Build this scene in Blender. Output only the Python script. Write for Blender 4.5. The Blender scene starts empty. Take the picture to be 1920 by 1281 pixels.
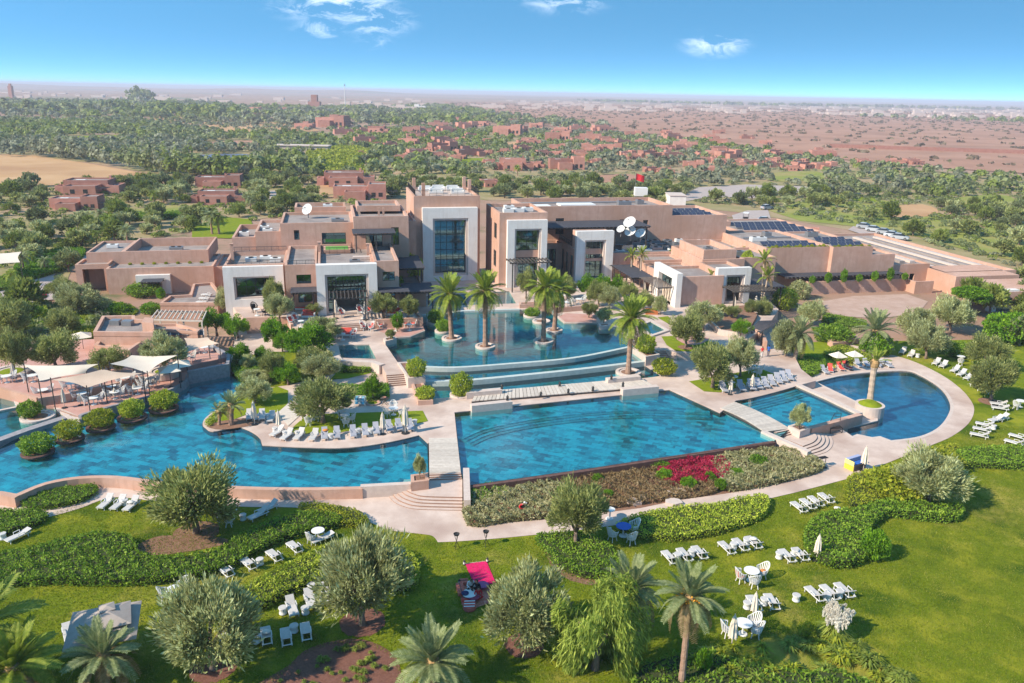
import bpy, math, random
import numpy as np
from mathutils import Vector, Matrix
from mathutils.geometry import tessellate_polygon

random.seed(7)
RNG = np.random.default_rng(11)
SC = bpy.context.scene
COL = SC.collection

# ---------------------------------------------------------------- camera
CAM_H = 33.0
FPX = 1500.0                                   # focal length in pixels of the 1920 wide photograph
PITCH = math.atan((640.5 - 174.0) / FPX)
ROLL = math.radians(1.15)
FW = Vector((0, math.cos(PITCH), -math.sin(PITCH)))
_up = Vector((0, math.sin(PITCH), math.cos(PITCH)))
RT = Vector((1, 0, 0)) * math.cos(ROLL) + _up * math.sin(ROLL)
UP = Vector((1, 0, 0)) * -math.sin(ROLL) + _up * math.cos(ROLL)
cam_d = bpy.data.cameras.new('camera')
cam_d.sensor_width = 36.0
cam_d.lens = FPX / 1920.0 * 36.0
cam_d.clip_start = 0.5
cam_d.clip_end = 60000.0
cam = bpy.data.objects.new('camera', cam_d)
COL.objects.link(cam)
m3 = Matrix((RT, UP, -FW)).transposed()
cam.matrix_world = Matrix.Translation((0, 0, CAM_H)) @ m3.to_4x4()
SC.camera = cam

# ---------------------------------------------------------------- light and exposure
SUN_EL = math.radians(36)
SUN_AZ = math.radians(-28)                      # sun stands to the left
SKY_B, SKY_C = 0.085, 0.8
HAZE_D = 0.00021
sun_vec = Vector((-math.cos(SUN_AZ) * math.cos(SUN_EL), math.sin(SUN_AZ) * math.cos(SUN_EL), math.sin(SUN_EL)))
world = bpy.data.worlds.new('World')
SC.world = world
world.use_nodes = True
wn, wl = world.node_tree.nodes, world.node_tree.links
wn.clear()
sky = wn.new('ShaderNodeTexSky')
sky.sky_type = 'NISHITA'
sky.sun_disc = False
sky.sun_elevation = SUN_EL
sky.sun_rotation = math.atan2(sun_vec.x, sun_vec.y)
sky.altitude = 400
sky.air_density = 1.0
sky.dust_density = 0.0
sky.ozone_density = 2.5
bg = wn.new('ShaderNodeBackground')
bg.inputs['Strength'].default_value = 0.15
wo = wn.new('ShaderNodeOutputWorld')
# thin wisps of cloud, high up
tc = wn.new('ShaderNodeTexCoord')
def _n(kind, **kw):
    n = wn.new(kind)
    for k, v in kw.items(): setattr(n, k, v)
    return n
mp = _n('ShaderNodeMapping'); mp.inputs['Scale'].default_value = (1, 1, 2.6)
wl.new(tc.outputs['Generated'], mp.inputs['Vector'])
nz = _n('ShaderNodeTexNoise'); nz.inputs['Scale'].default_value = 26; nz.inputs['Detail'].default_value = 9; nz.inputs['Roughness'].default_value = 0.68; nz.inputs['Distortion'].default_value = .6
wl.new(mp.outputs['Vector'], nz.inputs['Vector'])
def ray(x, y):
    return FW + RT * ((x - 960) / FPX) + UP * ((640.5 - y) / FPX)
acc = None
for (cx, cy, rad, amp) in ((640, 6, .085, 1.0), (705, 38, .060, .9), (1340, 82, .050, 1.0), (1060, -8, .070, .8), (605, 55, .045, .6), (700, 78, .03, .4), (560, 14, .05, .5),
                           (-500, -300, .09, 1), (2600, -200, .08, 1), (960, -700, .1, 1)):
    v = ray(cx, cy).normalized()
    sb = _n('ShaderNodeVectorMath', operation='SUBTRACT'); wl.new(tc.outputs['Generated'], sb.inputs[0]); sb.inputs[1].default_value = v
    ms = _n('ShaderNodeVectorMath', operation='MULTIPLY'); wl.new(sb.outputs[0], ms.inputs[0]); ms.inputs[1].default_value = (1, 1, 2.6)
    ln = _n('ShaderNodeVectorMath', operation='LENGTH'); wl.new(ms.outputs[0], ln.inputs[0])
    mr = _n('ShaderNodeMapRange', interpolation_type='SMOOTHSTEP')
    mr.inputs['From Min'].default_value = rad; mr.inputs['From Max'].default_value = 0.0
    mr.inputs['To Min'].default_value = 0.0; mr.inputs['To Max'].default_value = amp
    wl.new(ln.outputs['Value'], mr.inputs['Value'])
    if acc is None: acc = mr.outputs[0]
    else:
        mx = _n('ShaderNodeMath', operation='MAXIMUM'); wl.new(acc, mx.inputs[0]); wl.new(mr.outputs[0], mx.inputs[1]); acc = mx.outputs[0]
th = _n('ShaderNodeMapRange'); th.inputs['From Min'].default_value = 0.47; th.inputs['From Max'].default_value = 0.74; th.inputs['To Max'].default_value = 1.0
wl.new(nz.outputs['Fac'], th.inputs['Value'])
cm = _n('ShaderNodeMath', operation='MULTIPLY'); wl.new(acc, cm.inputs[0]); wl.new(th.outputs[0], cm.inputs[1])
cm2 = _n('ShaderNodeMath', operation='MULTIPLY'); wl.new(cm.outputs[0], cm2.inputs[0]); cm2.inputs[1].default_value = 0.85
# clear dry air: the pale band hugs the horizon and the blue deepens quickly above it, evenly all round
sx = _n('ShaderNodeSeparateXYZ'); wl.new(tc.outputs['Generated'], sx.inputs[0])
def _m(op, a, b=None):
    q = _n('ShaderNodeMath', operation=op)
    for i, v in enumerate((a, b)):
        if v is None: continue
        if isinstance(v, (int, float)): q.inputs[i].default_value = v
        else: wl.new(v, q.inputs[i])
    return q.outputs[0]
zc = _m('MAXIMUM', sx.outputs[2], 0.0)
ze = _m('MULTIPLY', _m('SUBTRACT', 1.0, _m('EXPONENT', _m('MULTIPLY', zc, -1 / SKY_B))), SKY_C)
cx_ = _n('ShaderNodeCombineXYZ'); wl.new(sx.outputs[0], cx_.inputs[0]); wl.new(sx.outputs[1], cx_.inputs[1]); wl.new(_m('ADD', _m('ADD', ze, 0.21), _m('MULTIPLY', zc, 3.0)), cx_.inputs[2])
nr = _n('ShaderNodeVectorMath', operation='NORMALIZE'); wl.new(cx_.outputs[0], nr.inputs[0]); wl.new(nr.outputs[0], sky.inputs['Vector'])
gm = _n('ShaderNodeHueSaturation'); gm.inputs['Saturation'].default_value = 1.16; gm.inputs['Hue'].default_value = 0.478
wl.new(sky.outputs['Color'], gm.inputs['Color'])
mixc = _n('ShaderNodeMix', data_type='RGBA')
wl.new(cm2.outputs[0], mixc.inputs[0]); wl.new(gm.outputs['Color'], mixc.inputs[6]); mixc.inputs[7].default_value = (5.6, 5.9, 6.4, 1)
wl.new(mixc.outputs[2], bg.inputs['Color'])
wl.new(bg.outputs['Background'], wo.inputs['Surface'])
sun_d = bpy.data.lights.new('sun', 'SUN')
sun_d.energy = 3.1
sun_d.angle = math.radians(0.9)
sun_d.color = (1.0, 0.90, 0.73)
sun = bpy.data.objects.new('sun', sun_d)
COL.objects.link(sun)
sun.rotation_euler = sun_vec.to_track_quat('Z', 'Y').to_euler()
SC.view_settings.view_transform = 'Standard'
SC.view_settings.look = 'None'
SC.view_settings.gamma = 1.0
SC.view_settings.use_curve_mapping = False
SC.view_settings.exposure = 1.27
SC.cycles.use_denoising = True
SC.cycles.max_bounces = 5
SC.cycles.diffuse_bounces = 2
SC.cycles.glossy_bounces = 2
SC.cycles.transmission_bounces = 4
SC.cycles.transparent_max_bounces = 10
SC.cycles.volume_bounces = 0
SC.cycles.caustics_reflective = False
SC.cycles.caustics_refractive = False
SC.cycles.sample_clamp_indirect = 4.0

# ---------------------------------------------------------------- survey helpers (photo pixel -> point in the place)
def G(p, z=0.0):
    d = ray(*p); t = (z - CAM_H) / d.z
    return Vector((d.x * t, d.y * t, z))
def proj(v):
    w = Vector(v) - Vector((0, 0, CAM_H)); k = w.dot(FW)
    return 960 + FPX * w.dot(RT) / k, 640.5 - FPX * w.dot(UP) / k
def zat(P, y):
    """height over ground point P that is seen at picture row y"""
    lo, hi = -6.0, 80.0
    for _ in range(40):
        m = (lo + hi) / 2
        if proj((P.x, P.y, m))[1] > y: lo = m
        else: hi = m
    return lo
def ppm(P):
    return FPX / max((P - Vector((0, 0, CAM_H))).dot(FW), 1)
def zoomer(x0, y0, k):
    return lambda x, y: (x0 + x / k, y0 + y / k)
z1 = zoomer(0, 300, 4); z2 = zoomer(400, 300, 4); z3 = zoomer(800, 300, 4); z4 = zoomer(1100, 330, 4); z5 = zoomer(1440, 330, 4)
z6 = zoomer(0, 560, 4); z7 = zoomer(380, 560, 4); z8 = zoomer(720, 500, 3.371); z9 = zoomer(1200, 560, 2.667)
z10 = zoomer(0, 860, 3.044); z11 = zoomer(400, 860, 3.042); z12 = zoomer(800, 860, 3.043); z13 = zoomer(1300, 860, 3.0435)
zA = zoomer(0, 130, 2.743); zB = zoomer(600, 130, 2.743); zC = zoomer(1220, 130, 2.743); zD = zoomer(1130, 560, 8); zE = zoomer(560, 560, 8)
L1, L2, L3 = 1.0, 2.0, 2.9                     # pool deck, lake terrace, hotel floor

def smooth(pts, n=6, closed=True):
    """Catmull-Rom through points"""
    out = []; N = len(pts)
    rng = range(N) if closed else range(N - 1)
    for i in rng:
        if closed: a, b, c, d = pts[i - 1], pts[i], pts[(i + 1) % N], pts[(i + 2) % N]
        else: a, b, c, d = pts[max(i - 1, 0)], pts[i], pts[i + 1], pts[min(i + 2, N - 1)]
        for k in range(n):
            t = k / n
            out.append(tuple(0.5 * ((2 * b[j]) + (-a[j] + c[j]) * t + (2 * a[j] - 5 * b[j] + 4 * c[j] - d[j]) * t * t + (-a[j] + 3 * b[j] - 3 * c[j] + d[j]) * t ** 3) for j in range(2)))
    if not closed: out.append(tuple(pts[-1][:2]))
    return out
def GP(pts, z=0.0, sm=0):
    w = [(g.x, g.y) for g in (G(p, z) for p in pts)]
    return smooth(w, sm) if sm else w
def area(poly):
    return 0.5 * sum(poly[i - 1][0] * poly[i][1] - poly[i][0] * poly[i - 1][1] for i in range(len(poly)))
def ccw(poly):
    return list(poly) if area(poly) > 0 else list(poly)[::-1]
def inside(x, y, poly):
    c = False; j = len(poly) - 1
    for i in range(len(poly)):
        if (poly[i][1] > y) != (poly[j][1] > y) and x < (poly[j][0] - poly[i][0]) * (y - poly[i][1]) / (poly[j][1] - poly[i][1]) + poly[i][0]: c = not c
        j = i
    return c
def inside_np(P, poly):
    x, y = P[:, 0], P[:, 1]; c = np.zeros(len(P), bool); j = len(poly) - 1
    for i in range(len(poly)):
        xi, yi = poly[i]; xj, yj = poly[j]
        if yi != yj:
            c ^= ((yi > y) != (yj > y)) & (x < (xj - xi) * (y - yi) / (yj - yi) + xi)
        j = i
    return c
def offset_poly(poly, d):
    """poly ccw; d>0 grows"""
    out = []; N = len(poly)
    for i in range(N):
        a, b, c = Vector(poly[i - 1]), Vector(poly[i]), Vector(poly[(i + 1) % N])
        e1 = (b - a); e2 = (c - b)
        if e1.length < 1e-6 or e2.length < 1e-6: out.append(tuple(b)); continue
        e1.normalize(); e2.normalize()
        n1 = Vector((e1.y, -e1.x)); n2 = Vector((e2.y, -e2.x)); n = n1 + n2
        if n.length < 1e-6: n = n1
        n.normalize(); k = d / max(n.dot(n1), 0.45)
        out.append((b.x + n.x * k, b.y + n.y * k))
    return out

# ---------------------------------------------------------------- mesh builder
class MB:
    def __init__(s): s.v = []; s.f = []
    def _add(s, vs, fs):
        o = len(s.v); s.v += [tuple(v) for v in vs]; s.f += [tuple(i + o for i in f) for f in fs]; return s
    def obox(s, O, a, b, c):
        O, a, b, c = Vector(O), Vector(a), Vector(b), Vector(c)
        vs = [O, O + a, O + a + b, O + b, O + c, O + a + c, O + a + b + c, O + b + c]
        fs = [(0, 3, 2, 1), (4, 5, 6, 7), (0, 1, 5, 4), (1, 2, 6, 5), (2, 3, 7, 6), (3, 0, 4, 7)]
        if a.cross(b).dot(c) < 0: fs = [f[::-1] for f in fs]
        return s._add(vs, fs)
    def box(s, x0, x1, y0, y1, z0, z1):
        return s.obox((x0, y0, z0), (x1 - x0, 0, 0), (0, y1 - y0, 0), (0, 0, z1 - z0))
    def bar(s, p, q, w, h):
        """beam between two points, w wide, h high, p/q at centre of section"""
        p, q = Vector(p), Vector(q); d = q - p; L = d.length
        if L < 1e-6: return s
        d /= L; side = d.cross(Vector((0, 0, 1)))
        if side.length < 1e-4: side = Vector((1, 0, 0))
        side.normalize(); up = side.cross(d)
        return s.obox(p - side * w / 2 - up * h / 2, d * L, side * w, up * h)
    def prism(s, poly, z0, z1, top=True, bottom=True):
        poly = ccw(poly); n = len(poly)
        vs = [(x, y, z0) for x, y in poly] + [(x, y, z1) for x, y in poly]
        fs = [(i, (i + 1) % n, n + (i + 1) % n, n + i) for i in range(n)]
        tr = tessellate_polygon([[Vector((x, y, 0)) for x, y in poly]])
        for t in tr:
            t = s._up(t, poly)
            if top: fs.append(tuple(n + i for i in t))
            if bottom: fs.append(tuple(t[::-1]))
        return s._add(vs, fs)
    @staticmethod
    def _up(t, P):
        a, b, c = (P[i] for i in t)
        return t if (b[0] - a[0]) * (c[1] - a[1]) - (b[1] - a[1]) * (c[0] - a[0]) > 0 else t[::-1]
    def sheet(s, poly, z, holes=()):
        loops = [ccw(poly)] + [ccw(h)[::-1] for h in holes]
        flat = [p for l in loops for p in l]
        tr = tessellate_polygon([[Vector((x, y, 0)) for x, y in l] for l in loops])
        return s._add([(x, y, z) for x, y in flat], [s._up(t, flat) for t in tr])
    def ring(s, poly, w, z0, z1, inward=True):
        """wall of thickness w following a closed outline"""
        a = ccw(poly); b = offset_poly(a, -w if inward else w); n = len(a)
        if not inward: a, b = b, a
        vs = [(x, y, z0) for x, y in a] + [(x, y, z1) for x, y in a] + [(x, y, z1) for x, y in b] + [(x, y, z0) for x, y in b]
        fs = []
        for i in range(n):
            j = (i + 1) % n
            fs += [(i, j, n + j, n + i), (n + i, n + j, 2 * n + j, 2 * n + i), (2 * n + i, 2 * n + j, 3 * n + j, 3 * n + i), (3 * n + i, 3 * n + j, j, i)]
        return s._add(vs, fs)
    def strip(s, line, w, z0, z1):
        """wall of thickness w centred on an open line"""
        n = len(line); A = []; B = []
        for i in range(n):
            a = Vector(line[max(i - 1, 0)]); b = Vector(line[min(i + 1, n - 1)]); e = (b - a).normalized(); nn = Vector((e.y, -e.x)) * w / 2
            c = Vector(line[i]); A.append(c + nn); B.append(c - nn)
        vs = [(p.x, p.y, z0) for p in A] + [(p.x, p.y, z1) for p in A] + [(p.x, p.y, z1) for p in B] + [(p.x, p.y, z0) for p in B]
        fs = []
        for i in range(n - 1):
            j = i + 1
            fs += [(i, j, n + j, n + i), (n + i, n + j, 2 * n + j, 2 * n + i), (2 * n + i, 2 * n + j, 3 * n + j, 3 * n + i), (3 * n + i, 3 * n + j, j, i)]
        fs += [(0, n, 2 * n, 3 * n), (n - 1, 4 * n - 1, 3 * n - 1, 2 * n - 1)]
        return s._add(vs, fs)
    def tube(s, pts, rad, n=8, cap=True):
        pts = [Vector(p) for p in pts]; N = len(pts); rings = []
        for i, p in enumerate(pts):
            d = (pts[min(i + 1, N - 1)] - pts[max(i - 1, 0)]).normalized()
            a = d.cross(Vector((0.02, 1, 0.03)) if abs(d.z) > .7 else Vector((0, 0, 1))).normalized(); b = d.cross(a)
            r = rad[i] if hasattr(rad, '__len__') else rad
            rings.append([p + (a * math.cos(k * 2 * math.pi / n) + b * math.sin(k * 2 * math.pi / n)) * r for k in range(n)])
        vs = [v for r in rings for v in r]; fs = []
        for i in range(N - 1):
            for k in range(n):
                fs.append((i * n + k, i * n + (k + 1) % n, (i + 1) * n + (k + 1) % n, (i + 1) * n + k))
        if cap: fs += [tuple(range(n))[::-1], tuple((N - 1) * n + k for k in range(n))]
        return s._add(vs, fs)
    def lathe(s, prof, n=16, c=(0, 0, 0)):
        vs = []; fs = []
        for r, z in prof: vs += [(c[0] + r * math.cos(k * 2 * math.pi / n), c[1] + r * math.sin(k * 2 * math.pi / n), c[2] + z) for k in range(n)]
        for i in range(len(prof) - 1):
            for k in range(n):
                fs.append((i * n + k, i * n + (k + 1) % n, (i + 1) * n + (k + 1) % n, (i + 1) * n + k))
        m = len(prof) - 1
        if prof[0][0] > 1e-4: fs.append(tuple(range(n))[::-1])
        if prof[-1][0] > 1e-4: fs.append(tuple(m * n + k for k in range(n)))
        return s._add(vs, fs)
    def mesh(s, name, mat, off=None, smooth_=False):
        me = bpy.data.meshes.new(name)
        v = s.v if off is None else [(x - off[0], y - off[1], z - off[2]) for x, y, z in s.v]
        me.from_pydata(v, [], s.f)
        me.materials.append(mat)
        if smooth_: me.polygons.foreach_set('use_smooth', [True] * len(me.polygons))
        me.update(); return me
    def build(s, name, mat, parent=None, smooth_=False):
        root = parent
        off = Vector((0, 0, 0))
        while root is not None: off += root.location; root = root.parent
        me = s.mesh(name, mat, off, smooth_)
        o = bpy.data.objects.new(name, me); COL.objects.link(o)
        o.parent = parent
        return o
def thing(name, label, cat, loc=(0, 0, 0), rz=0.0, group=None):
    o = bpy.data.objects.new(name, None); COL.objects.link(o)
    o.empty_display_size = 0.3
    o.location = loc; o.rotation_euler = (0, 0, rz)
    o['label'] = label; o['category'] = cat
    if group: o['group'] = group
    return o
def tag(o, label, cat, group=None):
    o['label'] = label; o['category'] = cat
    if group: o['group'] = group
    return o
def struct(o, label=None):
    o['kind'] = 'structure'
    if label: o['label'] = label
    return o
def stuff(o, label=None, cat=None):
    o['kind'] = 'stuff'
    if label: o['label'] = label
    if cat: o['category'] = cat
    return o
KIDS = {}
def kids(o):
    return list(o.children)
def copy_tree(o, parent=None, loc=None, rz=None, label=None, group=None, scale=None):
    c = o.copy(); COL.objects.link(c); c.parent = parent
    if loc is not None: c.location = loc
    if rz is not None: c.rotation_euler = (0, 0, rz)
    if scale is not None: c.scale = scale
    if label: c['label'] = label
    if group: c['group'] = group
    for ch in o.children: copy_tree(ch, c)
    return c
class Proto:
    """builds a thing once, hands out the first itself and copies afterwards"""
    def __init__(s, root): s.root = root; s.used = False
    def place(s, loc, rz, label, group=None, scale=None):
        if not s.used:
            s.used = True; o = s.root; o.location = loc; o.rotation_euler = (0, 0, rz); o['label'] = label
            if scale is not None: o.scale = scale
            if group: o['group'] = group
            return o
        return copy_tree(s.root, None, loc, rz, label, group, scale if scale is not None else (1, 1, 1))
ORD = ['first', 'second', 'third', 'fourth', 'fifth', 'sixth', 'seventh', 'eighth', 'ninth', 'tenth', 'eleventh', 'twelfth', 'thirteenth', 'fourteenth', 'fifteenth', 'sixteenth']
def nth(i, n, side='left'):
    other = {'left': 'right', 'right': 'left'}[side]
    if n == 1: return ''
    if i == 0: return side + 'most'
    if i == n - 1: return other + 'most'
    if n == 3: return 'middle'
    return ORD[i] + ' from ' + side

# ---------------------------------------------------------------- materials
MATS = {}
def mat(name, c1, c2=None, scale=3.0, rough=0.85, bump=0.0, bscale=None, spec=0.25, metal=0.0, obj_rand=0.0, detail=4, c3=None, scale3=0.4):
    m = bpy.data.materials.new(name); m.use_nodes = True
    n, l = m.node_tree.nodes, m.node_tree.links
    b = n['Principled BSDF']; b.inputs['Roughness'].default_value = rough; b.inputs['Metallic'].default_value = metal
    b.inputs['Specular IOR Level'].default_value = spec
    if c2 is None and obj_rand == 0: b.inputs['Base Color'].default_value = (*c1, 1)
    geo = n.new('ShaderNodeNewGeometry')
    out = None
    if c2 is not None:
        t = n.new('ShaderNodeTexNoise'); t.inputs['Scale'].default_value = scale; t.inputs['Detail'].default_value = detail; t.inputs['Roughness'].default_value = .6
        l.new(geo.outputs['Position'], t.inputs['Vector'])
        r = n.new('ShaderNodeMapRange'); r.inputs['From Min'].default_value = .32; r.inputs['From Max'].default_value = .68
        l.new(t.outputs['Fac'], r.inputs['Value'])
        mx = n.new('ShaderNodeMix'); mx.data_type = 'RGBA'; mx.inputs[6].default_value = (*c1, 1); mx.inputs[7].default_value = (*c2, 1)
        l.new(r.outputs[0], mx.inputs[0]); out = mx.outputs[2]
        if c3 is not None:
            t3 = n.new('ShaderNodeTexNoise'); t3.inputs['Scale'].default_value = scale3; t3.inputs['Detail'].default_value = 5
            l.new(geo.outputs['Position'], t3.inputs['Vector'])
            r3 = n.new('ShaderNodeMapRange'); r3.inputs['From Min'].default_value = .45; r3.inputs['From Max'].default_value = .68
            l.new(t3.outputs['Fac'], r3.inputs['Value'])
            mx3 = n.new('ShaderNodeMix'); mx3.data_type = 'RGBA'; mx3.inputs[7].default_value = (*c3, 1)
            l.new(out, mx3.inputs[6]); l.new(r3.outputs[0], mx3.inputs[0]); out = mx3.outputs[2]
    if obj_rand > 0:
        oi = n.new('ShaderNodeObjectInfo'); hs = n.new('ShaderNodeHueSaturation')
        rr = n.new('ShaderNodeMapRange'); rr.inputs['To Min'].default_value = 1 - obj_rand; rr.inputs['To Max'].default_value = 1 + obj_rand
        l.new(oi.outputs['Random'], rr.inputs['Value']); l.new(rr.outputs[0], hs.inputs['Value'])
        if out is not None: l.new(out, hs.inputs['Color'])
        else: hs.inputs['Color'].default_value = (*c1, 1)
        out = hs.outputs['Color']
    if out is not None: l.new(out, b.inputs['Base Color'])
    if bump > 0:
        tb = n.new('ShaderNodeTexNoise'); tb.inputs['Scale'].default_value = bscale or scale * 4; tb.inputs['Detail'].default_value = 4
        l.new(geo.outputs['Position'], tb.inputs['Vector'])
        bp = n.new('ShaderNodeBump'); bp.inputs['Strength'].default_value = bump; bp.inputs['Distance'].default_value = .05
        l.new(tb.outputs['Fac'], bp.inputs['Height']); l.new(bp.outputs['Normal'], b.inputs['Normal'])
    MATS[name] = m; return m
def leafmat(name, c1, c2, c3=None, scale=1.2, trans=0.42, rand=0.12, rough=0.6):
    """leaf colour: drifts through the crown and from plant to plant; some light passes through"""
    m = bpy.data.materials.new(name); m.use_nodes = True
    n, l = m.node_tree.nodes, m.node_tree.links; n.clear()
    geo = n.new('ShaderNodeNewGeometry'); oi = n.new('ShaderNodeObjectInfo')
    t = n.new('ShaderNodeTexNoise'); t.inputs['Scale'].default_value = scale; t.inputs['Detail'].default_value = 6; t.inputs['Roughness'].default_value = .7
    l.new(geo.outputs['Position'], t.inputs['Vector'])
    ri = geo.outputs['Random Per Island']
    ad = n.new('ShaderNodeMath'); ad.operation = 'MULTIPLY_ADD'; ad.inputs[1].default_value = .35
    l.new(ri, ad.inputs[0]); l.new(t.outputs['Fac'], ad.inputs[2])
    cr = n.new('ShaderNodeValToRGB'); e = cr.color_ramp.elements
    e[0].position = .42; e[0].color = (*c1, 1); e[1].position = .95; e[1].color = (*(c3 or c2), 1)
    k = e.new(.68); k.color = (*c2, 1)
    l.new(ad.outputs[0], cr.inputs['Fac'])
    hs = n.new('ShaderNodeHueSaturation')
    rr = n.new('ShaderNodeMapRange'); rr.inputs['To Min'].default_value = 1 - rand; rr.inputs['To Max'].default_value = 1 + rand
    l.new(oi.outputs['Random'], rr.inputs['Value']); l.new(rr.outputs[0], hs.inputs['Value'])
    l.new(cr.outputs['Color'], hs.inputs['Color'])
    d = n.new('ShaderNodeBsdfPrincipled'); d.inputs['Roughness'].default_value = rough; d.inputs['Specular IOR Level'].default_value = .25
    tr = n.new('ShaderNodeBsdfTranslucent'); mx = n.new('ShaderNodeMixShader'); mx.inputs['Fac'].default_value = trans
    l.new(hs.outputs['Color'], d.inputs['Base Color']); l.new(hs.outputs['Color'], tr.inputs['Color'])
    l.new(d.outputs[0], mx.inputs[1]); l.new(tr.outputs[0], mx.inputs[2])
    o = n.new('ShaderNodeOutputMaterial'); l.new(mx.outputs[0], o.inputs['Surface'])
    MATS[name] = m; return m

M_plaster = mat('pink_plaster', (.50, .295, .222), (.58, .365, .285), .9, .92, .5, 10, c3=(.48, .27, .19), scale3=.18)
def weather(m, dark, scale=2.2):
    """rain streaks and faded patches on render, stretched downwards"""
    n, l = m.node_tree.nodes, m.node_tree.links; b = n['Principled BSDF']; src = b.inputs['Base Color'].links[0].from_socket
    geo = n.new('ShaderNodeNewGeometry'); mp = n.new('ShaderNodeMapping'); mp.inputs['Scale'].default_value = (1, 1, .10); l.new(geo.outputs['Position'], mp.inputs[0])
    t = n.new('ShaderNodeTexNoise'); t.inputs['Scale'].default_value = scale; t.inputs['Detail'].default_value = 6; t.inputs['Roughness'].default_value = .65; l.new(mp.outputs[0], t.inputs['Vector'])
    r = n.new('ShaderNodeMapRange'); r.inputs['From Min'].default_value = .50; r.inputs['From Max'].default_value = .72; r.inputs['To Max'].default_value = .55; l.new(t.outputs['Fac'], r.inputs['Value'])
    x = n.new('ShaderNodeMix'); x.data_type = 'RGBA'; l.new(r.outputs[0], x.inputs[0]); l.new(src, x.inputs[6]); x.inputs[7].default_value = (*dark, 1); l.new(x.outputs[2], b.inputs['Base Color'])
weather(M_plaster, (.40, .235, .175))
M_plaster_d = mat('red_plaster', (.37, .165, .125), (.45, .22, .17), .6, .92, .2, 8, obj_rand=.24)
M_plaster_w = mat('white_plaster', (.74, .69, .65), (.68, .62, .58), .8, .9, .15, 14)
weather(M_plaster_w, (.56, .50, .46))
M_roof = mat('roof_gravel', (.27, .22, .20), (.35, .30, .28), 6, .95, .4, 30, c3=(.22, .18, .17))
M_coping = mat('pale_stone', (.52, .41, .36), (.60, .49, .43), 2.5, .85, .15, 20)
M_pave = mat('pink_paving', (.52, .385, .32), (.63, .49, .42), .8, .85, .3, 9, c3=(.42, .295, .245), scale3=.22, detail=9)
M_red_pave = mat('red_paving', (.46, .235, .19), (.52, .30, .25), .7, .85, .2, 12)
def lawnmat(name, stops):
    """turf: fine blade mottling, mid size thickness changes, broad dry and worn patches"""
    m = bpy.data.materials.new(name); m.use_nodes = True
    n, l = m.node_tree.nodes, m.node_tree.links; b = n['Principled BSDF']; b.inputs['Roughness'].default_value = .95; b.inputs['Specular IOR Level'].default_value = .1
    geo = n.new('ShaderNodeNewGeometry')
    def noise(sc, d, r, a, c):
        t = n.new('ShaderNodeTexNoise'); t.inputs['Scale'].default_value = sc; t.inputs['Detail'].default_value = d; t.inputs['Roughness'].default_value = r
        l.new(geo.outputs['Position'], t.inputs['Vector']); q = n.new('ShaderNodeMapRange'); q.inputs['From Min'].default_value = a; q.inputs['From Max'].default_value = c; l.new(t.outputs['Fac'], q.inputs['Value']); return q.outputs[0], t.outputs['Fac']
    out = None
    for col, (sc, d, r, a, c) in stops:
        if out is None:
            f, _ = noise(sc, d, r, a, c); x = n.new('ShaderNodeMix'); x.data_type = 'RGBA'; x.inputs[6].default_value = (*col[0], 1); x.inputs[7].default_value = (*col[1], 1); l.new(f, x.inputs[0])
        else:
            f, _ = noise(sc, d, r, a, c); x = n.new('ShaderNodeMix'); x.data_type = 'RGBA'; l.new(out, x.inputs[6]); x.inputs[7].default_value = (*col, 1); l.new(f, x.inputs[0])
        out = x.outputs[2]
    l.new(out, b.inputs['Base Color'])
    _, h = noise(11, 6, .75, 0, 1); bp = n.new('ShaderNodeBump'); bp.inputs['Strength'].default_value = 1.0; bp.inputs['Distance'].default_value = .09; l.new(h, bp.inputs['Height']); l.new(bp.outputs[0], b.inputs['Normal'])
    MATS[name] = m; return m
M_lawn = lawnmat('lawn', [(((.105, .150, .006), (.190, .225, .010)), (5.0, 8, .8, .36, .64)), ((.27, .27, .018), (.28, 6, .65, .48, .62)), ((.062, .108, .005), (.16, 5, .6, .50, .62)), ((.40, .32, .07), (.075, 8, .72, .54, .68)), ((.30, .21, .09), (.10, 9, .75, .66, .76))])
M_lawn2 = mat('lawn_fresh', (.15, .20, .010), (.22, .25, .014), 1.2, .95, .9, 16, spec=.1, detail=8)
M_soil = mat('soil', (.20, .10, .065), (.27, .15, .10), 2.2, .95, .6, 10)
M_mulch = mat('mulch', (.15, .062, .045), (.22, .10, .07), 7, .95, 1.0, 22)
M_wood = mat('silver_wood', (.50, .42, .36), (.60, .52, .45), 3, .8, .2, 20, obj_rand=.10)
M_darkwood = mat('dark_wood', (.055, .048, .046), (.085, .075, .07), 4, .7, .1)
M_darkmetal = mat('dark_metal', (.03, .028, .028), None, rough=.5)
M_midmetal = mat('grey_metal', (.30, .30, .31), None, rough=.45, metal=.6)
M_white = mat('white_paint', (.68, .66, .64), None, rough=.6)
M_sling = mat('pale_sling', (.46, .43, .41), (.54, .50, .48), 5, .8, obj_rand=.06)
M_sling_g = mat('grey_sling', (.30, .30, .34), (.37, .36, .40), 5, .8, obj_rand=.06)
M_cream = mat('cream_canvas', (.66, .56, .46), (.72, .63, .53), 2, .85, .2, 8)
M_sail = mat('sand_canvas', (.52, .38, .29), (.58, .44, .34), .8, .85, .1, 4)
M_sail_w = mat('pale_canvas', (.64, .55, .46), (.58, .49, .41), .8, .85, .1, 4)
M_redfab = mat('red_fabric', (.62, .07, .055), (.70, .11, .08), 4, .85)
M_rug = mat('crimson_rug', (.58, .006, .09), (.66, .012, .12), 5, .95, .2, 20)
M_brick = mat('dark_wall_stone', (.10, .05, .042), (.16, .085, .07), 2.4, .8, .3, 12)
M_stonewall = mat('grey_stone', (.24, .22, .23), (.34, .31, .32), 3.5, .85, .4, 9)
M_trunk = mat('olive_bark', (.17, .12, .095), (.25, .18, .14), 4, .95, .6, 10)
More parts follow.
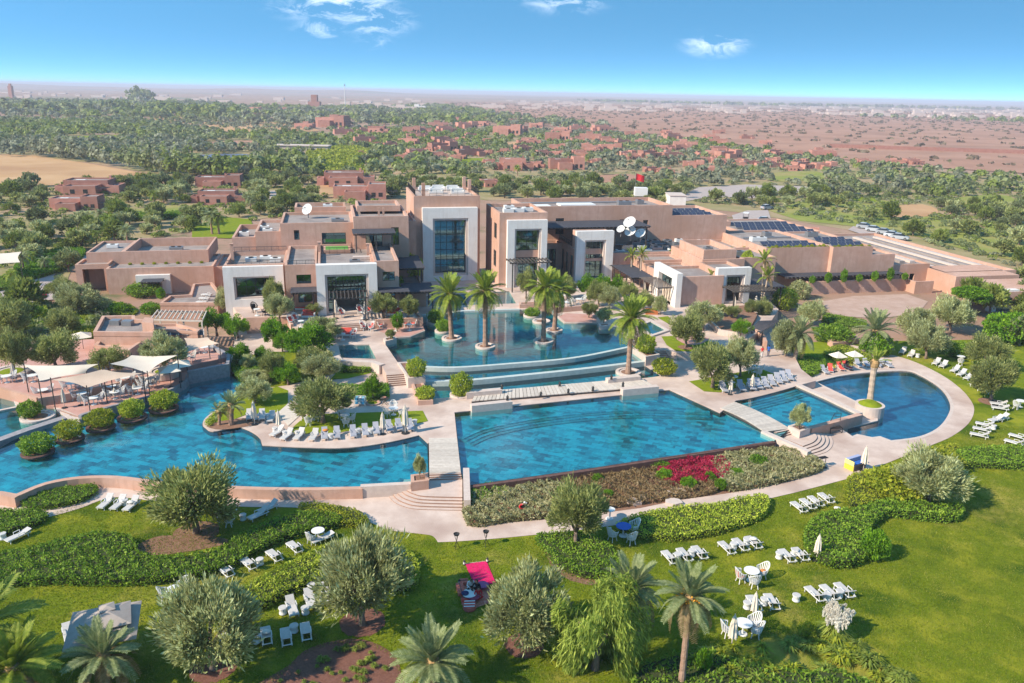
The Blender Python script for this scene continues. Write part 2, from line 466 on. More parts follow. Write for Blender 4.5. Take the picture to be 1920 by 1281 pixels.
M_ptrunk = mat('palm_bark', (.27, .165, .115), (.36, .23, .17), 5, .95, .8, 9)
M_ptrunk_b = mat('pale_palm_bark', (.40, .30, .23), (.48, .37, .29), 5, .95, .8, 9)
M_tile_w = mat('weir_stone', (.42, .46, .44), (.52, .55, .52), 2, .6, .15, 9)
M_skin = mat('skin', (.42, .24, .17), None, rough=.6)
M_blue = mat('blue_cloth', (.03, .12, .42), None, rough=.8)
M_navy = mat('navy_cloth', (.02, .03, .09), None, rough=.8)
M_black = mat('black_cloth', (.015, .015, .018), None, rough=.8)
M_whitecloth = mat('white_cloth', (.72, .70, .68), None, rough=.85)
M_redcloth = mat('red_cloth', (.55, .02, .03), None, rough=.85)
M_hair = mat('dark_hair', (.025, .018, .014), None, rough=.6)
M_yellow = mat('yellow_panel', (.72, .56, .06), None, rough=.5)
M_orange = mat('date_clusters', (.62, .26, .02), (.70, .36, .04), 9, .8)
M_solar = mat('solar_cell', (.022, .028, .055), (.04, .048, .085), 2, .4, spec=.4)
M_teal = mat('green_membrane', (.10, .28, .05), (.14, .34, .07), 3, .9)
M_carb = mat('car_paint', (.45, .47, .50), None, rough=.3, spec=.6, obj_rand=.35)
M_carglass = mat('car_glass', (.02, .025, .03), None, rough=.1, spec=.7)
M_rubber = mat('rubber', (.02, .02, .02), None, rough=.8)
M_road = mat('road_surface', (.36, .29, .27), (.44, .36, .33), .6, .95, .2, 8)
M_stripe = mat('striped_rug', (.50, .08, .06), (.62, .30, .22), 9, .95)
M_int = mat('interior_wall', (.36, .25, .18), (.30, .20, .15), .8, .9)
M_curtain = mat('curtain_cloth', (.55, .44, .34), (.62, .50, .40), 2, .9)

def schlick(n, l, f0, normal=None):
    lw = n.new('ShaderNodeLayerWeight'); lw.inputs['Blend'].default_value = .5
    if normal is not None: l.new(normal, lw.inputs['Normal'])
    p = n.new('ShaderNodeMath'); p.operation = 'POWER'; p.inputs[1].default_value = 3.4; l.new(lw.outputs['Facing'], p.inputs[0])
    a = n.new('ShaderNodeMath'); a.operation = 'MULTIPLY_ADD'; a.inputs[1].default_value = 1 - f0; a.inputs[2].default_value = f0; l.new(p.outputs[0], a.inputs[0])
    return a
# glass that shows the sky and lets one look in
def glassmat():
    m = bpy.data.materials.new('window_glass'); m.use_nodes = True
    n, l = m.node_tree.nodes, m.node_tree.links; n.clear()
    fr = schlick(n, l, .24)
    tr = n.new('ShaderNodeBsdfTransparent'); tr.inputs['Color'].default_value = (.42, .55, .60, 1)
    gl = n.new('ShaderNodeBsdfGlossy'); gl.inputs['Roughness'].default_value = .04; gl.inputs['Color'].default_value = (.55, .88, .92, 1)
    mx = n.new('ShaderNodeMixShader'); o = n.new('ShaderNodeOutputMaterial')
    l.new(fr.outputs[0], mx.inputs[0]); l.new(tr.outputs[0], mx.inputs[1]); l.new(gl.outputs[0], mx.inputs[2]); l.new(mx.outputs[0], o.inputs['Surface'])
    return m
M_glass = glassmat()
def watermat(name, tint, bump=.12, bs=1.6):
    m = bpy.data.materials.new(name); m.use_nodes = True
    n, l = m.node_tree.nodes, m.node_tree.links; n.clear()
    geo = n.new('ShaderNodeNewGeometry')
    t = n.new('ShaderNodeTexNoise'); t.inputs['Scale'].default_value = bs; t.inputs['Detail'].default_value = 5; t.inputs['Roughness'].default_value = .6
    l.new(geo.outputs['Position'], t.inputs['Vector'])
    bp = n.new('ShaderNodeBump'); bp.inputs['Strength'].default_value = bump; bp.inputs['Distance'].default_value = .12
    l.new(t.outputs['Fac'], bp.inputs['Height'])
    fr = schlick(n, l, .035, bp.outputs['Normal'])
    tr = n.new('ShaderNodeBsdfTransparent'); tr.inputs['Color'].default_value = (*tint, 1)
    gl = n.new('ShaderNodeBsdfGlossy'); gl.inputs['Roughness'].default_value = .05; l.new(bp.outputs['Normal'], gl.inputs['Normal'])
    mx = n.new('ShaderNodeMixShader'); o = n.new('ShaderNodeOutputMaterial')
    l.new(fr.outputs[0], mx.inputs[0]); l.new(tr.outputs[0], mx.inputs[1]); l.new(gl.outputs[0], mx.inputs[2]); l.new(mx.outputs[0], o.inputs['Surface'])
    return m
M_water = watermat('pool_water', (.55, .92, .96), .10, 1.6)
M_lake = watermat('lake_water', (.42, .80, .84), .05, 1.2)
def tilemat(name, ca, cb, cc, sx=.55, sy=.30, rot=.35):
    """stone tiles under water, every tile its own shade"""
    m = bpy.data.materials.new(name); m.use_nodes = True
    n, l = m.node_tree.nodes, m.node_tree.links; b = n['Principled BSDF']; b.inputs['Roughness'].default_value = .7
    geo = n.new('ShaderNodeNewGeometry'); mp = n.new('ShaderNodeMapping'); mp.inputs['Rotation'].default_value = (0, 0, rot)
    l.new(geo.outputs['Position'], mp.inputs['Vector'])
    bt = n.new('ShaderNodeTexBrick'); bt.inputs['Scale'].default_value = 1; bt.inputs['Brick Width'].default_value = sx; bt.inputs['Row Height'].default_value = sy
    bt.inputs['Mortar Size'].default_value = .008; bt.inputs['Color1'].default_value = (*ca, 1); bt.inputs['Color2'].default_value = (*cb, 1); bt.inputs['Mortar'].default_value = (*[.6 * x for x in ca], 1)
    l.new(mp.outputs[0], bt.inputs['Vector'])
    t = n.new('ShaderNodeTexNoise'); t.inputs['Scale'].default_value = .55; t.inputs['Detail'].default_value = 9; t.inputs['Roughness'].default_value = .8
    l.new(geo.outputs['Position'], t.inputs['Vector'])
    r = n.new('ShaderNodeMapRange'); r.inputs['From Min'].default_value = .47; r.inputs['From Max'].default_value = .70; l.new(t.outputs['Fac'], r.inputs['Value'])
    mx = n.new('ShaderNodeMix'); mx.data_type = 'RGBA'; l.new(r.outputs[0], mx.inputs[0]); l.new(bt.outputs['Color'], mx.inputs[6]); mx.inputs[7].default_value = (*cc, 1)
    l.new(mx.outputs[2], b.inputs['Base Color'])
    return m
M_pooltile = tilemat('pool_tiles', (.003, .065, .105), (.014, .29, .37), (.035, .40, .46), 1.1, .6)
M_ringtile = tilemat('deep_pool_tiles', (.006, .06, .13), (.012, .13, .24), (.02, .20, .32), 1.0, .55)
M_laketile = tilemat('lake_tiles', (.008, .085, .105), (.02, .20, .235), (.035, .28, .31), .8, .4, .23)
M_darktile = mat('dark_tiles', (.012, .035, .045), (.022, .055, .065), 5, .6)

M_olive = leafmat('olive_leaves', (0.101, 0.12, 0.035), (0.282, 0.314, 0.092), (0.621, 0.623, 0.247))
M_olive_s = leafmat('silver_leaves', (0.144, 0.156, 0.063), (0.429, 0.438, 0.178), (0.782, 0.833, 0.486))
M_green = leafmat('bright_leaves', (0.045, 0.112, 0.007), (0.148, 0.302, 0.014), (0.32, 0.511, 0.031))
M_feather = leafmat('feathery_leaves', (0.1, 0.149, 0.021), (0.292, 0.372, 0.057), (0.613, 0.668, 0.132))
M_hedge = leafmat('hedge_leaves', (0.058, 0.123, 0.011), (0.194, 0.327, 0.027), (0.443, 0.578, 0.069))
M_hedge_l = leafmat('light_hedge_leaves', (0.125, 0.173, 0.015), (0.366, 0.453, 0.039), (0.774, 0.784, 0.115))
M_yshrub = leafmat('yellow_green_leaves', (0.13, 0.18, 0.016), (0.316, 0.36, 0.027), (0.558, 0.522, 0.049))
M_silver = leafmat('silver_ground_leaves', (0.208, 0.206, 0.084), (0.39, 0.375, 0.18), (0.65, 0.587, 0.372))
M_rust = leafmat('rusty_ground_leaves', (.14, .095, .04), (.29, .20, .095), (.42, .30, .17))
M_crim = leafmat('crimson_blossom', (0.27, 0.016, 0.047), (0.486, 0.027, 0.081), (0.621, 0.081, 0.149))
M_frond = leafmat('palm_fronds', (0.128, 0.189, 0.017), (0.223, 0.28, 0.031), (0.338, 0.364, 0.054), trans=.3, rand=.12, scale=.5)
M_frond_g = leafmat('grey_palm_fronds', (0.15, 0.186, 0.068), (0.24, 0.276, 0.116), (0.348, 0.372, 0.187), trans=.3, rand=.12, scale=.5)
M_dryfrond = leafmat('dry_fronds', (.20, .13, .06), (.30, .21, .10), (.38, .28, .15))
M_far = leafmat('grove_leaves', (0.075, 0.098, 0.037), (0.211, 0.246, 0.098), (0.41, 0.434, 0.198), scale=.10)
M_far_y = leafmat('yellow_reeds', (0.216, 0.245, 0.026), (0.396, 0.438, 0.039), (0.576, 0.578, 0.078), scale=.3)
M_grass = leafmat('grass_blades', (.085, .135, .006), (.19, .23, .012), (.36, .33, .06), scale=.5, trans=.3)
M_far2 = leafmat('silver_grove_leaves', (.085, .095, .055), (.22, .235, .145), (.40, .41, .28), scale=.10)
M_far3 = leafmat('fresh_grove_leaves', (.075, .105, .018), (.20, .25, .045), (.36, .40, .10), scale=.10)
M_tuft = leafmat('grass_tufts', (0.106, 0.16, 0.024), (0.255, 0.319, 0.049), (0.468, 0.489, 0.114))
M_plume = leafmat('white_plumes', (.62, .56, .46), (.76, .70, .60), (.84, .80, .72), trans=.4)

# ================================================================ GROUND, TERRACES, POOLS
RING_ARC = [(1530, 717), (1575, 706), (1631, 699), (1699, 696), (1725, 704), (1759, 725), (1777, 747), (1781, 770), (1762, 800), (1725, 819), (1671, 827)]
_ra = smooth(GP(RING_ARC), 5, closed=False)
RING = ccw(_ra + GP([(1650, 819), (1635, 821), (1607, 815), (1598, 819), (1579, 806), (1646, 790), (1644, 772)]))
RING_OUT = offset_poly(RING, .35)

g = MB().sheet([(-9000, -300), (9000, -300), (14000, 16000), (-14000, 16000)], 0.0, [RING_OUT])
def groundmat():
    m = bpy.data.materials.new('dry_ground'); m.use_nodes = True
    n, l = m.node_tree.nodes, m.node_tree.links; b = n['Principled BSDF']; b.inputs['Roughness'].default_value = 1; b.inputs['Specular IOR Level'].default_value = .05
    geo = n.new('ShaderNodeNewGeometry')
    def noise(s, d=6, r=.6):
        t = n.new('ShaderNodeTexNoise'); t.inputs['Scale'].default_value = s; t.inputs['Detail'].default_value = d; t.inputs['Roughness'].default_value = r
        l.new(geo.outputs['Position'], t.inputs['Vector']); return t.outputs['Fac']
    def rng(v, a, c):
        r = n.new('ShaderNodeMapRange'); r.inputs['From Min'].default_value = a; r.inputs['From Max'].default_value = c; l.new(v, r.inputs['Value']); return r.outputs[0]
    def mixc(f, a, c):
        x = n.new('ShaderNodeMix'); x.data_type = 'RGBA'; l.new(f, x.inputs[0])
        for i, q in ((6, a), (7, c)):
            if isinstance(q, tuple): x.inputs[i].default_value = (*q, 1)
            else: l.new(q, x.inputs[i])
        return x.outputs[2]
    base = mixc(rng(noise(.012), .35, .65), (.30, .175, .125), (.40, .26, .19))
    base = mixc(rng(noise(.08, 8, .7), .52, .66), base, (.14, .135, .065))
    base = mixc(rng(noise(.0016, 5), .52, .62), base, (.20, .19, .12))
    l.new(base, b.inputs['Base Color'])
    return m
M_ground = groundmat()
struct(g.build('ground', M_ground))
M_field = mat('dry_field', (.46, .27, .135), (.54, .34, .19), .05, 1, c3=(.38, .21, .11), scale3=.02, spec=.05)
M_scrub = mat('scrub_land', (.36, .19, .13), (.43, .245, .175), .012, 1, spec=.05, c3=(.30, .165, .115), scale3=.02)
M_grove = mat('grove_floor', (.24, .21, .09), (.33, .26, .14), .12, 1, spec=.05, c3=(.40, .27, .18), scale3=.03)
M_meadow = mat('meadow', (.19, .23, .045), (.27, .27, .07), .12, 1, spec=.05, c3=(.33, .26, .11), scale3=.05)
def sheet(name, px, z, m, sm=0, label=None, holes=(), world=None):
    p = world or GP(px, 0, sm)
    return struct(MB().sheet(p, z, holes).build(name, m), label)
# country beyond the hotel
sheet('scrubland', [(830, 190), (1300, 200), (1935, 214), (2400, 222), (2400, 345), (1935, 327), (1700, 312), (1500, 292), (1330, 262), (1180, 248), (1000, 236), (860, 215)], .35, M_scrub)
sheet('dry_field', [(-80, 285), (60, 292), (160, 306), (260, 324), (330, 336), (430, 341), (300, 345), (180, 348), (60, 348), (-80, 350)], .12, M_field)
sheet('dry_field', [(270, 222), (400, 220), (560, 228), (600, 246), (520, 252), (420, 246), (330, 236)], .25, M_field)
sheet('grove_ground', [(-300, 222), (250, 222), (420, 250), (610, 256), (830, 238), (1000, 240), (1180, 252), (1330, 266), (1500, 296), (1700, 316), (1935, 332), (2300, 350), (2300, 480), (1935, 500), (1935, 640), (1880, 580), (1640, 440), (1400, 400), (1200, 380), (700, 372), (440, 420), (150, 470), (120, 540), (-300, 540), (-300, 350), (60, 349), (300, 346), (440, 342), (330, 334), (160, 304), (-300, 280)], .06, M_grove)
sheet('meadow', [(1440, 395), (1530, 372), (1640, 372), (1730, 395), (1830, 415), (1920, 445), (1960, 500), (1850, 480), (1720, 445), (1600, 425), (1500, 415)], .14, M_meadow)
sheet('meadow', [(1560, 375), (1600, 365), (1660, 368), (1640, 380)], .16, M_lawn2)
sheet('meadow', [(360, 425), (420, 408), (470, 412), (480, 440), (430, 448), (360, 446)], .14, M_lawn2)
sheet('road', [(1270, 372), (1310, 352), (1400, 347), (1560, 352), (1560, 362), (1450, 366), (1420, 373), (1330, 369), (1300, 376), (1262, 382)], .18, M_road)
sheet('road', [(1385, 437), (1372, 405), (1400, 396), (1440, 395), (1448, 420), (1440, 445)], .18, M_road)
sheet('road', [(1600, 425), (1640, 436), (1700, 462), (1690, 466), (1620, 442), (1590, 432)], .18, M_road)
sheet('dirt_road', [(1780, 400), (1800, 388), (1815, 395), (1800, 410), (1850, 425), (1840, 432), (1790, 418)], .18, M_scrub)
sheet('road', [(498, 360), (515, 358), (530, 384), (506, 384)], .18, M_pave)
sheet('road', [(120, 486), (158, 478), (165, 486), (120, 500), (100, 520), (108, 545), (130, 560), (80, 566), (0, 575), (-60, 575), (-60, 545), (30, 540), (62, 518), (86, 497)], .18, M_road)
sheet('reservoir', [(330, 293), (420, 290), (475, 291), (470, 301), (400, 308), (335, 308)], .4, mat('reservoir_water', (.10, .12, .20), (.14, .16, .25), .05, .3))

CLEAR = [[(232, 398), (330, 386), (345, 402), (255, 412)], [(560, 352), (640, 348), (650, 362), (575, 366)], [(815, 302), (905, 297), (915, 308), (830, 312)], [(1100, 332), (1180, 327), (1195, 338), (1115, 343)], [(1440, 326), (1530, 322), (1545, 336), (1455, 341)], [(1650, 392), (1730, 384), (1760, 402), (1680, 410)], [(120, 258), (220, 254), (240, 263), (140, 268)], [(380, 268), (470, 264), (480, 273), (400, 279)], [(1790, 372), (1880, 366), (1900, 380), (1810, 388)], [(940, 268), (1010, 265), (1015, 272), (950, 276)]]
for k, c_ in enumerate(CLEAR): sheet('clearing', c_, .16, (M_meadow, M_field, M_lawn2, M_scrub)[k % 4], 3)
# near lawn
struct(MB().sheet([(-85, 8), (115, 8), (115, 108), (72, 112), (-30, 100), (-85, 96)], .03, [RING_OUT]).build('lawn', M_lawn))
sheet('yard', [(1540, 566), (1600, 556), (1700, 552), (1740, 566), (1720, 590), (1640, 598), (1560, 592)], .07, mat('yard_dirt', (.40, .26, .20), (.48, .33, .27), .5, 1, .2, 6))

# ---- path and patio
nearL = [(33, 927), (85, 906), (148, 895), (217, 894), (292, 903), (457, 914), (676, 914)]
P_up = [tuple(G(p, L1)[:2]) for p in [(-90, 930)] + nearL + [(770, 907), (881, 909)]]
P_up2 = GP([(875, 988), (1050, 973), (1132, 963), (1201, 954), (1273, 939), (1360, 927), (1462, 909), (1541, 882), (1556, 868), (1590, 880)])
P_low = smooth(GP([(1600, 895), (1589, 899), (1438, 937), (1359, 944), (1240, 966), (1161, 985), (994, 1005), (880, 1015), (821, 1018)]), 3, False) \
    + smooth(GP([(821, 1018), (812, 1007), (794, 1003), (729, 995), (686, 978), (620, 962), (555, 953), (446, 951), (286, 940), (210, 934), (148, 955), (80, 973), (0, 985), (-60, 995)]), 4, False)[1:]
struct(MB().sheet(P_up + P_up2 + P_low, .06).build('path', M_pave))
patio = smooth(GP([(1589, 899), (1687, 860), (1744, 837), (1785, 819), (1815, 796), (1826, 774), (1822, 755), (1800, 729), (1762, 702), (1706, 676), (1650, 661), (1600, 648), (1560, 640)]), 4, False) \
    + GP([(1555, 646), (1590, 661), (1640, 676), (1640, 681), (1560, 692), (1500, 704), (1480, 730), (1480, 800), (1500, 860), (1541, 882)])
struct(MB().sheet(patio, .066, [RING_OUT]).build('patio', M_pave))
struct(MB().ring(RING, .35, -1.2, .075, inward=False).build('pool_coping', M_coping))
struct(MB().sheet(RING, -.62).build('pool_floor', M_ringtile))
struct(MB().sheet(offset_poly(RING, -.01), -.06).build('pool_water', M_water))

# ---- raised deck (pool terrace)
shoreA = [(427, 692), (455, 715), (452, 735), (417, 760), (387, 782), (380, 795), (385, 802), (400, 809), (442, 801), (462, 805), (480, 815), (490, 825), (492, 835), (580, 839), (655, 839), (730, 829), (786, 816), (802, 831)]
shA = smooth(GP(shoreA[:12], L1), 4, False)[:-1] + smooth(GP(shoreA[12:17], L1), 4, False) + GP(shoreA[17:], L1)
W1 = smooth(GP([(786, 687), (853, 689), (957, 682), (1076, 671), (1178, 651)], 1.9), 6, False)
W2 = smooth(GP([(795, 714), (880, 712), (1017, 699), (1110, 689), (1208, 677)], 1.5), 6, False)
TIER3 = ccw(W2 + GP([(1240, 705), (1200, 710), (812, 748), (797, 724)], L1))
mainback = GP([(857, 822), (852, 773), (1256, 731), (1350, 774), (1380, 751)], L1)
midshore = smooth(GP([(1380, 751), (1410, 746), (1455, 735), (1496, 723)], L1), 4, False)[1:]
deck = shA + mainback + midshore + GP([(1530, 714), (1502, 692), (1492, 672), (1478, 645), (1450, 618), (1420, 590), (1330, 566), (900, 548), (430, 566), (440, 640)], L1)
def plate(name, poly, z0, z1, m, holes=()):
    poly = ccw(poly); b = MB(); b.sheet(poly, z1, holes); n = len(poly)
    for lp, flip in [(poly, False)] + [(ccw(h), True) for h in holes]:
        n = len(lp); vs = [(x, y, z0) for x, y in lp] + [(x, y, z1) for x, y in lp]
        fs = [(i, (i + 1) % n, n + (i + 1) % n, n + i) for i in range(n)]
        b._add(vs, [f[::-1] for f in fs] if flip else fs)
    return struct(b.build(name, m))
plate('pool_deck', deck, 0, L1, M_pave, [TIER3])
# pools at deck level
LP = ccw(smooth(GP([(0, 838), (50, 813), (127, 784), (150, 783)], L1), 2, False) + smooth(GP([(165, 777), (237, 757), (300, 740), (345, 720), (352, 705)], L1), 4, False) + shA
         + GP([(804, 886), (770, 907)], L1) + smooth(GP([(676, 914), (457, 914), (292, 903), (217, 894), (148, 895), (85, 906), (33, 927)], L1), 4, False) + GP([(-90, 918), (-90, 875)], L1))
MP = ccw(mainback[:4] + [mainback[4]] + midshore + GP([(1611, 774), (1566, 789), (1521, 800), (1481, 804), (1448, 829), (881, 909), (864, 886)], L1))
for P in (LP, MP):
    struct(MB().sheet(P, .48).build('pool_floor', M_pooltile))
    struct(MB().sheet(P, L1 - .08).build('pool_water', M_water))
for P in (LP, MP, TIER3): struct(MB().ring(P, .05, .1, .93).build('pool_lining', M_darktile))
struct(MB().ring(RING, .05, -1.05, -.05).build('pool_lining', M_darktile))
struct(MB().sheet(TIER3, .4).build('pool_floor', M_laketile))
struct(MB().sheet(TIER3, L1 - .08).build('pool_water', M_water))
# pool walls
w = MB().strip([tuple(q) for q in GP([(1452, 827), (1300, 850), (1080, 883), (878, 911)], L1)], .45, 0, .93)
tag(w.build('pool_wall', M_brick), 'long dark overflow wall of the central pool beside the flower bed', 'wall')
w = MB().strip(smooth(GP([(680, 914), (560, 916), (457, 914), (380, 909), (292, 903), (217, 894), (148, 895), (85, 906), (33, 927)], L1), 3, False), .5, 0, .97)
tag(w.build('pool_wall', M_plaster), 'curved pink wall holding the left pool above the path', 'wall')
w = MB().strip(GP([(33, 930), (0, 924), (-60, 920)], L1), .6, 0, .98)
tag(w.build('pool_wall', M_plaster), 'short pink wall block at the left picture edge by the path', 'wall')
# underwater steps: long curved treads
def treads(line, step, n, side, z0, dz, label):
    t = thing('pool_steps', label, 'steps', (line[0][0], line[0][1], .12))
    for k in range(n):
        a = []
        for i in range(len(line)):
            e = (Vector(line[min(i + 1, len(line) - 1)]) - Vector(line[max(i - 1, 0)])).normalized(); nn = Vector((e.y, -e.x)) * side * step * (k + .5)
            a.append((line[i][0] + nn.x, line[i][1] + nn.y))
        MB().strip(a, step, .12, z0 - dz * k).build('step', M_laketile if k % 2 else M_pooltile, t)
        b2 = [(p[0], p[1]) for p in a]
    return t
treads(smooth(GP([(862, 818), (905, 800), (985, 783), (1090, 770), (1200, 764), (1330, 768)], L1), 5, False), .45, 4, 1, .84, .085, 'curved stone steps under water at the back of the central pool')
treads(shA[44:64] if len(shA) > 66 else shA[-22:-3], .5, 5, -1, .85, .075, 'curved stone steps under water along the lounger shore')
treads(smooth(GP([(1384, 757), (1410, 750), (1455, 739), (1492, 728)], L1), 4, False), .4, 4, 1, .85, .085, 'stone steps under water below the row of grey loungers')
# lake and weirs
lake = ccw(GP([(722, 645), (745, 680), (772, 690)], 1.9) + W1 + GP([(1190, 650), (1184, 640), (1160, 615), (1134, 613), (1122, 607), (1058, 605), (1046, 595), (1043, 586), (1026, 568), (1014, 581), (974, 581), (868, 584), (833, 590), (793, 594), (793, 616), (797, 620), (770, 631), (744, 633)], 1.9))
struct(MB().sheet(lake, 1.85).build('lake_water', M_lake))
struct(MB().sheet(offset_poly(lake, .15), 1.06).build('lake_floor', M_laketile))
tier2 = W1 + W2[::-1]
struct(MB().sheet(ccw(tier2), 1.42).build('lake_water', M_lake))
struct(MB().sheet(offset_poly(ccw(tier2), .1), 1.08).build('lake_floor', M_laketile))
t = MB().strip(W1, .5, 1.0, 1.93).build('weir', M_tile_w); tag(t, 'upper curved overflow weir below the palm lake', 'weir')
t = MB().strip(W2, .6, .1, 1.5).build('weir', M_tile_w); tag(t, 'lower curved overflow weir between the lake and the bridge', 'weir')

# ---- lake terraces (L2) and hotel terraces (L3)
SP = ccw(GP([(634, 647), (692, 646), (706, 673), (640, 671)], L2))
L2a = GP([(612, 645), (637, 677), (699, 680), (716, 686), (725, 703), (757, 701), (746, 680), (722, 645), (744, 633), (770, 631), (797, 620), (793, 616), (792, 588), (760, 560), (600, 560), (560, 600), (575, 640)], L2)
plate('lake_terrace', L2a, 0, L2, M_pave, [SP])
struct(MB().sheet(SP, 1.3).build('pool_floor', M_laketile)); struct(MB().sheet(SP, 1.9).build('pool_water', M_lake))
L2b = GP([(974, 580), (1014, 580), (1026, 568), (1043, 586), (1046, 595), (1058, 605), (1120, 606), (1136, 613), (1160, 615), (1184, 642), (1196, 652), (1228, 656), (1247, 656), (1268, 662), (1320, 662), (1395, 640), (1440, 612), (1460, 580), (1420, 548), (1200, 520), (975, 530)], L2)
plate('restaurant_terrace', L2b, 0, L2, M_pave)
POND = ccw(GP([(788, 556), (798, 575), (968, 569), (955, 546)], L2))
L2c = GP([(764, 545), (777, 584), (792, 592), (833, 589), (868, 583), (974, 580), (975, 532), (900, 515), (770, 515)], L2)
plate('tower_terrace', L2c, 0, L2 + .01, M_pave, [POND])
struct(MB().sheet(POND, 1.4).build('pool_floor', M_laketile)); struct(MB().sheet(POND, 1.92).build('pool_water', M_lake))
L3a = GP([(432, 572), (462, 600), (540, 599), (548, 613), (592, 617), (640, 608), (704, 604), (791, 600), (777, 583), (765, 545), (700, 520), (425, 525)], L3)
plate('hotel_terrace', L3a, 0, L3, M_pave)
sheet('red_paving', None, L2 + .03, M_red_pave, world=GP([(706, 620), (744, 632), (770, 630), (796, 619), (791, 606), (710, 608)], L2))
sheet('red_paving', None, L2 + .03, M_red_pave, world=GP([(1048, 594), (1060, 604), (1118, 605), (1120, 590), (1060, 588)], L2))
# left restaurant terraces
LT = smooth(GP([(150, 782), (165, 776), (237, 756), (300, 739), (345, 719), (352, 703)], 1.5), 4, False) + GP([(427, 689), (430, 672), (400, 655), (300, 640), (170, 640), (0, 648), (-60, 650), (-60, 742), (0, 742), (60, 760), (110, 762)], 1.5)
plate('restaurant_deck', LT, 0, 1.5, M_red_pave)
LT2 = GP([(-60, 735), (0, 733), (72, 752), (110, 747), (197, 728), (270, 710), (340, 690), (425, 670), (400, 652), (300, 636), (170, 636), (0, 645), (-60, 648)], 2.0)
plate('restaurant_deck', LT2, 1.4, 2.0, M_red_pave)
UL2 = ccw(GP([(-50, 780), (35, 764), (104, 760), (124, 782), (50, 806), (-50, 838)], 1.25))
struct(MB().sheet(UL2, .5).build('pool_floor', M_laketile)); struct(MB().sheet(UL2, 1.2).build('pool_water', M_lake))
UL1 = ccw(GP([(-50, 748), (25, 743), (33, 762), (-50, 776)], 1.3))
struct(MB().sheet(UL1, .6).build('pool_floor', M_laketile)); struct(MB().sheet(UL1, 1.25).build('pool_water', M_lake))
w = MB().strip(GP([(-60, 846), (50, 806), (130, 780)], 1.25), .9, .1, 1.3); tag(w.build('weir', M_stonewall), 'straight grey stone weir between two pools at far left', 'weir')
w = MB().strip(GP([(-60, 782), (34, 763), (26, 742)], 1.3), .45, .1, 1.36); tag(w.build('pool_wall', M_coping), 'pale coping round the small pool at the left picture edge', 'wall')
w = MB().strip(GP([(100, 760), (130, 783), (152, 786)], 1.3), .45, .1, 1.36); tag(w.build('pool_wall', M_coping), 'pale coping beside the steps of the left restaurant deck', 'wall')
# parapets of the decks
for ln, zlo, zhi, w_, m, lab in (
        (smooth(GP([(150, 783), (165, 777), (237, 757), (300, 740), (345, 720), (352, 705)], 1.5), 4, False), .1, 1.72, .35, M_stonewall, 'curved grey stone wall of the left restaurant deck over the pool'),
        (GP([(352, 703), (427, 689), (430, 672), (400, 655)], 2.0), .1, 2.45, .45, M_stonewall, 'grey stone wall at the right end of the left restaurant deck'),
        (GP([(72, 753), (110, 748), (197, 729), (270, 711)], 2.0), 1.4, 2.4, .35, M_plaster, 'low pink wall between the two levels of the left restaurant deck'),
        (GP([(-60, 737), (0, 733), (72, 752)], 2.0), 1.2, 2.4, .35, M_plaster, 'low pink wall by the far left dining tables'),
        (GP([(462, 600), (540, 599), (548, 613)], L3), .9, L3 + .35, .35, M_plaster, 'pink retaining wall in front of the black armchairs'),
        (GP([(704, 604), (791, 600), (777, 584)], L3), L2, L3 + .35, .45, M_plaster, 'pink wall round the raised tree bed beside the palm lake'),
        (GP([(792, 592), (833, 590), (868, 584), (974, 581)], L2), 1.0, L2 + .12, .5, M_tile_w, 'pale rear weir of the palm lake below the tall tower'),
        (GP([(1014, 581), (1026, 568)], L2), 1.0, L2 + .5, .4, M_plaster, 'short pink wall behind the rightmost lake palms'),
        (GP([(1026, 566), (1046, 586), (1120, 580)], L2), 1.0, L2 + .75, .4, M_plaster, 'pink wall along the red corner terrace of the palm lake'),
        (GP([(612, 646), (637, 677), (699, 680), (716, 686)], L2), .9, L2 + .14, .8, M_coping, 'broad pale coping round the square pool left of the lake'),
        (GP([(1184, 642), (1160, 616), (1136, 614), (1122, 607)], L2), 1.0, L2 + .2, .45, M_coping, 'pale kerb along the right shore of the palm lake'),
        (GP([(1330, 601), (1350, 620), (1395, 627), (1408, 612)], 2.6), .9, 2.75, .35, M_coping, 'cream angled wall of the tree terrace before the restaurant'),
        (GP([(1405, 612), (1430, 625), (1436, 640)], 2.2), .5, 2.2, .4, M_plaster, 'pink wall stub beside the dark timber shelter'),
):
    tag(MB().strip([tuple(p) for p in ln], w_, zlo, zhi).build('garden_wall', m), lab, 'wall')
tt = GP([(1330, 601), (1350, 620), (1395, 627), (1408, 612), (1420, 590), (1400, 572), (1340, 578)], 2.6)
plate('tree_terrace', tt, .9, 2.6, M_soil)
SMP = ccw(GP([zD(540, 440), zD(720, 365), zD(940, 490), zD(745, 555)], L2)); struct(MB().sheet(SMP, L2 + .02).build('pool_floor', M_laketile)); struct(MB().sheet(SMP, L2 + .14).build('pool_water', M_lake))
tag(MB().ring(SMP, .5, L2 - .3, L2 + .22, inward=False).build('pool_wall', M_coping), 'pale coping round the small pool behind the rightmost big palm', 'wall')

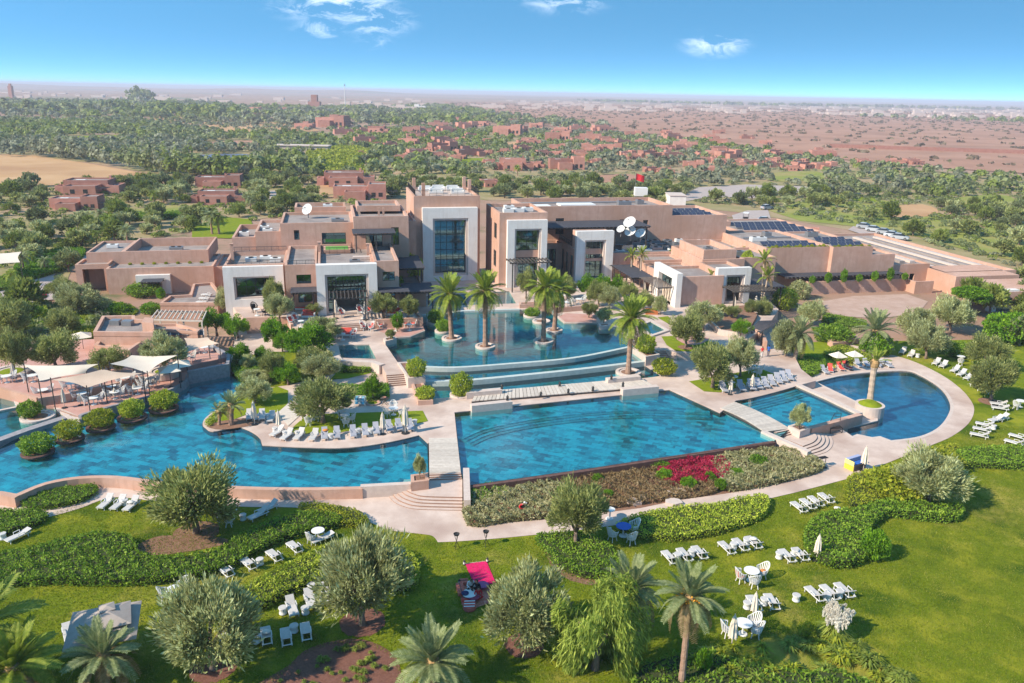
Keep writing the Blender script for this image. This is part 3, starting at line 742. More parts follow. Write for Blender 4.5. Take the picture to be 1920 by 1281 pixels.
# ---- grass on the raised decks
def patch(px, z, m=M_lawn2, sm=0, name='lawn'):
    return struct(MB().sheet(GP(px, z, sm), z + .03).build(name, m))
patch([z7(100, 880), z7(280, 760), z7(330, 720), z7(560, 660), z7(640, 690), z7(640, 780), z7(600, 850), z7(330, 870), z7(180, 930), z7(60, 950)], L1)
patch([z7(640, 1000), z7(745, 905), z7(800, 870), z7(1650, 842), z7(1690, 920), z7(1560, 950), z7(1300, 960), z7(1000, 1010), z7(700, 1015)], L1)
patch([z7(950, 620), z7(1010, 545), z7(1260, 540), z7(1260, 560), z7(1090, 600), z7(960, 610)], L1)
patch([z7(200, 520), z7(420, 400), z7(700, 400), z7(960, 480), z7(1000, 560), z7(640, 650), z7(320, 690), z7(290, 600)], L1, M_lawn)
patch([z9(245, 415), z9(330, 400), z9(600, 350), z9(690, 385), z9(560, 425), z9(400, 470), z9(320, 465)], L1)
patch([zD(880, 570), zD(1100, 560), zD(1600, 640), zD(1600, 780), zD(1380, 800), zD(1100, 790), zD(960, 700)], L2)
patch([zD(820, 285), zD(980, 265), zD(1020, 300), zD(1000, 390)], L2)
struct(MB().sheet(GP([zD(1090, 590), zD(1300, 560), zD(1600, 600), zD(1450, 690), zD(1250, 690)], L2, 3), L2 + .05).build('soil_bed', M_red_pave))
patch([z9(700, 345), z9(760, 250), z9(930, 210), z9(1000, 240), z9(930, 290), z9(850, 330), z9(740, 380)], 0.02, M_lawn2, 2)
struct(MB().sheet(GP([z7(30, 960), z7(150, 920), z7(330, 900), z7(440, 930), z7(330, 960), z7(150, 985)], L1, 3), L1 + .045).build('soil_bed', M_soil))
struct(MB().sheet(GP([z7(560, 860), z7(640, 790), z7(760, 850), z7(640, 960)], L1), L1 + .05).build('wood_path', M_wood))

# ---- stairs
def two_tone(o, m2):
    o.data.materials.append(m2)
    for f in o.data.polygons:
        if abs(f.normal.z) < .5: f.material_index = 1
def stairs(label, bl, br, tl, tr, z0, z1, n, m=M_pave):
    bl, br, tl, tr = (Vector((*p[:2], 0)) for p in (bl, br, tl, tr))
    t = thing('stairs', label, 'stairs', (bl.x, bl.y, z0))
    for k in range(n):
        a0, a1 = bl.lerp(tl, k / n), br.lerp(tr, k / n); b0, b1 = tl, tr
        b0 = bl.lerp(tl, (k + 1) / n) if k < n - 1 else tl; b1 = br.lerp(tr, (k + 1) / n) if k < n - 1 else tr
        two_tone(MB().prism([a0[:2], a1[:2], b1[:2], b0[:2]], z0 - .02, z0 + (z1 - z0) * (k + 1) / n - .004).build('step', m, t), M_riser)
    return t
M_riser = mat('darkened_riser_stone', (.27, .165, .13), (.33, .21, .165), 2, .9)  # brown risers, colour deepened to stand in for shade between steps
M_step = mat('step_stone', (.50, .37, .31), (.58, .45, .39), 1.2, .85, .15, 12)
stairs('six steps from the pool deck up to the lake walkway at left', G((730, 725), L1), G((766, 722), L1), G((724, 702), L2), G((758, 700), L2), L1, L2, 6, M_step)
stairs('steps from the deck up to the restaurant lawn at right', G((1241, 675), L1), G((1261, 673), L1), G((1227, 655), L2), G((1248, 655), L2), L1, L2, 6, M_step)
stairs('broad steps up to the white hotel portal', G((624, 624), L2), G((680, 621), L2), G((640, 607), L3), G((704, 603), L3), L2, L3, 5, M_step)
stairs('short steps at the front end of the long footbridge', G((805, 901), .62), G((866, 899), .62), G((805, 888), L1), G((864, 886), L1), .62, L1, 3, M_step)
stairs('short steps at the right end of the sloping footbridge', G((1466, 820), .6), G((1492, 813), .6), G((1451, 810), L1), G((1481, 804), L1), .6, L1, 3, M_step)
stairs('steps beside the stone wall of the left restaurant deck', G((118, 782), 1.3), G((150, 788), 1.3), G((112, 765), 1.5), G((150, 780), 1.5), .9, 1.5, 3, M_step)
def round_stairs(label, outer, inner, back, z1, n):
    t = thing('stairs', label, 'stairs', (outer[0][0], outer[0][1], 0))
    for k in range(n):
        f = k / (n - .999) if n > 1 else 0
        f = min(f, 1)
        o = [(a[0] + (b[0] - a[0]) * f, a[1] + (b[1] - a[1]) * f) for a, b in zip(outer, inner)]
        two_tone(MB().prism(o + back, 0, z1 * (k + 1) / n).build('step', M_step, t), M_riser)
    return t
so = smooth(GP([(725, 925), (736, 941), (755, 951), (785, 957), (867, 959)]), 4, False); si = smooth(GP([(757, 911), (763, 919), (775, 925), (797, 930), (867, 932)], .62), 4, False)
round_stairs('rounded pale steps from the path up to the footbridge', so, si, GP([(867, 897), (757, 899)], .62), .62, 5)
so = smooth(GP([z9(925, 672), z9(958, 700), z9(962, 738), z9(930, 772), z9(850, 797)]), 4, False); si = smooth(GP([z9(868, 663), z9(885, 688), z9(880, 704), z9(860, 720), z9(815, 737)], .6), 4, False)
round_stairs('rounded pale steps fanning down to the right patio', so, si, GP([z9(700, 690), z9(765, 672)], .6), .6, 5)
# walls flanking the steps
tag(MB().strip(GP([(874, 884), (876, 945)], .8), .55, 0, 1.15).build('garden_wall', M_coping), 'pale wall on the right side of the rounded bridge steps', 'wall')
tag(MB().strip(GP([(676, 911), (770, 906)], 1.1), .5, 0, 1.12).build('garden_wall', M_coping), 'pale low wall left of the planted box by the bridge', 'wall')
tag(MB().strip(GP([z9(615, 662), z9(848, 765)], 1.1), .6, 0, 1.12).build('garden_wall', M_coping), 'long pale wall beside the sloping footbridge steps', 'wall')
tag(MB().strip(GP([(1496, 721), (1555, 747), (1613, 775)], L1 + .1), .7, -1.0, L1 + .12).build('pool_wall', M_coping), 'pale coping wall between the two right-hand pools', 'wall')
tag(MB().strip(GP([(1613, 777), (1566, 790), (1518, 803)], L1 + .1), .6, -1.0, L1 + .15).build('pool_wall', M_plaster), 'pink wall on the near side of the small right pool', 'wall')

for ln in (GP([(1496, 721), (1555, 747), (1613, 775)], L1 + .1),): struct(MB().strip(ln, .82, -.6, .90).build('pool_lining', M_darktile))
for ln, z_ in ((W1, 1.40), (W2, .90)): struct(MB().strip(ln, .72, .4, z_).build('pool_lining', M_darktile))
# ---- bridges
def bridge(label, a0, a1, b0, b1, z, n, arch=0.0, thick=.09, under=None):
    """planks laid across from side a (a0..a1) to side b (b0..b1)"""
    a0, a1, b0, b1 = (Vector((*p[:2], 0)) for p in (a0, a1, b0, b1))
    t = thing('footbridge', label, 'bridge', (a0.x, a0.y, z - .5))
    zz = lambda f: z + arch * 4 * f * (1 - f)
    for k in range(n):
        f0, f1 = k / n + .06 / n, (k + 1) / n - .06 / n; j = random.uniform(-.004, .004)
        p = [a0.lerp(a1, f0), a0.lerp(a1, f1), b0.lerp(b1, f1), b0.lerp(b1, f0)]
        m = MB(); h0, h1 = zz(f0) + j, zz(f1) + j
        vs = [(p[0].x, p[0].y, h0 - thick), (p[1].x, p[1].y, h1 - thick), (p[2].x, p[2].y, h1 - thick), (p[3].x, p[3].y, h0 - thick), (p[0].x, p[0].y, h0), (p[1].x, p[1].y, h1), (p[2].x, p[2].y, h1), (p[3].x, p[3].y, h0)]
        m._add(vs, [(0, 1, 2, 3), (7, 6, 5, 4), (4, 5, 1, 0), (5, 6, 2, 1), (6, 7, 3, 2), (7, 4, 0, 3)]); m.build('plank', M_wood, t)
    for s0, s1 in ((a0, a1), (b0, b1)):
        for k in range(8):
            p, q = s0.lerp(s1, k / 8), s0.lerp(s1, (k + 1) / 8)
            c = (a0 + b1) / 2; inn = (((b0 if s0 is a0 else a0) - s0).normalized()) * .12
            MB().bar((p.x + inn.x, p.y + inn.y, zz(k / 8) - thick - .14), (q.x + inn.x, q.y + inn.y, zz((k + 1) / 8) - thick - .14), .14, .26).build('beam', M_darkwood, t)
    return t
bridge('long pale plank footbridge between the left and central pools', G((804, 822), L1), G((805, 888), L1), G((857, 822), L1), G((864, 886), L1), L1 + .05, 26)
tag(MB().prism([tuple(G(p, L1)[:2]) for p in ((806, 824), (807, 884), (861, 883), (855, 824))], .1, L1 - .35).build('bridge_pier', M_darktile), 'dark causeway under the long plank footbridge', 'pier')
bridge('wide pale plank footbridge below the lake weirs', G((884, 752), 1.3), G((1228, 724), 1.3), G((893, 735), 1.3), G((1200, 708), 1.3), 1.3, 48)
bridge('sloping plank footbridge between central and right pools', G((1350, 766), L1), G((1433, 810), L1), G((1377, 754), L1), G((1481, 804), L1), L1 + .04, 30, arch=.22)
for px, z1_, lab in (([(873, 735), (940, 729)], 1.75, 'pale wall left behind the wide footbridge'), ([(883, 759), (959, 751)], 1.7, 'pale wall left before the wide footbridge'),
                     ([(1166, 729), (1233, 723)], 1.7, 'pale wall right before the wide footbridge'), ([(1138, 710), (1199, 704)], 1.75, 'pale wall right behind the wide footbridge beside the palm')):
    tag(MB().strip(GP(px, z1_), .75, .2, z1_).build('garden_wall', M_coping), lab, 'wall')

# ================================================================ HOTEL
TH = math.radians(13)
BU = Vector((math.cos(TH), math.sin(TH), 0)); BD = Vector((-math.sin(TH), math.cos(TH), 0))
BO = G((596, 592), L3); BO.z = 0
def Bw(s, t, z=0.0):
    v = BO + BU * s + BD * t; return Vector((v.x, v.y, z))
def onplane(t, p):
    r = ray(*p); O = BO + BD * t; k = O.dot(BD) / r.dot(BD)
    return (r.x * k - O.x) * BU.x + (r.y * k - O.y) * BU.y, CAM_H + r.z * k
def fbox(mb, s0, s1, t0, t1, za, zb):
    return mb.obox(Bw(s0, t0, za), BU * (s1 - s0), BD * (t1 - t0), (0, 0, zb - za))
def panel(mb, axis, fixed, thick, a0, a1, za, zb, holes=()):
    """slab wall with real openings; axis 's' runs along the front, 't' into the depth"""
    A = sorted({a0, a1, *[h[0] for h in holes], *[h[1] for h in holes]}); Z = sorted({za, zb, *[h[2] for h in holes], *[h[3] for h in holes]})
    A = [a for a in A if a0 <= a <= a1]; Z = [z for z in Z if za <= z <= zb]
    for i in range(len(A) - 1):
        j = 0
        while j < len(Z) - 1:
            hit = lambda j: any(h[0] < (A[i] + A[i + 1]) / 2 < h[1] and h[2] < (Z[j] + Z[j + 1]) / 2 < h[3] for h in holes)
            if hit(j): j += 1; continue
            k = j
            while k + 1 < len(Z) - 1 and not hit(k + 1): k += 1
            if axis == 's': fbox(mb, A[i], A[i + 1], fixed, fixed + thick, Z[j], Z[k + 1])
            else: fbox(mb, fixed, fixed + thick, A[i], A[i + 1], Z[j], Z[k + 1])
            j = k + 1
    return mb
def window(T, axis, fixed, a0, a1, za, zb, nx=2, nz=2, bar=.07, name='window', glass=True, sgn=1):
    """frame with panes; every pane is a piece of its own"""
    f = MB(); P = (lambda a, d, z: Bw(a, fixed + d, z)) if axis == 's' else (lambda a, d, z: Bw(fixed + d, a, z))
    va = BU if axis == 's' else BD; vd = BD if axis == 's' else BU
    def b(x0, x1, y0, y1): f.obox(P(x0, -.04, y0), va * (x1 - x0), vd * .09, (0, 0, y1 - y0))
    b(a0, a1, za, za + bar); b(a0, a1, zb - bar, zb); b(a0, a0 + bar, za + bar, zb - bar); b(a1 - bar, a1, za + bar, zb - bar)
    wx = (a1 - a0 - bar) / nx; wz = (zb - za - bar) / nz
    for i in range(1, nx): b(a0 + wx * i, a0 + wx * i + bar, za + bar, zb - bar)
    for j in range(1, nz):
        for i in range(nx): b(a0 + wx * i + bar, a0 + wx * (i + 1), za + wz * j, za + wz * j + bar)
    o = f.build(name, M_darkmetal, T)
    if glass:
        for i in range(nx):
            for j in range(nz):
                g = MB(); g.obox(P(a0 + wx * i + bar, .0, za + wz * j + bar), va * (wx - bar), vd * .012, (0, 0, wz - bar)); g.build('pane', M_glass, o)
    return o
def block(T, s0, s1, t0, t1, za, zb, par=.55, pt=.35, front=(), left=(), m=None, roof=None, name='wall', holl=True):
    """adobe block: four walls (openings in front and left ones), parapet and sunk gravel roof"""
    m = m or M_plaster; b = MB()
    panel(b, 's', t0, pt, s0, s1, za, zb, front)
    fbox(b, s0, s1, t1 - pt, t1, za, zb)
    panel(b, 't', s0, pt, t0 + pt, t1 - pt, za, zb, left)
    fbox(b, s1 - pt, s1, t0 + pt, t1 - pt, za, zb)
    o = b.build(name, m, T)
    r = MB(); fbox(r, s0 + pt, s1 - pt, t0 + pt, t1 - pt, zb - par - .25, zb - par); r.build('roof', roof or M_roof, T)
    if front or left:
        f = MB(); fbox(f, s0 + pt, s1 - pt, t0 + pt + 3.2, t0 + pt + 3.4, za + .4, zb - par - .3); f.build('inner_wall', M_int, T)
    return o
def portal(T, s0, s1, t0, t1, za, zb, hole, m=None, trim=.3):
    b = MB(); panel(b, 's', t0, t1 - t0, s0, s1, za, zb, [hole]); b.build('portal', m or M_plaster_w, T)
    if trim:
        b = MB(); h = hole
        panel(b, 's', t0 + .22, t1 - t0 - .24, h[0] + .002, h[1] - .002, h[2], h[3] - .002, [(h[0] + trim, h[1] - trim, h[2] - (0 if h[2] <= za + .01 else -trim), h[3] - trim)])
        b.build('portal_trim', M_coping, T)
def pergola(label, s0, s1, t0, t1, z, posts, ns, zb=None, solid=False, m=None, along='t', name='pergola', over=.35):
    m = m or M_darkwood; zb = L3 if zb is None else zb
    T = thing(name, label, 'pergola', Bw((s0 + s1) / 2, (t0 + t1) / 2, zb))
    for (s, t) in posts: fbox(MB(), s - .09, s + .09, t - .09, t + .09, zb, z - .18).build('post', m, T)
    for t in (t0 + .25, t1 - .25): fbox(MB(), s0, s1, t - .07, t + .07, z - .18, z).build('beam', m, T)
    for k in range(ns):
        if along == 't':
            s = s0 + .1 + (s1 - s0 - .2) * k / (ns - 1); fbox(MB(), s - .06, s + .06, t0 - over, t1, z + .002, z + .13).build('slat', m, T)
        else:
            t = t0 + .1 + (t1 - t0 - .2) * k / (ns - 1); fbox(MB(), s0 - over, s1 + over, t - .06, t + .06, z + .002, z + .12).build('slat', m, T)
    if solid:
        fbox(MB(), s0 - .1, s1 + .1, t0 - .1, t1, z + .14, z + .17).build('shade_cloth', M_shade, T)
    return T
M_shade = mat('dark_shade_cloth', (.045, .045, .055), (.075, .072, .085), 3, .8)
M_railg = mat('smoked_railing', (.05, .06, .065), None, rough=.2, spec=.5)
def rail(T, pts, z, h=.95, m=None, name='railing', panelled=True):
    for (a, b_) in zip(pts[:-1], pts[1:]):
        A, B2 = Bw(*a, 0), Bw(*b_, 0); mb = MB(); n = max(2, int((B2 - A).length / 1.1))
        mb.bar((A.x, A.y, z + h), (B2.x, B2.y, z + h), .06, .06); mb.bar((A.x, A.y, z + .12), (B2.x, B2.y, z + .12), .04, .04)
        for k in range(n + 1):
            p = A.lerp(B2, k / n); mb.bar((p.x, p.y, z), (p.x, p.y, z + h), .05, .05)
        if panelled:
            k = 40
            d = (B2 - A).normalized()
            for i in range(n): 
                p, q = A.lerp(B2, i / n), A.lerp(B2, (i + 1) / n)
                for u in range(1, 6):
                    r = p.lerp(q, u / 6); mb.bar((r.x, r.y, z + .12), (r.x, r.y, z + h), .02, .02)
        mb.build(name, m or M_darkmetal, T)

# --- tall lobby tower
T = thing('lobby_tower', 'tall pink tower with white portal and great gridded window above the lake', 'building', Bw(21.5, 23.7, L2))
block(T, 16.0, 27.2, 23.7, 37, 1.5, 16.3, par=.3, front=[(19, 25, 2.9, 12.7)], roof=M_pave)
portal(T, 17.3, 26.6, 22.6, 23.7, 1.6, 14.45, (19.0, 25.0, 2.9, 12.7), trim=.35)
window(T, 's', 23.8, 19.3, 24.7, 3.3, 12.4, 5, 7, .09)
fbox(MB(), 18.9, 25.1, 22.7, 23.4, 1.55, 2.88).build('window_apron', M_plaster, T)
rail(T, [(16.3, 36.6), (16.3, 24), (27, 24), (27, 36.6), (16.3, 36.6)], 16.3)
for (s, t) in ((16.9, 34), (17.6, 25.6), (26.2, 35.5), (26.4, 31)):
    fbox(MB(), s, s + .55, t, t + .55, 16.1, 18.2).build('chimney', M_plaster, T)
# --- middle wing with balcony window
T = thing('hotel_wing', 'pink two storey wing with white portal right of the tall tower', 'building', Bw(33, 17, L2))
lw = [(19.2, 21.4, 9.6, 12.2), (19.4, 21.6, 4.8, 7.6)]
block(T, 29.2, 37.3, 17, 28.5, 1.5, 14.3, front=[(31.6, 36.1, 2, 11.8)], left=lw)
for h in lw: window(T, 't', 29.35, *h, 1, 2)
portal(T, 30.4, 37.1, 16.1, 17, 1.8, 13.2, (31.6, 36.1, 2, 11.8))
window(T, 's', 17.1, 31.9, 35.8, 8.1, 11.5, 4, 3)
fbox(MB(), 31.9, 35.8, 17.0, 17.3, 6.9, 8.08).build('balcony_front', M_plaster, T)
window(T, 's', 17.1, 31.9, 35.8, 2.0, 6.88, 3, 2)
pergola('small dark slatted pergola over the doors of the wing right of the tower', 30.1, 37.0, 12.6, 15.9, 6.9, [(30.6, 12.9), (36.4, 12.9)], 12, zb=L2)
# --- long rear block and its roof terrace
T = thing('rear_block', 'long pink rear block behind the roof pergola', 'building', Bw(50, 32, 0))
hs = [(40.0, 40.9, 8.2, 11.0), (43.0, 44.6, 8.0, 11.0), (55.5, 57.5, 8.6, 10.6), (60.2, 61.2, 9.4, 10.4)]
block(T, 37.2, 66.0, 32, 44, 0, 13.2, par=.7, front=hs)
for h in hs: window(T, 's', 32.2, *h, 1 if h[1] - h[0] < 1.3 else 2, 1)
fbox(MB(), 45, 52, 36, 39, 12.55, 12.9).build('skylight', M_white, T); fbox(MB(), 40, 43, 35, 38, 12.55, 12.8).build('skylight', M_white, T)
T2 = thing('rear_block', 'low pink rear block with solar panels left of the service yard', 'building', Bw(72, 32, 0))
block(T2, 66.0, 77.5, 32, 46, 0, 11.2, par=.5)
pergola('long dark roof terrace pergola behind the second white portal', 38.8, 58.5, 24.2, 31.6, 10.4, [(44, 24.6), (52, 24.6), (58, 24.6)], 26, zb=6.6, solid=True)
# --- wing N
T = thing('hotel_wing', 'lower pink wing with white portal and tall glass door by the garden', 'building', Bw(46.7, 20, L2))
cl = [(21.8, 23.4, 2.2, 6.0), (24.6, 26.2, 2.2, 6.0), (27.4, 29.0, 2.2, 6.0)]
block(T, 43.4, 50.2, 20.6, 31.9, 0, 7.3, par=.6, front=[(44.8, 48.6, 2, 6.4)], left=cl)
for h in cl: window(T, 't', 43.55, *h, 1, 2)
portal(T, 43.3, 50.0, 19.6, 20.6, 1.8, 10.6, (44.8, 48.6, 2, 9.05))
window(T, 's', 20.7, 45.05, 48.35, 5.7, 8.8, 4, 3); window(T, 's', 20.7, 45.05, 48.35, 2.0, 5.2, 3, 2)
fbox(MB(), 45.05, 48.35, 20.62, 20.9, 5.22, 5.68).build('lintel', M_plaster, T)
block(T, 43.7, 49.7, 20.62, 23.4, 7.3, 10.3, par=.3, name='upper_wall', front=[(45, 48.5, 7.4, 8.9)])
rail(T, [(43.7, 23.6), (43.7, 31.6)], 7.3, .8)
T = thing('hotel_wing', 'low pink link between the two white portals right of the tower', 'building', Bw(40, 28, L2))
ln = [(38.2, 39.6, 2.2, 6.0), (40.6, 42.2, 2.2, 6.0)]
block(T, 37.3, 43.4, 28.4, 32, 0, 7.0, par=.6, front=ln)
for h in ln: window(T, 's', 28.5, *h, 1, 2)
# --- restaurant wing Q
zt = zat(Bw(53.6, -.2), 502)
T = thing('restaurant_wing', 'restaurant wing with two white portals, one sunlit facing left', 'building', Bw(60, 8, L2))
b = MB(); panel(b, 't', 53.2, .9, -.2, 8.8, 1.8, 7.3, [(1.6, 6.8, 2.0, 6.2)]); b.build('portal', M_plaster_w, T)
window(T, 't', 53.9, 1.6, 6.8, 4.6, 6.2, 4, 1)
for k in range(5): fbox(MB(), 53.9, 53.96, 1.8 + k * 1.0, 2.5 + k * 1.0, 2.0, 4.5).build('curtain', M_curtain, T)
block(T, 54.1, 61.4, .6, 8.4, 1.5, 6.6, par=.4, left=[(1.6, 6.8, 2.0, 6.2)])
block(T, 61.4, 69.0, 8.4, 21, 0, 7.5, par=.4)
block(T, 62.0, 67.9, 9.4, 19, 7.1, 8.9, par=.9, name='upper_wall')
portal(T, 60.4, 66.1, .8, 1.7, 1.5, 7.7, (61.9, 65.1, 2, 6.6))
block(T, 60.7, 65.9, 1.7, 8.4, 1.5, 7.2, par=.4, front=[(61.9, 65.1, 2, 6.6)], name='front_wall')
window(T, 's', 1.75, 62.1, 64.9, 5.0, 6.4, 4, 1)
block(T, 54.0, 61.4, 8.4, 16, 0, 5.6, par=.4, name='side_wall')
pergola('grey slatted pergola at the sunlit restaurant portal', 50.6, 53.0, .6, 7.6, 5.0, [(50.9, 1.0), (50.9, 7.0)], 10, zb=L2, along='s', m=mat('weathered_wood', (.19, .15, .13), (.25, .20, .17), 4, .8))
pergola('dark slatted pergola at the shaded restaurant portal', 61.2, 68.2, -3.2, .7, 4.9, [(61.6, -2.8), (67.8, -2.8)], 14, zb=L2)
pergola('flat dark roofed loggia left of the sunlit restaurant portal', 49.6, 53.2, 9.0, 19, 4.6, [(50, 9.4), (50, 12.5), (50, 15.6), (50, 18.6)], 10, zb=L2, solid=True, along='s')
pergola('dark vine pergola between the restaurant portals', 66.4, 73.0, 2.0, 8.0, 4.0, [(66.8, 2.4), (69.8, 2.4), (72.6, 2.4)], 12, zb=1.0, solid=True)
# --- service roof between the wings
T = thing('service_block', 'flat service roof crowded with machines behind the restaurant', 'building', Bw(62, 26, 0))
block(T, 50.2, 76.9, 21.2, 31.9, 0, 6.4, par=.35)
block(T, 54.2, 61.4, 16.1, 21.1, 0, 6.0, par=.35, name='low_wall')
block(T, 69.0, 76.9, 12, 21.1, 0, 6.9, par=.4, name='side_wall')
# --- right service block S
T = thing('kitchen_block', 'broad plain pink block with solar panels right of the restaurant', 'building', Bw(88, 15, 0))
block(T, 76.9, 89.5, 15.5, 34, 0, 7.75, par=.35)
block(T, 89.5, 97.6, 14.5, 31, 0, 7.85, par=.35)
block(T, 97.6, 102.4, 14.5, 27, 0, 6.3, par=.35, name='low_wall')
T = thing('service_hall', 'long low pink hall at the far right with pale roof strips', 'building', Bw(115, 11, 0))
block(T, 102.4, 110.6, 15, 34, 0, 4.2, par=.3, front=[(106.6, 107.6, 0, 2.4)])
block(T, 110.6, 126, 11, 52, 0, 3.4, par=.5)
for k in range(5):
    fbox(MB(), 112.2 + k * 2.6, 113.2 + k * 2.6, 13, 48, 3.0, 3.35).build('roof_strip', M_coping if k % 2 == 0 else M_roof, T)
for k in range(3): fbox(MB(), 103.4 + k * 2.2, 104.5 + k * 2.2, 17, 32, 3.95, 4.4).build('roof_strip', M_coping if k != 1 else M_roof, T)
T = thing('garden_wall', 'pink yard wall with returns before the right service block', 'wall', Bw(94, 12, 0))
panel(MB(), 's', 11.8, .4, 83.6, 104, 0, 2.3).build('wall_run', M_plaster, T)
fbox(MB(), 83.6, 84.0, 12.2, 15.3, 0, 2.3).build('wall_run', M_plaster, T); fbox(MB(), 103.6, 107.4, 9.6, 10.0, 0, 2.2).build('wall_run', M_plaster, T); fbox(MB(), 103.6, 104, 10.0, 11.8, 0, 2.2).build('wall_run', M_plaster, T)
pergola('long low dark pergola against the plain service block', 79.5, 103, 12.3, 15.3, 3.0, [(84 + 3.1 * k, 12.5) for k in range(7)], 30, zb=0, solid=True, over=.6)
# --- left plain building A
T = thing('spa_building', 'broad stepped pink building at left with small white portal', 'building', Bw(-27, 29, 0))
block(T, -33.8, -17.2, 29, 40, 0, 4.3, par=.3, front=[(-27.6, -25.3, 0, 2.6)])
block(T, -32.1, -18.5, 34, 47, 3.8, 6.15, par=1.5, name='upper_wall')
block(T, -37.8, -32.1, 34, 45, 0, 6.1, par=.35, name='side_wall')
block(T, -38.9, -33.8, 31, 36, 0, 4.7, par=.35, front=[(-37.9, -34.6, 0, 3.9)], name='porch_wall')
portal(T, -29.3, -24.0, 28.2, 29, 0, 3.2, (-27.6, -25.3, 0, 2.6), trim=.2)
window(T, 's', 28.9, -27.4, -25.5, 1.9, 2.5, 2, 1)
pergola('little dark canopy at the white spa door', -28.0, -24.9, 25.6, 28.1, 2.5, [(-27.8, 25.9), (-25.1, 25.9)], 7, zb=0, solid=True)
block(T, -17.2, -11.5, 30, 41, 0, 4.0, par=.5, name='link_wall')
# spa annex with roof terrace
T = thing('spa_annex', 'low flat roofed annex with sun beds before the spa', 'building', G((350, 560), 0))
ann = GP([(300, 570), (318, 556), (356, 554), (362, 534), (398, 531), (412, 548), (408, 570)], 2.6)
MB().prism(ann, 0, 2.35).build('wall', M_plaster, T); MB().ring(ann, .35, 2.2, 2.75).build('parapet', M_plaster, T); MB().sheet(offset_poly(ccw(ann), -.3), 2.37).build('roof', M_roof, T)
# --- front left villa B
T = thing('villa_wing', 'left villa wing with wide window in a white front', 'building', Bw(-8, 7, L2))
block(T, -12.7, -4.3, 7.1, 18, 0, 8.9, par=.75, front=[(-11.5, -5.8, 4.0, 7.3)])
portal(T, -12.85, -4.6, 6.3, 7.1, 0, 8.75, (-11.5, -5.8, 4.0, 7.3), trim=.25)
window(T, 's', 7.2, -11.2, -6.05, 4.3, 7.0, 4, 2)
rail(T, [(-12.3, 7.5), (-4.6, 7.5)], 8.9, .6, M_railg); rail(T, [(-12.3, 17.6), (-4.6, 17.6)], 8.9, .6, M_railg)
T = thing('villa_wing', 'villa block with two windows left of the big white portal', 'building', Bw(-2, 3, L3))
wn_ = [(-2.7, -.7, 6.8, 8.1), (-2.6, -.7, 4.1, 6.0)]
block(T, -4.2, .15, 3, 17.9, 0, 9.5, par=.5, front=wn_)
for h in wn_: window(T, 's', 3.12, *h, 2, 1)
rail(T, [(-3.8, 3.3), (-.1, 3.3)], 9.5, .6, M_railg)
T = thing('villa_wing', 'central villa behind the big white terrace portal', 'building', Bw(4.2, 0, L3))
block(T, .3, 8.1, 1.2, 17.9, 0, 9.6, par=.6, front=[(1.2, 7.1, 2.9, 8.65)])
portal(T, .05, 8.3, -.05, 1.2, 2.4, 10.0, (1.2, 7.1, 2.9, 8.65), trim=.3)
window(T, 's', 1.3, 1.5, 6.8, 6.0, 8.3, 5, 2); window(T, 's', 1.3, 1.5, 2.6, 2.9, 5.9, 1, 2); window(T, 's', 1.3, 5.7, 6.8, 2.9, 5.9, 1, 2)
T2 = T
T = thing('villa_wing', 'villa block with small windows right of the big white portal', 'building', Bw(10, 2, L3))
wr = [(9.2, 10.9, 7.1, 8.4), (9.2, 10.9, 3.2, 5.4)]
block(T, 8.1, 11.5, 2, 17.9, 0, 9.95, par=.5, front=wr)
for h in wr: window(T, 's', 2.12, *h, 2, 1)
pergola('dark slatted pergola in front of the big white portal', 1.6, 6.9, -4.2, -.1, 6.3, [(2.2, -3.9), (6.4, -3.9)], 11, zb=L3)
pergola('flat dark canopy left of the big white portal', -3.4, .0, -.2, 2.9, 6.2, [(-3.1, .2), (-.5, .2)], 8, zb=L3, solid=True)
pergola('flat dark canopy with creepers right of the big white portal', 8.5, 12.6, -1.0, 1.9, 6.0, [(8.9, -.7), (12.3, -.7)], 8, zb=L3, solid=True)
# upper villa floors
T = thing('villa_upper_floor', 'upper villa floor with wide window above the roof terrace', 'building', Bw(0, 18, 8))
hc = [(0.9, 4.6, 9.5, 11.4), (-3.3, -2.5, 10.4, 11.9)]
block(T, -5.3, 5.8, 18, 30, 0, 13.0, par=.45, front=hc)
window(T, 's', 18.1, *hc[0], 2, 1); window(T, 's', 18.1, *hc[1], 1, 1)
block(T, -9.2, -5.3, 19, 31, 0, 11.6, par=.45, name='side_wall'); block(T, -12.8, -9.2, 20, 33, 0, 10.6, par=.8, name='low_side_wall')
block(T, -3.5, 5.0, 30, 36, 0, 13.8, par=.6, name='rear_wall')
T = thing('villa_upper_floor', 'taller pink upper floor with dark pergola left of the tower', 'building', Bw(10, 16, 8))
hd = [(7.6, 10.2, 9.4, 12.2), (11.6, 12.8, 9.6, 12.4)]
block(T, 5.8, 14.35, 16.2, 30, 0, 14.15, par=.5, front=hd)
for h in hd: window(T, 's', 16.3, *h, 2, 1)
block(T, 6.6, 13.6, 22, 29, 14.1, 15.0, par=.5, name='upper_parapet')
for s in (9.7, 10.4): fbox(MB(), s, s + .3, 17.4, 17.7, 14.1, 15.3).build('chimney', M_plaster, T)
pergola('dark solid pergola on the villa roof terrace', 5.6, 11.9, 11.8, 16.1, 12.1, [(6.0, 12.2), (9.0, 12.2), (11.5, 12.2)], 12, zb=9.3, solid=True)
T = thing('link_block', 'narrow pink link between the villas and the tall tower', 'building', Bw(15, 22, 0))
block(T, 14.35, 16.0, 21, 33, 0, 12.6, par=.4)
block(T, 11.5, 15.8, 6, 20.9, 0, 4.6, par=.3, name='low_wall')
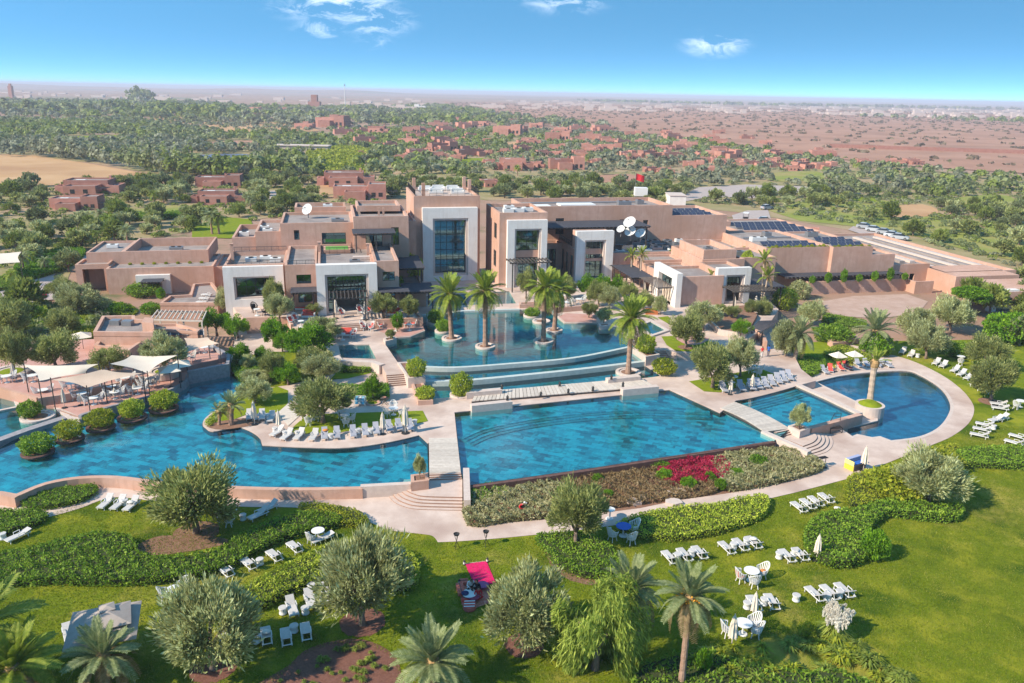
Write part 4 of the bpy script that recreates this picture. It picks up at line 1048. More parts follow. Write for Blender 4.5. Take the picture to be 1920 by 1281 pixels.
pergola('dark creeper pergola between villas and tower', 11.7, 15.8, 8, 18, 7.4, [(12, 8.4), (15.4, 8.4), (15.4, 13)], 10, zb=4.4, solid=True)
pergola('lower dark creeper pergola beside the tower pond', 12.2, 16.6, 2.0, 7.6, 5.2, [(12.5, 2.4), (16.3, 2.4), (16.3, 7)], 10, zb=L2, solid=True)
# roof terrace of the villas
T = thing('roof_pool', 'small green lined roof pool behind dark railing', 'pool', Bw(3, 14, 9.1))
fbox(MB(), 1.1, 5.1, 13.2, 16.6, 9.0, 9.55).build('basin', M_plaster, T); fbox(MB(), 1.4, 4.8, 13.5, 16.3, 9.556, 9.58).build('lining', M_teal, T)
rail(T, [(.8, 12.8), (5.4, 12.8), (5.4, 17.2)], 9.1, .9)
for s, t, lab in ((.5, 11.8, 'slim pink chimney at the left of the roof terrace'), (7.6, 9.6, 'slim pink chimney at the right of the roof terrace'), (-12.0, 12, 'slim chimney on the leftmost villa roof')):
    o = MB(); fbox(o, s - .2, s + .2, t - .2, t + .2, 8.4, 11.0); fbox(o, s - .28, s + .28, t - .28, t + .28, 11.0, 11.12); tag(o.build('chimney', M_plaster), lab, 'chimney')

# --- left restaurant kiosk
T = thing('pool_restaurant', 'pink pool restaurant kiosk behind the shade sails', 'building', G(z6(900, 330), 2.0))
k1 = GP([z6(697, 250), z6(765, 128), z6(1010, 124), z6(1015, 150), z6(1140, 160), z6(1148, 255)], 4.6)
MB().prism(k1, 1.6, 4.1).build('wall', M_plaster, T); MB().ring(k1, .4, 4.0, 4.6).build('parapet', M_plaster, T); MB().sheet(offset_poly(ccw(k1), -.35), 4.12).build('roof', M_roof, T)
k2 = GP([z6(705, 350), z6(750, 292), z6(1115, 285), z6(960, 392)], 3.4)
MB().prism(k2, 1.6, 3.0).build('low_wall', M_plaster, T); MB().ring(k2, .4, 2.9, 3.4).build('low_parapet', M_plaster, T)
MB().prism(GP([z6(1062, 175), z6(1085, 140), z6(1150, 145), z6(1150, 185)], 5.6), 2, 5.6).build('chimney', M_plaster, T)
for (x, y) in ((870, 190), (960, 195)):
    g_ = G(z6(x, y), 4.2); MB().box(g_.x - .6, g_.x + .6, g_.y - .5, g_.y + .5, 4.1, 4.75).build('roof_unit', M_midmetal, T)
k3 = GP([z6(1150, 225), z6(1150, 190), z6(1330, 185), z6(1500, 230), z6(1480, 250)], 3.8)
MB().prism(k3, 1.8, 3.5).build('side_wall', M_plaster, T); MB().ring(k3, .3, 3.4, 3.8).build('side_parapet', M_plaster, T)
T = thing('pergola', 'open pale slatted pergola roof over the pool restaurant', 'pergola', G(z6(1340, 140), 1.8))
A0, A1, B0, B1 = G(z6(1135, 148), 4.4), G(z6(1520, 158), 4.4), G(z6(1185, 86), 4.4), G(z6(1550, 94), 4.4)
for k in range(13): MB().bar(A0.lerp(A1, k / 12), B0.lerp(B1, k / 12), .12, .18).build('slat', M_wood, T)
for a, b_ in ((A0, A1), (B0, B1)):
    MB().bar(a - Vector((0, 0, .2)), b_ - Vector((0, 0, .2)), .16, .2).build('beam', M_wood, T)
    for f in (0.02, .5, .98):
        p = a.lerp(b_, f); MB().bar((p.x, p.y, .3), (p.x, p.y, 4.1), .16, .16).build('post', M_wood, T)
T = thing('pergola', 'dark glazed awning with rafters on the pool restaurant', 'pergola', G(z6(1340, 260), 1.8))
A0, A1, B0, B1 = G(z6(1150, 275), 3.3), G(z6(1530, 275), 3.3), G(z6(1155, 238), 3.5), G(z6(1525, 232), 3.5)
for k in range(7): MB().bar(A0.lerp(A1, k / 6), B0.lerp(B1, k / 6), .1, .14).build('rafter', M_wood, T)
for k in range(6):
    q = [A0.lerp(A1, k / 6 + .01), A0.lerp(A1, (k + 1) / 6 - .01), B0.lerp(B1, (k + 1) / 6 - .01), B0.lerp(B1, k / 6 + .01)]
    MB()._add([v + Vector((0, 0, .02)) for v in q] + [v + Vector((0, 0, .05)) for v in q], [(3, 2, 1, 0), (4, 5, 6, 7), (0, 1, 5, 4), (1, 2, 6, 5), (2, 3, 7, 6), (3, 0, 4, 7)]).build('panel', M_shade, T)
for f in (.02, .5, .98):
    p = A0.lerp(A1, f); MB().bar((p.x, p.y, 1.9), (p.x, p.y, 3.2), .12, .12).build('post', M_darkwood, T)
# dark timber shelter right of the restaurant
T = thing('pergola', 'low dark timber shelter beside the garden path at right', 'pergola', G((1430, 622), 1.0))
A0, A1, B0, B1 = G(z4(1245, 1130), 3.0), G(z4(1320, 1165), 3.0), G(z4(1290, 1090), 3.0), G(z4(1450, 1085), 3.0)
for k in range(14): MB().bar(A0.lerp(B0, k / 13), A1.lerp(B1, k / 13), .16, .12).build('slat', M_shade, T)
for p in (A0, A1, B0, B1): MB().bar((p.x, p.y, .6), (p.x, p.y, 2.95), .14, .14).build('post', M_darkwood, T)
# right edge pavilion
T = thing('garden_pavilion', 'small white fronted pavilion with creepers at the right edge', 'building', G((1868, 600), 0))
pv = [tuple(Bw(118 + a, b_)[:2]) for a, b_ in ((-6, -12), (0, -12), (0, -4), (-6, -4))]
q = G(z5(1740, 1010), 0); 
def wbox(mb, c, w_, d_, z0, z1, rz=.2):
    u = Vector((math.cos(rz), math.sin(rz), 0)); v = Vector((-math.sin(rz), math.cos(rz), 0)); c = Vector((c.x, c.y, 0))
    return mb.obox(c - u * w_ / 2 - v * d_ / 2 + Vector((0, 0, z0)), u * w_, v * d_, (0, 0, z1 - z0))
wbox(MB(), q, 5.0, 1.0, 0, 3.6).build('portal', M_plaster_w, T); wbox(MB(), q - Vector((-.1, .55, 0)), 2.6, .1, 0, 2.3).build('doorway', M_glass, T)
wbox(MB(), q + Vector((5, 5, 0)), 12, 9, 0, 3.3).build('wall', M_plaster, T); wbox(MB(), q + Vector((3, 16, 0)), 13, 9, 0, 3.4).build('rear_wall', M_plaster, T)
# --- machines on the roofs
def unit(label, s, t, z, w_, d_, h, m=M_midmetal, fan=True, name='roof_unit', cat='air conditioner', group=None):
    T = thing(name, label, cat, Bw(s, t, z), group=group)
    b = MB(); fbox(b, s - w_ / 2, s + w_ / 2, t - d_ / 2, t + d_ / 2, z + .08, z + h); fbox(b, s - w_ / 2 + .05, s + w_ / 2 - .05, t - d_ / 2 + .05, t + d_ / 2 - .05, z - .05, z + .08); b.build('casing', m, T)
    if fan:
        for k in range(max(1, int(w_ / 1.1))):
            c = Bw(s - w_ / 2 + w_ * (k + .5) / max(1, int(w_ / 1.1)), t, z + h); MB().lathe([(min(d_, 1.0) * .38, .002), (min(d_, 1.0) * .38, .06), (min(d_, 1.0) * .3, .06), (min(d_, 1.0) * .3, .01)], 12, c).build('fan', M_darkmetal, T)
    return T
rr = random.Random(3)
k = 0
for s in np.arange(52.5, 76, 2.4):
    for t in (23.2, 25.6, 28.0, 30.2):
        if rr.random() < .68:
            k += 1; unit('grey air conditioning unit among the machines on the restaurant service roof', s + rr.uniform(-.3, .3), t + rr.uniform(-.2, .2), 6.05, rr.uniform(1.0, 2.0), rr.uniform(.8, 1.4), rr.uniform(.5, 1.1), M_white if rr.random() < .45 else M_midmetal, group='machines on the service roof')
for s, t in ((31.5, 21), (33.4, 21.4), (35.2, 22.4), (32.5, 25)): unit('white air conditioning unit on the roof of the wing right of the tower', s, t, 13.75, 1.7, 1.2, .7, M_white, group='machines on the wing right of the tower')
for s, t in ((-7.5, 22), (-8.2, 25), (-11.5, 26)): unit('white machine on the low roof left of the upper villa', s, t, 10.9 if s > -9.2 else 9.8, 1.5, 1.1, .7, M_white, group='machines left of the upper villa')
for s, t, z in ((-9.5, 13, 8.15), (-7.5, 14, 8.15), (-6, 12.4, 8.15)): unit('pale roof machine behind the railing of the leftmost villa', s, t, z, 1.6, 1.2, .6, M_white, group='machines on the leftmost villa roof')
unit('wide pale vent box on the villa roof terrace', 6.6, 8.2, 9.0, 2.6, 1.0, .5, M_coping, False)
# satellite dishes
def dish(label, c, r, az, el, group=None):
    T = thing('satellite_dish', label, 'dish', c, group=group)
    ax = Vector((math.cos(az) * math.cos(el), math.sin(az) * math.cos(el), math.sin(el))); a = ax.cross(Vector((0, 0, 1))).normalized(); b_ = ax.cross(a)
    h = c + Vector((0, 0, r + .5)); vs = [h]; fs = []; n = 20; R = 5
    for i in range(1, R + 1):
        for k in range(n):
            q = r * i / R; vs.append(h + ax * (q * q / (3.2 * r)) + (a * math.cos(k * 2 * math.pi / n) + b_ * math.sin(k * 2 * math.pi / n)) * q)
    for k in range(n): fs.append((0, 1 + k, 1 + (k + 1) % n))
    for i in range(R - 1):
        for k in range(n): fs.append((1 + i * n + k, 1 + (i + 1) * n + k, 1 + (i + 1) * n + (k + 1) % n, 1 + i * n + (k + 1) % n))
    MB()._add(vs, fs).build('reflector', M_white, T, True)
    MB().tube([c, c + Vector((0, 0, r + .45))], .09, 8).build('mast', M_midmetal, T)
    m = MB(); f = h + ax * r * .9
    for k in (0, 7, 13): m.bar(vs[1 + (R - 1) * n + k], f, .04, .04)
    m.build('feed_arm', M_midmetal, T); MB().lathe([(.0, -.08), (.09, -.06), (.09, .1), (0, .12)], 8, f).build('feed', M_midmetal, T)
for (x, y), r, lab in ((z4(325, 352), 1.12, 'topmost of the four big white satellite dishes'), (z4(258, 402), .75, 'smallest, leftmost of the four big white satellite dishes'), (z4(330, 420), 1.05, 'front middle one of the four big white satellite dishes'), (z4(405, 435), .95, 'rightmost of the four big white satellite dishes')):
    s, z = onplane(22.5, (x, y)); c = Bw(s, 22.5, max(z - r - .5, 6.0)); dish(lab, c, r, -2.2, .75)
dish('single white satellite dish on the roof of the upper villa', Bw(-1.2, 26, 12.5), .95, -2.0, .5)
# solar panels
def solar(label, s, t, z, group):
    T = thing('solar_panel', label, 'solar panel', Bw(s, t, z), group=group)
    O = Bw(s - .75, t - .5, z + .18); u = BU * 1.5; v = BD * .95 + Vector((0, 0, .5)); n = u.cross(v).normalized() * .05
    MB().obox(O, u, v, n).build('frame', M_midmetal, T)
    for i in range(2): MB().obox(O + n * 1.02 + u * (.03 + .49 * i) + v * .04, u * .455, v * .92, n * .3).build('cell', M_solar, T)
    b = MB()
    for f in (.1, .9):
        q = O + u * f + v; b.bar((q.x, q.y, z), q, .05, .05)
    b.build('strut', M_midmetal, T)
def solar_rows(s0, s1, ts, z, where):
    for t in ts:
        n = int((s1 - s0) / 1.62)
        for k in range(n): solar('tilted blue solar panel in the rows on ' + where, s0 + .8 + k * 1.62, t, z, 'solar panels on ' + where)
solar_rows(67, 76.5, (34, 36.6, 39.2), 10.75, 'the rear block')
solar_rows(78, 89, (17.2, 19.6), 7.42, 'the left half of the plain service block')
solar_rows(90.4, 97, (17, 19.5, 22), 7.52, 'the right half of the plain service block')
T = thing('plant_house', 'cream low building with solar roof behind the service block', 'building', Bw(96, 38, 0)); block(T, 86, 104, 35, 58, 0, 6.2, par=.3)
solar_rows(87.5, 103, (40, 43.5, 47, 50.5), 5.95, 'the cream rear building')
T = thing('long_wall', 'long reddish stepped wall near the service yard', 'wall', Bw(96, 64, 0)); MB().bar(Bw(92, 74, 1.6), Bw(118, 62, 1.6), .8, 3.2).build('wall_run', M_plaster_d, T)
T = thing('gatehouse', 'little pink gatehouse beside the service yard', 'building', Bw(80, 40, 0)); block(T, 78.6, 84, 40, 48, 0, 6.2, par=.35, front=[(80, 81.5, .6, 4.6)]); block(T, 84, 88, 50, 53, 0, 7, par=.3)
# tank with the flag
q = G((1200, 380), 0)
T = thing('water_tank', 'white raised water tank below the red flag', 'tank', q)
b = MB()
for a, c in ((-1.6, -1.2), (1.6, -1.2), (-1.6, 1.2), (1.6, 1.2)): b.bar((q.x + a, q.y + c, 0), (q.x + a, q.y + c, 2.2), .2, .2)
b.build('leg', M_midmetal, T); MB().box(q.x - 2, q.x + 2, q.y - 1.6, q.y + 1.6, 2.2, 4.8).build('tank_body', M_white, T)
T = thing('flag', 'red flag with white edge on a pole behind the hotel', 'flag', q + Vector((0, 2.4, 0)))
MB().tube([q + Vector((-1.5, 2.4, 0)), q + Vector((-1.5, 2.4, 9.2))], [.07, .04], 6).build('pole', M_midmetal, T)
vs = []; fs = []
for i in range(9):
    for j in range(5): vs.append((q.x - 1.45 + i * .34, q.y + 2.4 + .18 * math.sin(i * .9), 9.0 - j * .52 - i * .10))
for i in range(8):
    for j in range(4): fs.append((i * 5 + j, i * 5 + j + 1, i * 5 + j + 6, i * 5 + j + 5))
MB()._add(vs, fs).build('cloth', M_redcloth, T, True)

# ducts and vents that break up the flat roofs
for k, (s, t, z, w_, d_, h, lab) in enumerate(((80, 24, 7.4, 3.0, 1.2, .8, 'long grey duct on the left half of the plain service block'), (84, 28, 7.4, 1.4, 1.4, 1.0, 'square vent on the left half of the plain service block'), (93, 27, 7.5, 2.2, 1.2, .9, 'grey unit on the right half of the plain service block'), (100, 20, 5.95, 2.2, 1.4, .9, 'grey unit on the lowest step of the service block'), (72, 16, 6.5, 1.6, 1.2, .8, 'unit beside the upper restaurant roof'), (65, 14, 8.0, 1.4, 1.0, .5, 'unit sunk in the upper restaurant roof'), (56, 12, 5.2, 1.8, 1.2, .7, 'unit behind the sunlit restaurant portal'), (58, 37, 12.5, 2.6, 1.4, .9, 'left unit on the long rear block roof'), (62, 39, 12.5, 1.4, 1.4, .8, 'right unit on the long rear block roof'), (2, 33, 13.2, 1.6, 1.2, .7, 'unit on the rear upper villa roof'), (3.5, 22, 12.55, 2.0, 1.2, .5, 'low unit on the upper villa roof'), (-25, 42, 4.65, 2.2, 1.5, .7, 'unit deep in the spa roof well'), (-35, 40, 5.75, 1.8, 1.2, .6, 'unit on the left spa roof'), (5.5, 6, 9.0, 1.5, 1.0, .45, 'low vent behind the big white portal'), (106, 25, 3.9, 2.4, 1.4, .9, 'unit on the link to the far right hall'))):
    unit(lab, s, t, z, w_, d_, h, M_midmetal if k % 3 else M_white)
for k, (s0, t0, s1, t1, z) in enumerate(((51, 22.2, 75, 22.2, 6.35), (51, 29.2, 74, 29.2, 6.35), (78, 26, 88, 26, 7.7), (40, 40, 62, 40, 12.8))):
    tag(MB().tube([Bw(s0, t0, z), Bw(s1, t1, z)], .14, 8).build('roof_pipe', M_midmetal), ['front', 'rear'][k % 2] + ' long pipe on the ' + ['machine roof', 'machine roof', 'plain service block', 'long rear block'][k], 'pipe')

# ================================================================ VEGETATION
def leaf_mesh(name, C, D, L, W, m, rng=RNG):
    """rhombic leaves / sprigs: centres, axes, lengths, widths"""
    N = len(C); D = D / np.maximum(np.linalg.norm(D, axis=1, keepdims=True), 1e-6)
    R = rng.normal(size=(N, 3)); S = np.cross(D, R); S /= np.maximum(np.linalg.norm(S, axis=1, keepdims=True), 1e-6)
    L = np.broadcast_to(np.asarray(L, float).reshape(-1, 1), (N, 1)); W = np.broadcast_to(np.asarray(W, float).reshape(-1, 1), (N, 1))
    V = np.empty((N, 4, 3), np.float32); V[:, 0] = C - D * L * .5; V[:, 1] = C + S * W * .5; V[:, 2] = C + D * L * .5; V[:, 3] = C - S * W * .5
    return quads_mesh(name, V, m)
def quads_mesh(name, V, m):
    N = len(V); me = bpy.data.meshes.new(name)
    me.vertices.add(4 * N); me.vertices.foreach_set('co', np.ascontiguousarray(V, np.float32).ravel())
    me.loops.add(4 * N); me.loops.foreach_set('vertex_index', np.arange(4 * N, dtype=np.int32))
    me.polygons.add(N); me.polygons.foreach_set('loop_start', np.arange(0, 4 * N, 4, dtype=np.int32)); me.polygons.foreach_set('loop_total', np.full(N, 4, np.int32))
    me.materials.append(m); me.update(); return me
def mobj(name, me, parent=None, loc=None):
    o = bpy.data.objects.new(name, me); COL.objects.link(o); o.parent = parent
    if loc is not None: o.location = loc
    return o
def crown_points(rng, N, kind):
    """centres and axes of the sprigs of a crown of radius 1, total tree height 1.6"""
    if kind == 'ball':
        u = rng.normal(size=(N, 3)); u /= np.linalg.norm(u, axis=1, keepdims=True)
        bump = 1 + .13 * np.sin(u[:, 0] * 5 + 1.3) * np.sin(u[:, 1] * 6 + .4) + .10 * np.sin(u[:, 2] * 8 + u[:, 0] * 7)
        r = (rng.random(N) ** .22)[:, None] * bump[:, None]
        C = u * r * np.array([1, 1, .5]); C[:, 2] += .5
        return C, u + rng.normal(size=(N, 3)) * .7
    nb = 38 if kind == 'olive' else 26
    u = rng.normal(size=(nb * 3, 3)); u /= np.linalg.norm(u, axis=1, keepdims=True); u = u[u[:, 2] > -.8][:nb]; nb = len(u)
    rad = rng.uniform(.42, .88, nb); cen = u * rad[:, None] * np.array([1, 1, .66]); cen[:, 2] += .92
    cr = rng.uniform(.15, .34, nb)
    i = rng.integers(0, nb, N); v = rng.normal(size=(N, 3)); v /= np.linalg.norm(v, axis=1, keepdims=True)
    r = rng.random(N) ** .35; r[rng.random(N) < .10] *= 1.35
    C = cen[i] + v * (r * cr[i])[:, None]
    out = C - np.array([0, 0, .8]); out /= np.linalg.norm(out, axis=1, keepdims=True)
    D = out * .8 + v * .5 + np.array([0, 0, .55]) + rng.normal(size=(N, 3)) * .35
    if kind == 'feather':
        C[:, 2] = .15 + (C[:, 2] - .5) * 1.25; D = out * .45 + np.array([0, 0, -.75]) + rng.normal(size=(N, 3)) * .3
    return C, D
def tree_proto(name, cat, kind, m, seed, N, L, W, trunk=True, tm=None):
    rng = np.random.default_rng(seed)
    T = thing(name, 'tree', cat)
    C, D = crown_points(rng, N, kind)
    mobj('crown', leaf_mesh('crown', C, D, L * rng.uniform(.45, 1.7, N), W * rng.uniform(.6, 1.4, N), m, rng), T)
    if trunk:
        b = MB(); a = rng.uniform(0, 6.28)
        b.tube([(0, 0, -.05), (.02, .01, .18), (.03 * math.cos(a), .03 * math.sin(a), .40)], [.10, .065, .06], 7)
        for k in range(4):
            q = a + k * 1.6 + rng.uniform(-.3, .3); f = Vector((.03 * math.cos(a), .03 * math.sin(a), .36))
            b.tube([f, f + Vector((.16 * math.cos(q), .16 * math.sin(q), .22)), f + Vector((.42 * math.cos(q), .42 * math.sin(q), .55))], [.05, .036, .012], 5)
        b.build('trunk', tm or M_trunk, T, True)
    return Proto(T)
OLV = [tree_proto('olive_tree', 'tree', 'olive', M_olive if k % 2 == 0 else M_olive_s, 20 + k, 13000, .115, .030) for k in range(4)]
FEA = tree_proto('feathery_tree', 'tree', 'feather', M_feather, 31, 16000, .15, .022)
GRN = [tree_proto('round_tree', 'tree', 'olive', M_green, 40 + k, 7000, .085, .06) for k in range(2)]
BALL = tree_proto('round_shrub', 'shrub', 'ball', M_green, 50, 3000, .11, .085, False)
BALL_H = tree_proto('round_shrub', 'shrub', 'ball', M_hedge_l, 51, 3000, .11, .075, False)
BALL_D = tree_proto('round_shrub', 'shrub', 'ball', M_hedge, 52, 3000, .11, .075, False)
BALL_S = tree_proto('round_shrub', 'shrub', 'ball', M_olive_s, 53, 2600, .15, .05, False)
BALL_Y = tree_proto('round_shrub', 'shrub', 'ball', M_yshrub, 54, 2600, .12, .075, False)
MID = [tree_proto('olive_tree', 'tree', 'olive', (M_olive, M_olive_s, M_far3, M_far)[k], 60 + k, 1700, .24, .10) for k in range(4)]
KIND = {'O': OLV[0], 'S': OLV[1], 'O2': OLV[2], 'S2': OLV[3], 'F': FEA, 'G': GRN[0], 'G2': GRN[1], 'B': BALL, 'BH': BALL_H, 'BD': BALL_D, 'BS': BALL_S, 'BY': BALL_Y}
rt = random.Random(5)
def tree(kind, base, zb, wpx, ytop, label, group=None):
    P = G(base, zb); R = wpx / ppm(P) / 2; H = max(zat(P, ytop) - zb, .4)
    P.z = zb - .02
    h0 = 1.0 if kind.startswith('B') else 1.62
    R *= 1.02
    return KIND[kind].place(P, rt.uniform(0, 6.28), label, group, (R, R, H / h0))
trees = [
 # foreground lawn
 ('S', (680, 1172), 0, 172, 990, 'big silver olive tree in a round mulch bed left of the crimson rug'),
 ('S2', (985, 1212), 0, 170, 1064, 'leaning silver olive in a round mulch bed beside the crimson rug'),
 ('F', (1115, 1255), 0, 190, 1078, 'drooping feathery green tree between the front olive and front palms'),
 ('O', (368, 1000), 0, 170, 868, 'broad dark olive tree by the left pool wall'),
 ('O2', (1078, 1025), 0, 116, 903, 'olive tree with visible forked trunk at the front path'),
 ('S', (1738, 945), 0, 128, 845, 'shaggy olive tree among the clipped hedges at right'),
 ('S2', (400, 1255), 0, 200, 1088, 'wide blossoming olive at the bottom left lawn'),
 # island
 ('O', (607, 793), L1, 120, 708, 'large grey olive among the island tables'),
 ('S', (478, 756), L1, 66, 711, 'small olive beside the left island umbrella'),
 ('O2', (508, 715), L1, 60, 659, 'olive tree between round green shrubs on the island'),
 ('S2', (466, 692), L1, 34, 664, 'little olive near the stone wall of the left restaurant'),
 ('S', (482, 718), L1, 58, 694, 'low olive above the small island lawn'),
 ('O', (588, 700), L1, 72, 649, 'olive tree behind the pair left of the square pool'),
 ('S', (604, 716), L1, 70, 663, 'front olive of the pair left of the square pool'),
 ('S2', (602, 640), L2, 76, 594, 'olive tree at the left foot of the broad hotel steps'),
 ('G', (407, 628), 1.0, 60, 578, 'round bright green tree, left one beside the villa garden wall'),
 ('G2', (446, 634), 1.0, 46, 591, 'round bright green tree, right one beside the villa garden wall'),
 ('G', (513, 650), 1.0, 58, 597, 'bright green tree below the pink retaining wall'),
 ('G2', (530, 660), 1.0, 36, 621, 'small bright green tree leaning on the broad one'),
 ('G', (578, 676), 1.0, 96, 606, 'broadest bright green tree left of the hotel steps'),
 ('G2', (452, 684), L1, 46, 645, 'small bright green tree beside the restaurant stone wall'),
 ('G', (490, 676), L1, 30, 650, 'smallest bright green tree in the island thicket'),
 ('G2', (540, 722), L1, 54, 681, 'round bright green tree over the small island lawn'),
 ('G', (699, 752), L1, 40, 703, 'small citrus tree in a round bed by the towel rack'),
 ('G2', (745, 622), L2, 26, 586, 'little clipped tree among the red chairs by the lake'),
 # right of the lake
 ('O2', (1336, 727), L1, 94, 645, 'left olive of the pair by the grey lounger row'),
 ('S', (1387, 706), L1, 62, 630, 'right olive of the pair by the grey lounger row'),
 ('O', (1285, 652), L2, 68, 584, 'olive with forked trunk on the restaurant lawn'),
 ('S', (1318, 620), L2, 66, 563, 'pale olive behind the restaurant lawn'),
 ('S', (1470, 682), 0, 56, 596, 'slim olive beside the leaning palm at the garden path'),
 ('S', (1735, 673), 0, 74, 604, 'olive on the lawn above the two right lawn loungers'),
 ('O2', (1856, 753), 0, 88, 671, 'olive in a mulch ring among the right lawn loungers'),
 ('O', (1846, 694), 0, 82, 626, 'dark olive at the right edge behind the lounger lawn'),
 ('S', (1780, 625), 0, 74, 554, 'pale olive beside the small white pavilion'),
 ('S2', (1714, 636), 0, 66, 577, 'pale olive left of the pavilion olive'),
 ('S', (1518, 612), 0, 48, 562, 'olive tree before the dirt yard'),
 ('G2', (1388, 628), 2.6, 40, 598, 'flat topped tree on the cream walled terrace'),
 # left gardens
 ('O', (105, 694), 2.0, 92, 620, 'olive tree behind the pale shade sail'),
 ('O2', (28, 704), 2.0, 74, 618, 'olive in a round bed at the left edge of the restaurant deck'),
 ('S', (311, 700), 2.0, 84, 624, 'olive tree growing between the right shade sails'),
 ('O', (205, 700), 2.0, 72, 650, 'low dark olive before the pool restaurant'),
 ('O', (26, 640), 0, 76, 556, 'bushy tree at the left picture edge'),
 ('O2', (124, 640), 0, 62, 578, 'multi stemmed olive left of the pool restaurant'),
 ('S', (152, 590), 0, 76, 530, 'olive before the stepped spa building'),
 ('O', (118, 566), 0, 60, 520, 'dark tree by the drive left of the spa'),
 ('S', (428, 592), 1.0, 44, 538, 'olive at the left corner of the white villa front'),
 ('S', (525, 604), L3, 52, 548, 'olive before the villa wing with two windows'),
 ('O', (515, 590), L3, 42, 520, 'taller dark olive against the white villa front'),
 # restaurant terrace
 ('O', (986, 560), L2, 38, 503, 'dark small tree beside the wing right of the tower'),
 ('G', (1102, 560), L2, 44, 514, 'dark green tree on the restaurant terrace, left'),
 ('G2', (1128, 556), L2, 36, 515, 'dark green tree on the restaurant terrace, middle'),
 ('G', (1158, 558), L2, 34, 517, 'dark green tree on the restaurant terrace, right'),
 ('O2', (1122, 575), L2, 48, 527, 'terrace olive between the dining tables'),
 ('S', (1142, 580), L2, 40, 535, 'pale terrace olive over a dining table'),
 ('O', (1178, 566), L2, 38, 528, 'terrace olive before the sunlit portal'),
 ('O2', (1104, 596), L2, 36, 566, 'low olive on the red corner terrace'),
 ('S', (1132, 608), L2, 30, 575, 'small tree in the lake corner planter'),
 ('O', (1206, 582), L2, 44, 546, 'round olive before the sunlit portal'),
 ('S2', (1237, 590), L2, 30, 554, 'slim olive right before the sunlit portal'),
 ('O2', (1350, 592), 2.6, 28, 570, 'left small tree on the cream walled terrace'),
 ('O', (1372, 596), 2.6, 32, 572, 'middle small tree on the cream walled terrace'),
 ('O2', (1408, 592), 2.0, 28, 562, 'small tree before the shaded portal'),
 ('O', (1063, 560), L2, 36, 520, 'dark tree below the second white portal'),
 # hotel terrace
 ('O', (588, 592), L3, 34, 568, 'low olive left of the big white portal'),
 ('O', (720, 597), L3, 56, 548, 'left tree in the raised bed by the palm lake'),
 ('O2', (766, 598), L3, 46, 556, 'right tree in the raised bed by the palm lake'),
 ('G', (748, 560), L3, 30, 521, 'small tree beside the creeper canopy'),
 ('O', (1428, 600), 1.0, 40, 560, 'tree by the corner of the restaurant wing'),
 ('BH', (1470, 580), 0, 44, 540, 'grey green bush by the long yard wall'),
 ('BD', (1560, 640), 0, 70, 610, 'dark bush along the far side of the garden'),
 ('BS', (1498, 560), 0, 40, 527, 'shaggy bush before the low dark pergola'),
]
for a in trees: tree(*a)
shrubs = [
 ('B', (1637, 1046), 0, 50, 996, 'clipped bright green ball beside the clipped hedge'),
 ('BH', (864, 742), 1.0, 42, 700, 'bright shrub in the round planter left of the wide footbridge'),
 ('BH', (780, 705), 2.1, 36, 672, 'shrub in the pale planter left of the lake weirs'),
 ('BH', (798, 752), L1, 36, 724, 'grassy shrub in the wedge planter by the deck'),
 ('BH', (1210, 662), 2.0, 38, 628, 'shrub in the pale planter right of the lake weirs'),
 ('BY', (1245, 702), L1, 44, 672, 'low yellow green shrub right of the lake weirs'),
 ('BD', (817, 606), 1.9, 30, 580, 'dark shrub in the rear left lake planter'),
 ('BD', (831, 622), 1.9, 28, 598, 'dark shrub in the front left lake planter'),
 ('BD', (998, 593), 1.9, 30, 577, 'dark shrub in the rear right lake planter'),
 ('BD', (270, 555), 0, 60, 530, 'dark bush left of the small white spa portal'),
 ('B', (302, 560), 1.4, 16, 540, 'green ball on a post right of the small spa portal'),
 ('B', (283, 588), 0, 36, 568, 'low round bush before the spa annex'),
 ('B', (226, 588), 0, 38, 568, 'low round bush left before the spa'),
 ('BS', (190, 580), 0, 44, 558, 'flowering silver bush before the spa'),
 ('BY', (160, 640), 0, 52, 612, 'yellow green bush beside the pool restaurant'),
 ('BH', (75, 600), 0, 40, 575, 'bush by the left drive island'),
 ('B', (1568, 640), 0, 40, 612, 'yellow flowering bush in the stepped planters'),
 ('B', (1642, 665), 0, 56, 628, 'broad green bush by the right garden path'),
 ('BD', (1796, 668), 0, 50, 642, 'dark rounded bush right of the lawn olives'),
 ('B', (1890, 640), 0, 90, 588, 'vine covered bush below the small pavilion'),
 ('B', (1820, 560), 3.2, 60, 538, 'creeper mass on the wall of the small pavilion'),
 ('BY', (1680, 930), 0, 110, 880, 'yellow green shrub mass before the kiosk'),
 ('BY', (1760, 880), 0, 80, 846, 'yellow green shrub behind the shaggy olive'),
 ('BD', (745, 500), 4.6, 60, 470, 'creeper over the dark pergola left of the tower'),
 ('BH', (772, 520), 4.0, 40, 478, 'trailing creeper beside the tower'),
 ('BH', (1400, 500), 5.0, 22, 470, 'creeper at the left corner of the plain service block'),
 ('BH', (1540, 1010), 0, 0.1, 1000, ''),
]
for a in shrubs[:-1]: tree(*a)
# hedge row of vines on the low pergola
for k in range(7):
    p = Bw(84 + 3.1 * k, 11.3, 2.2); BALL.place(p, k, 'tuft of vine on the low dark pergola of the service block', 'vine tufts on the low pergola', (.55, .6, 1.3 + .5 * (k % 3)))
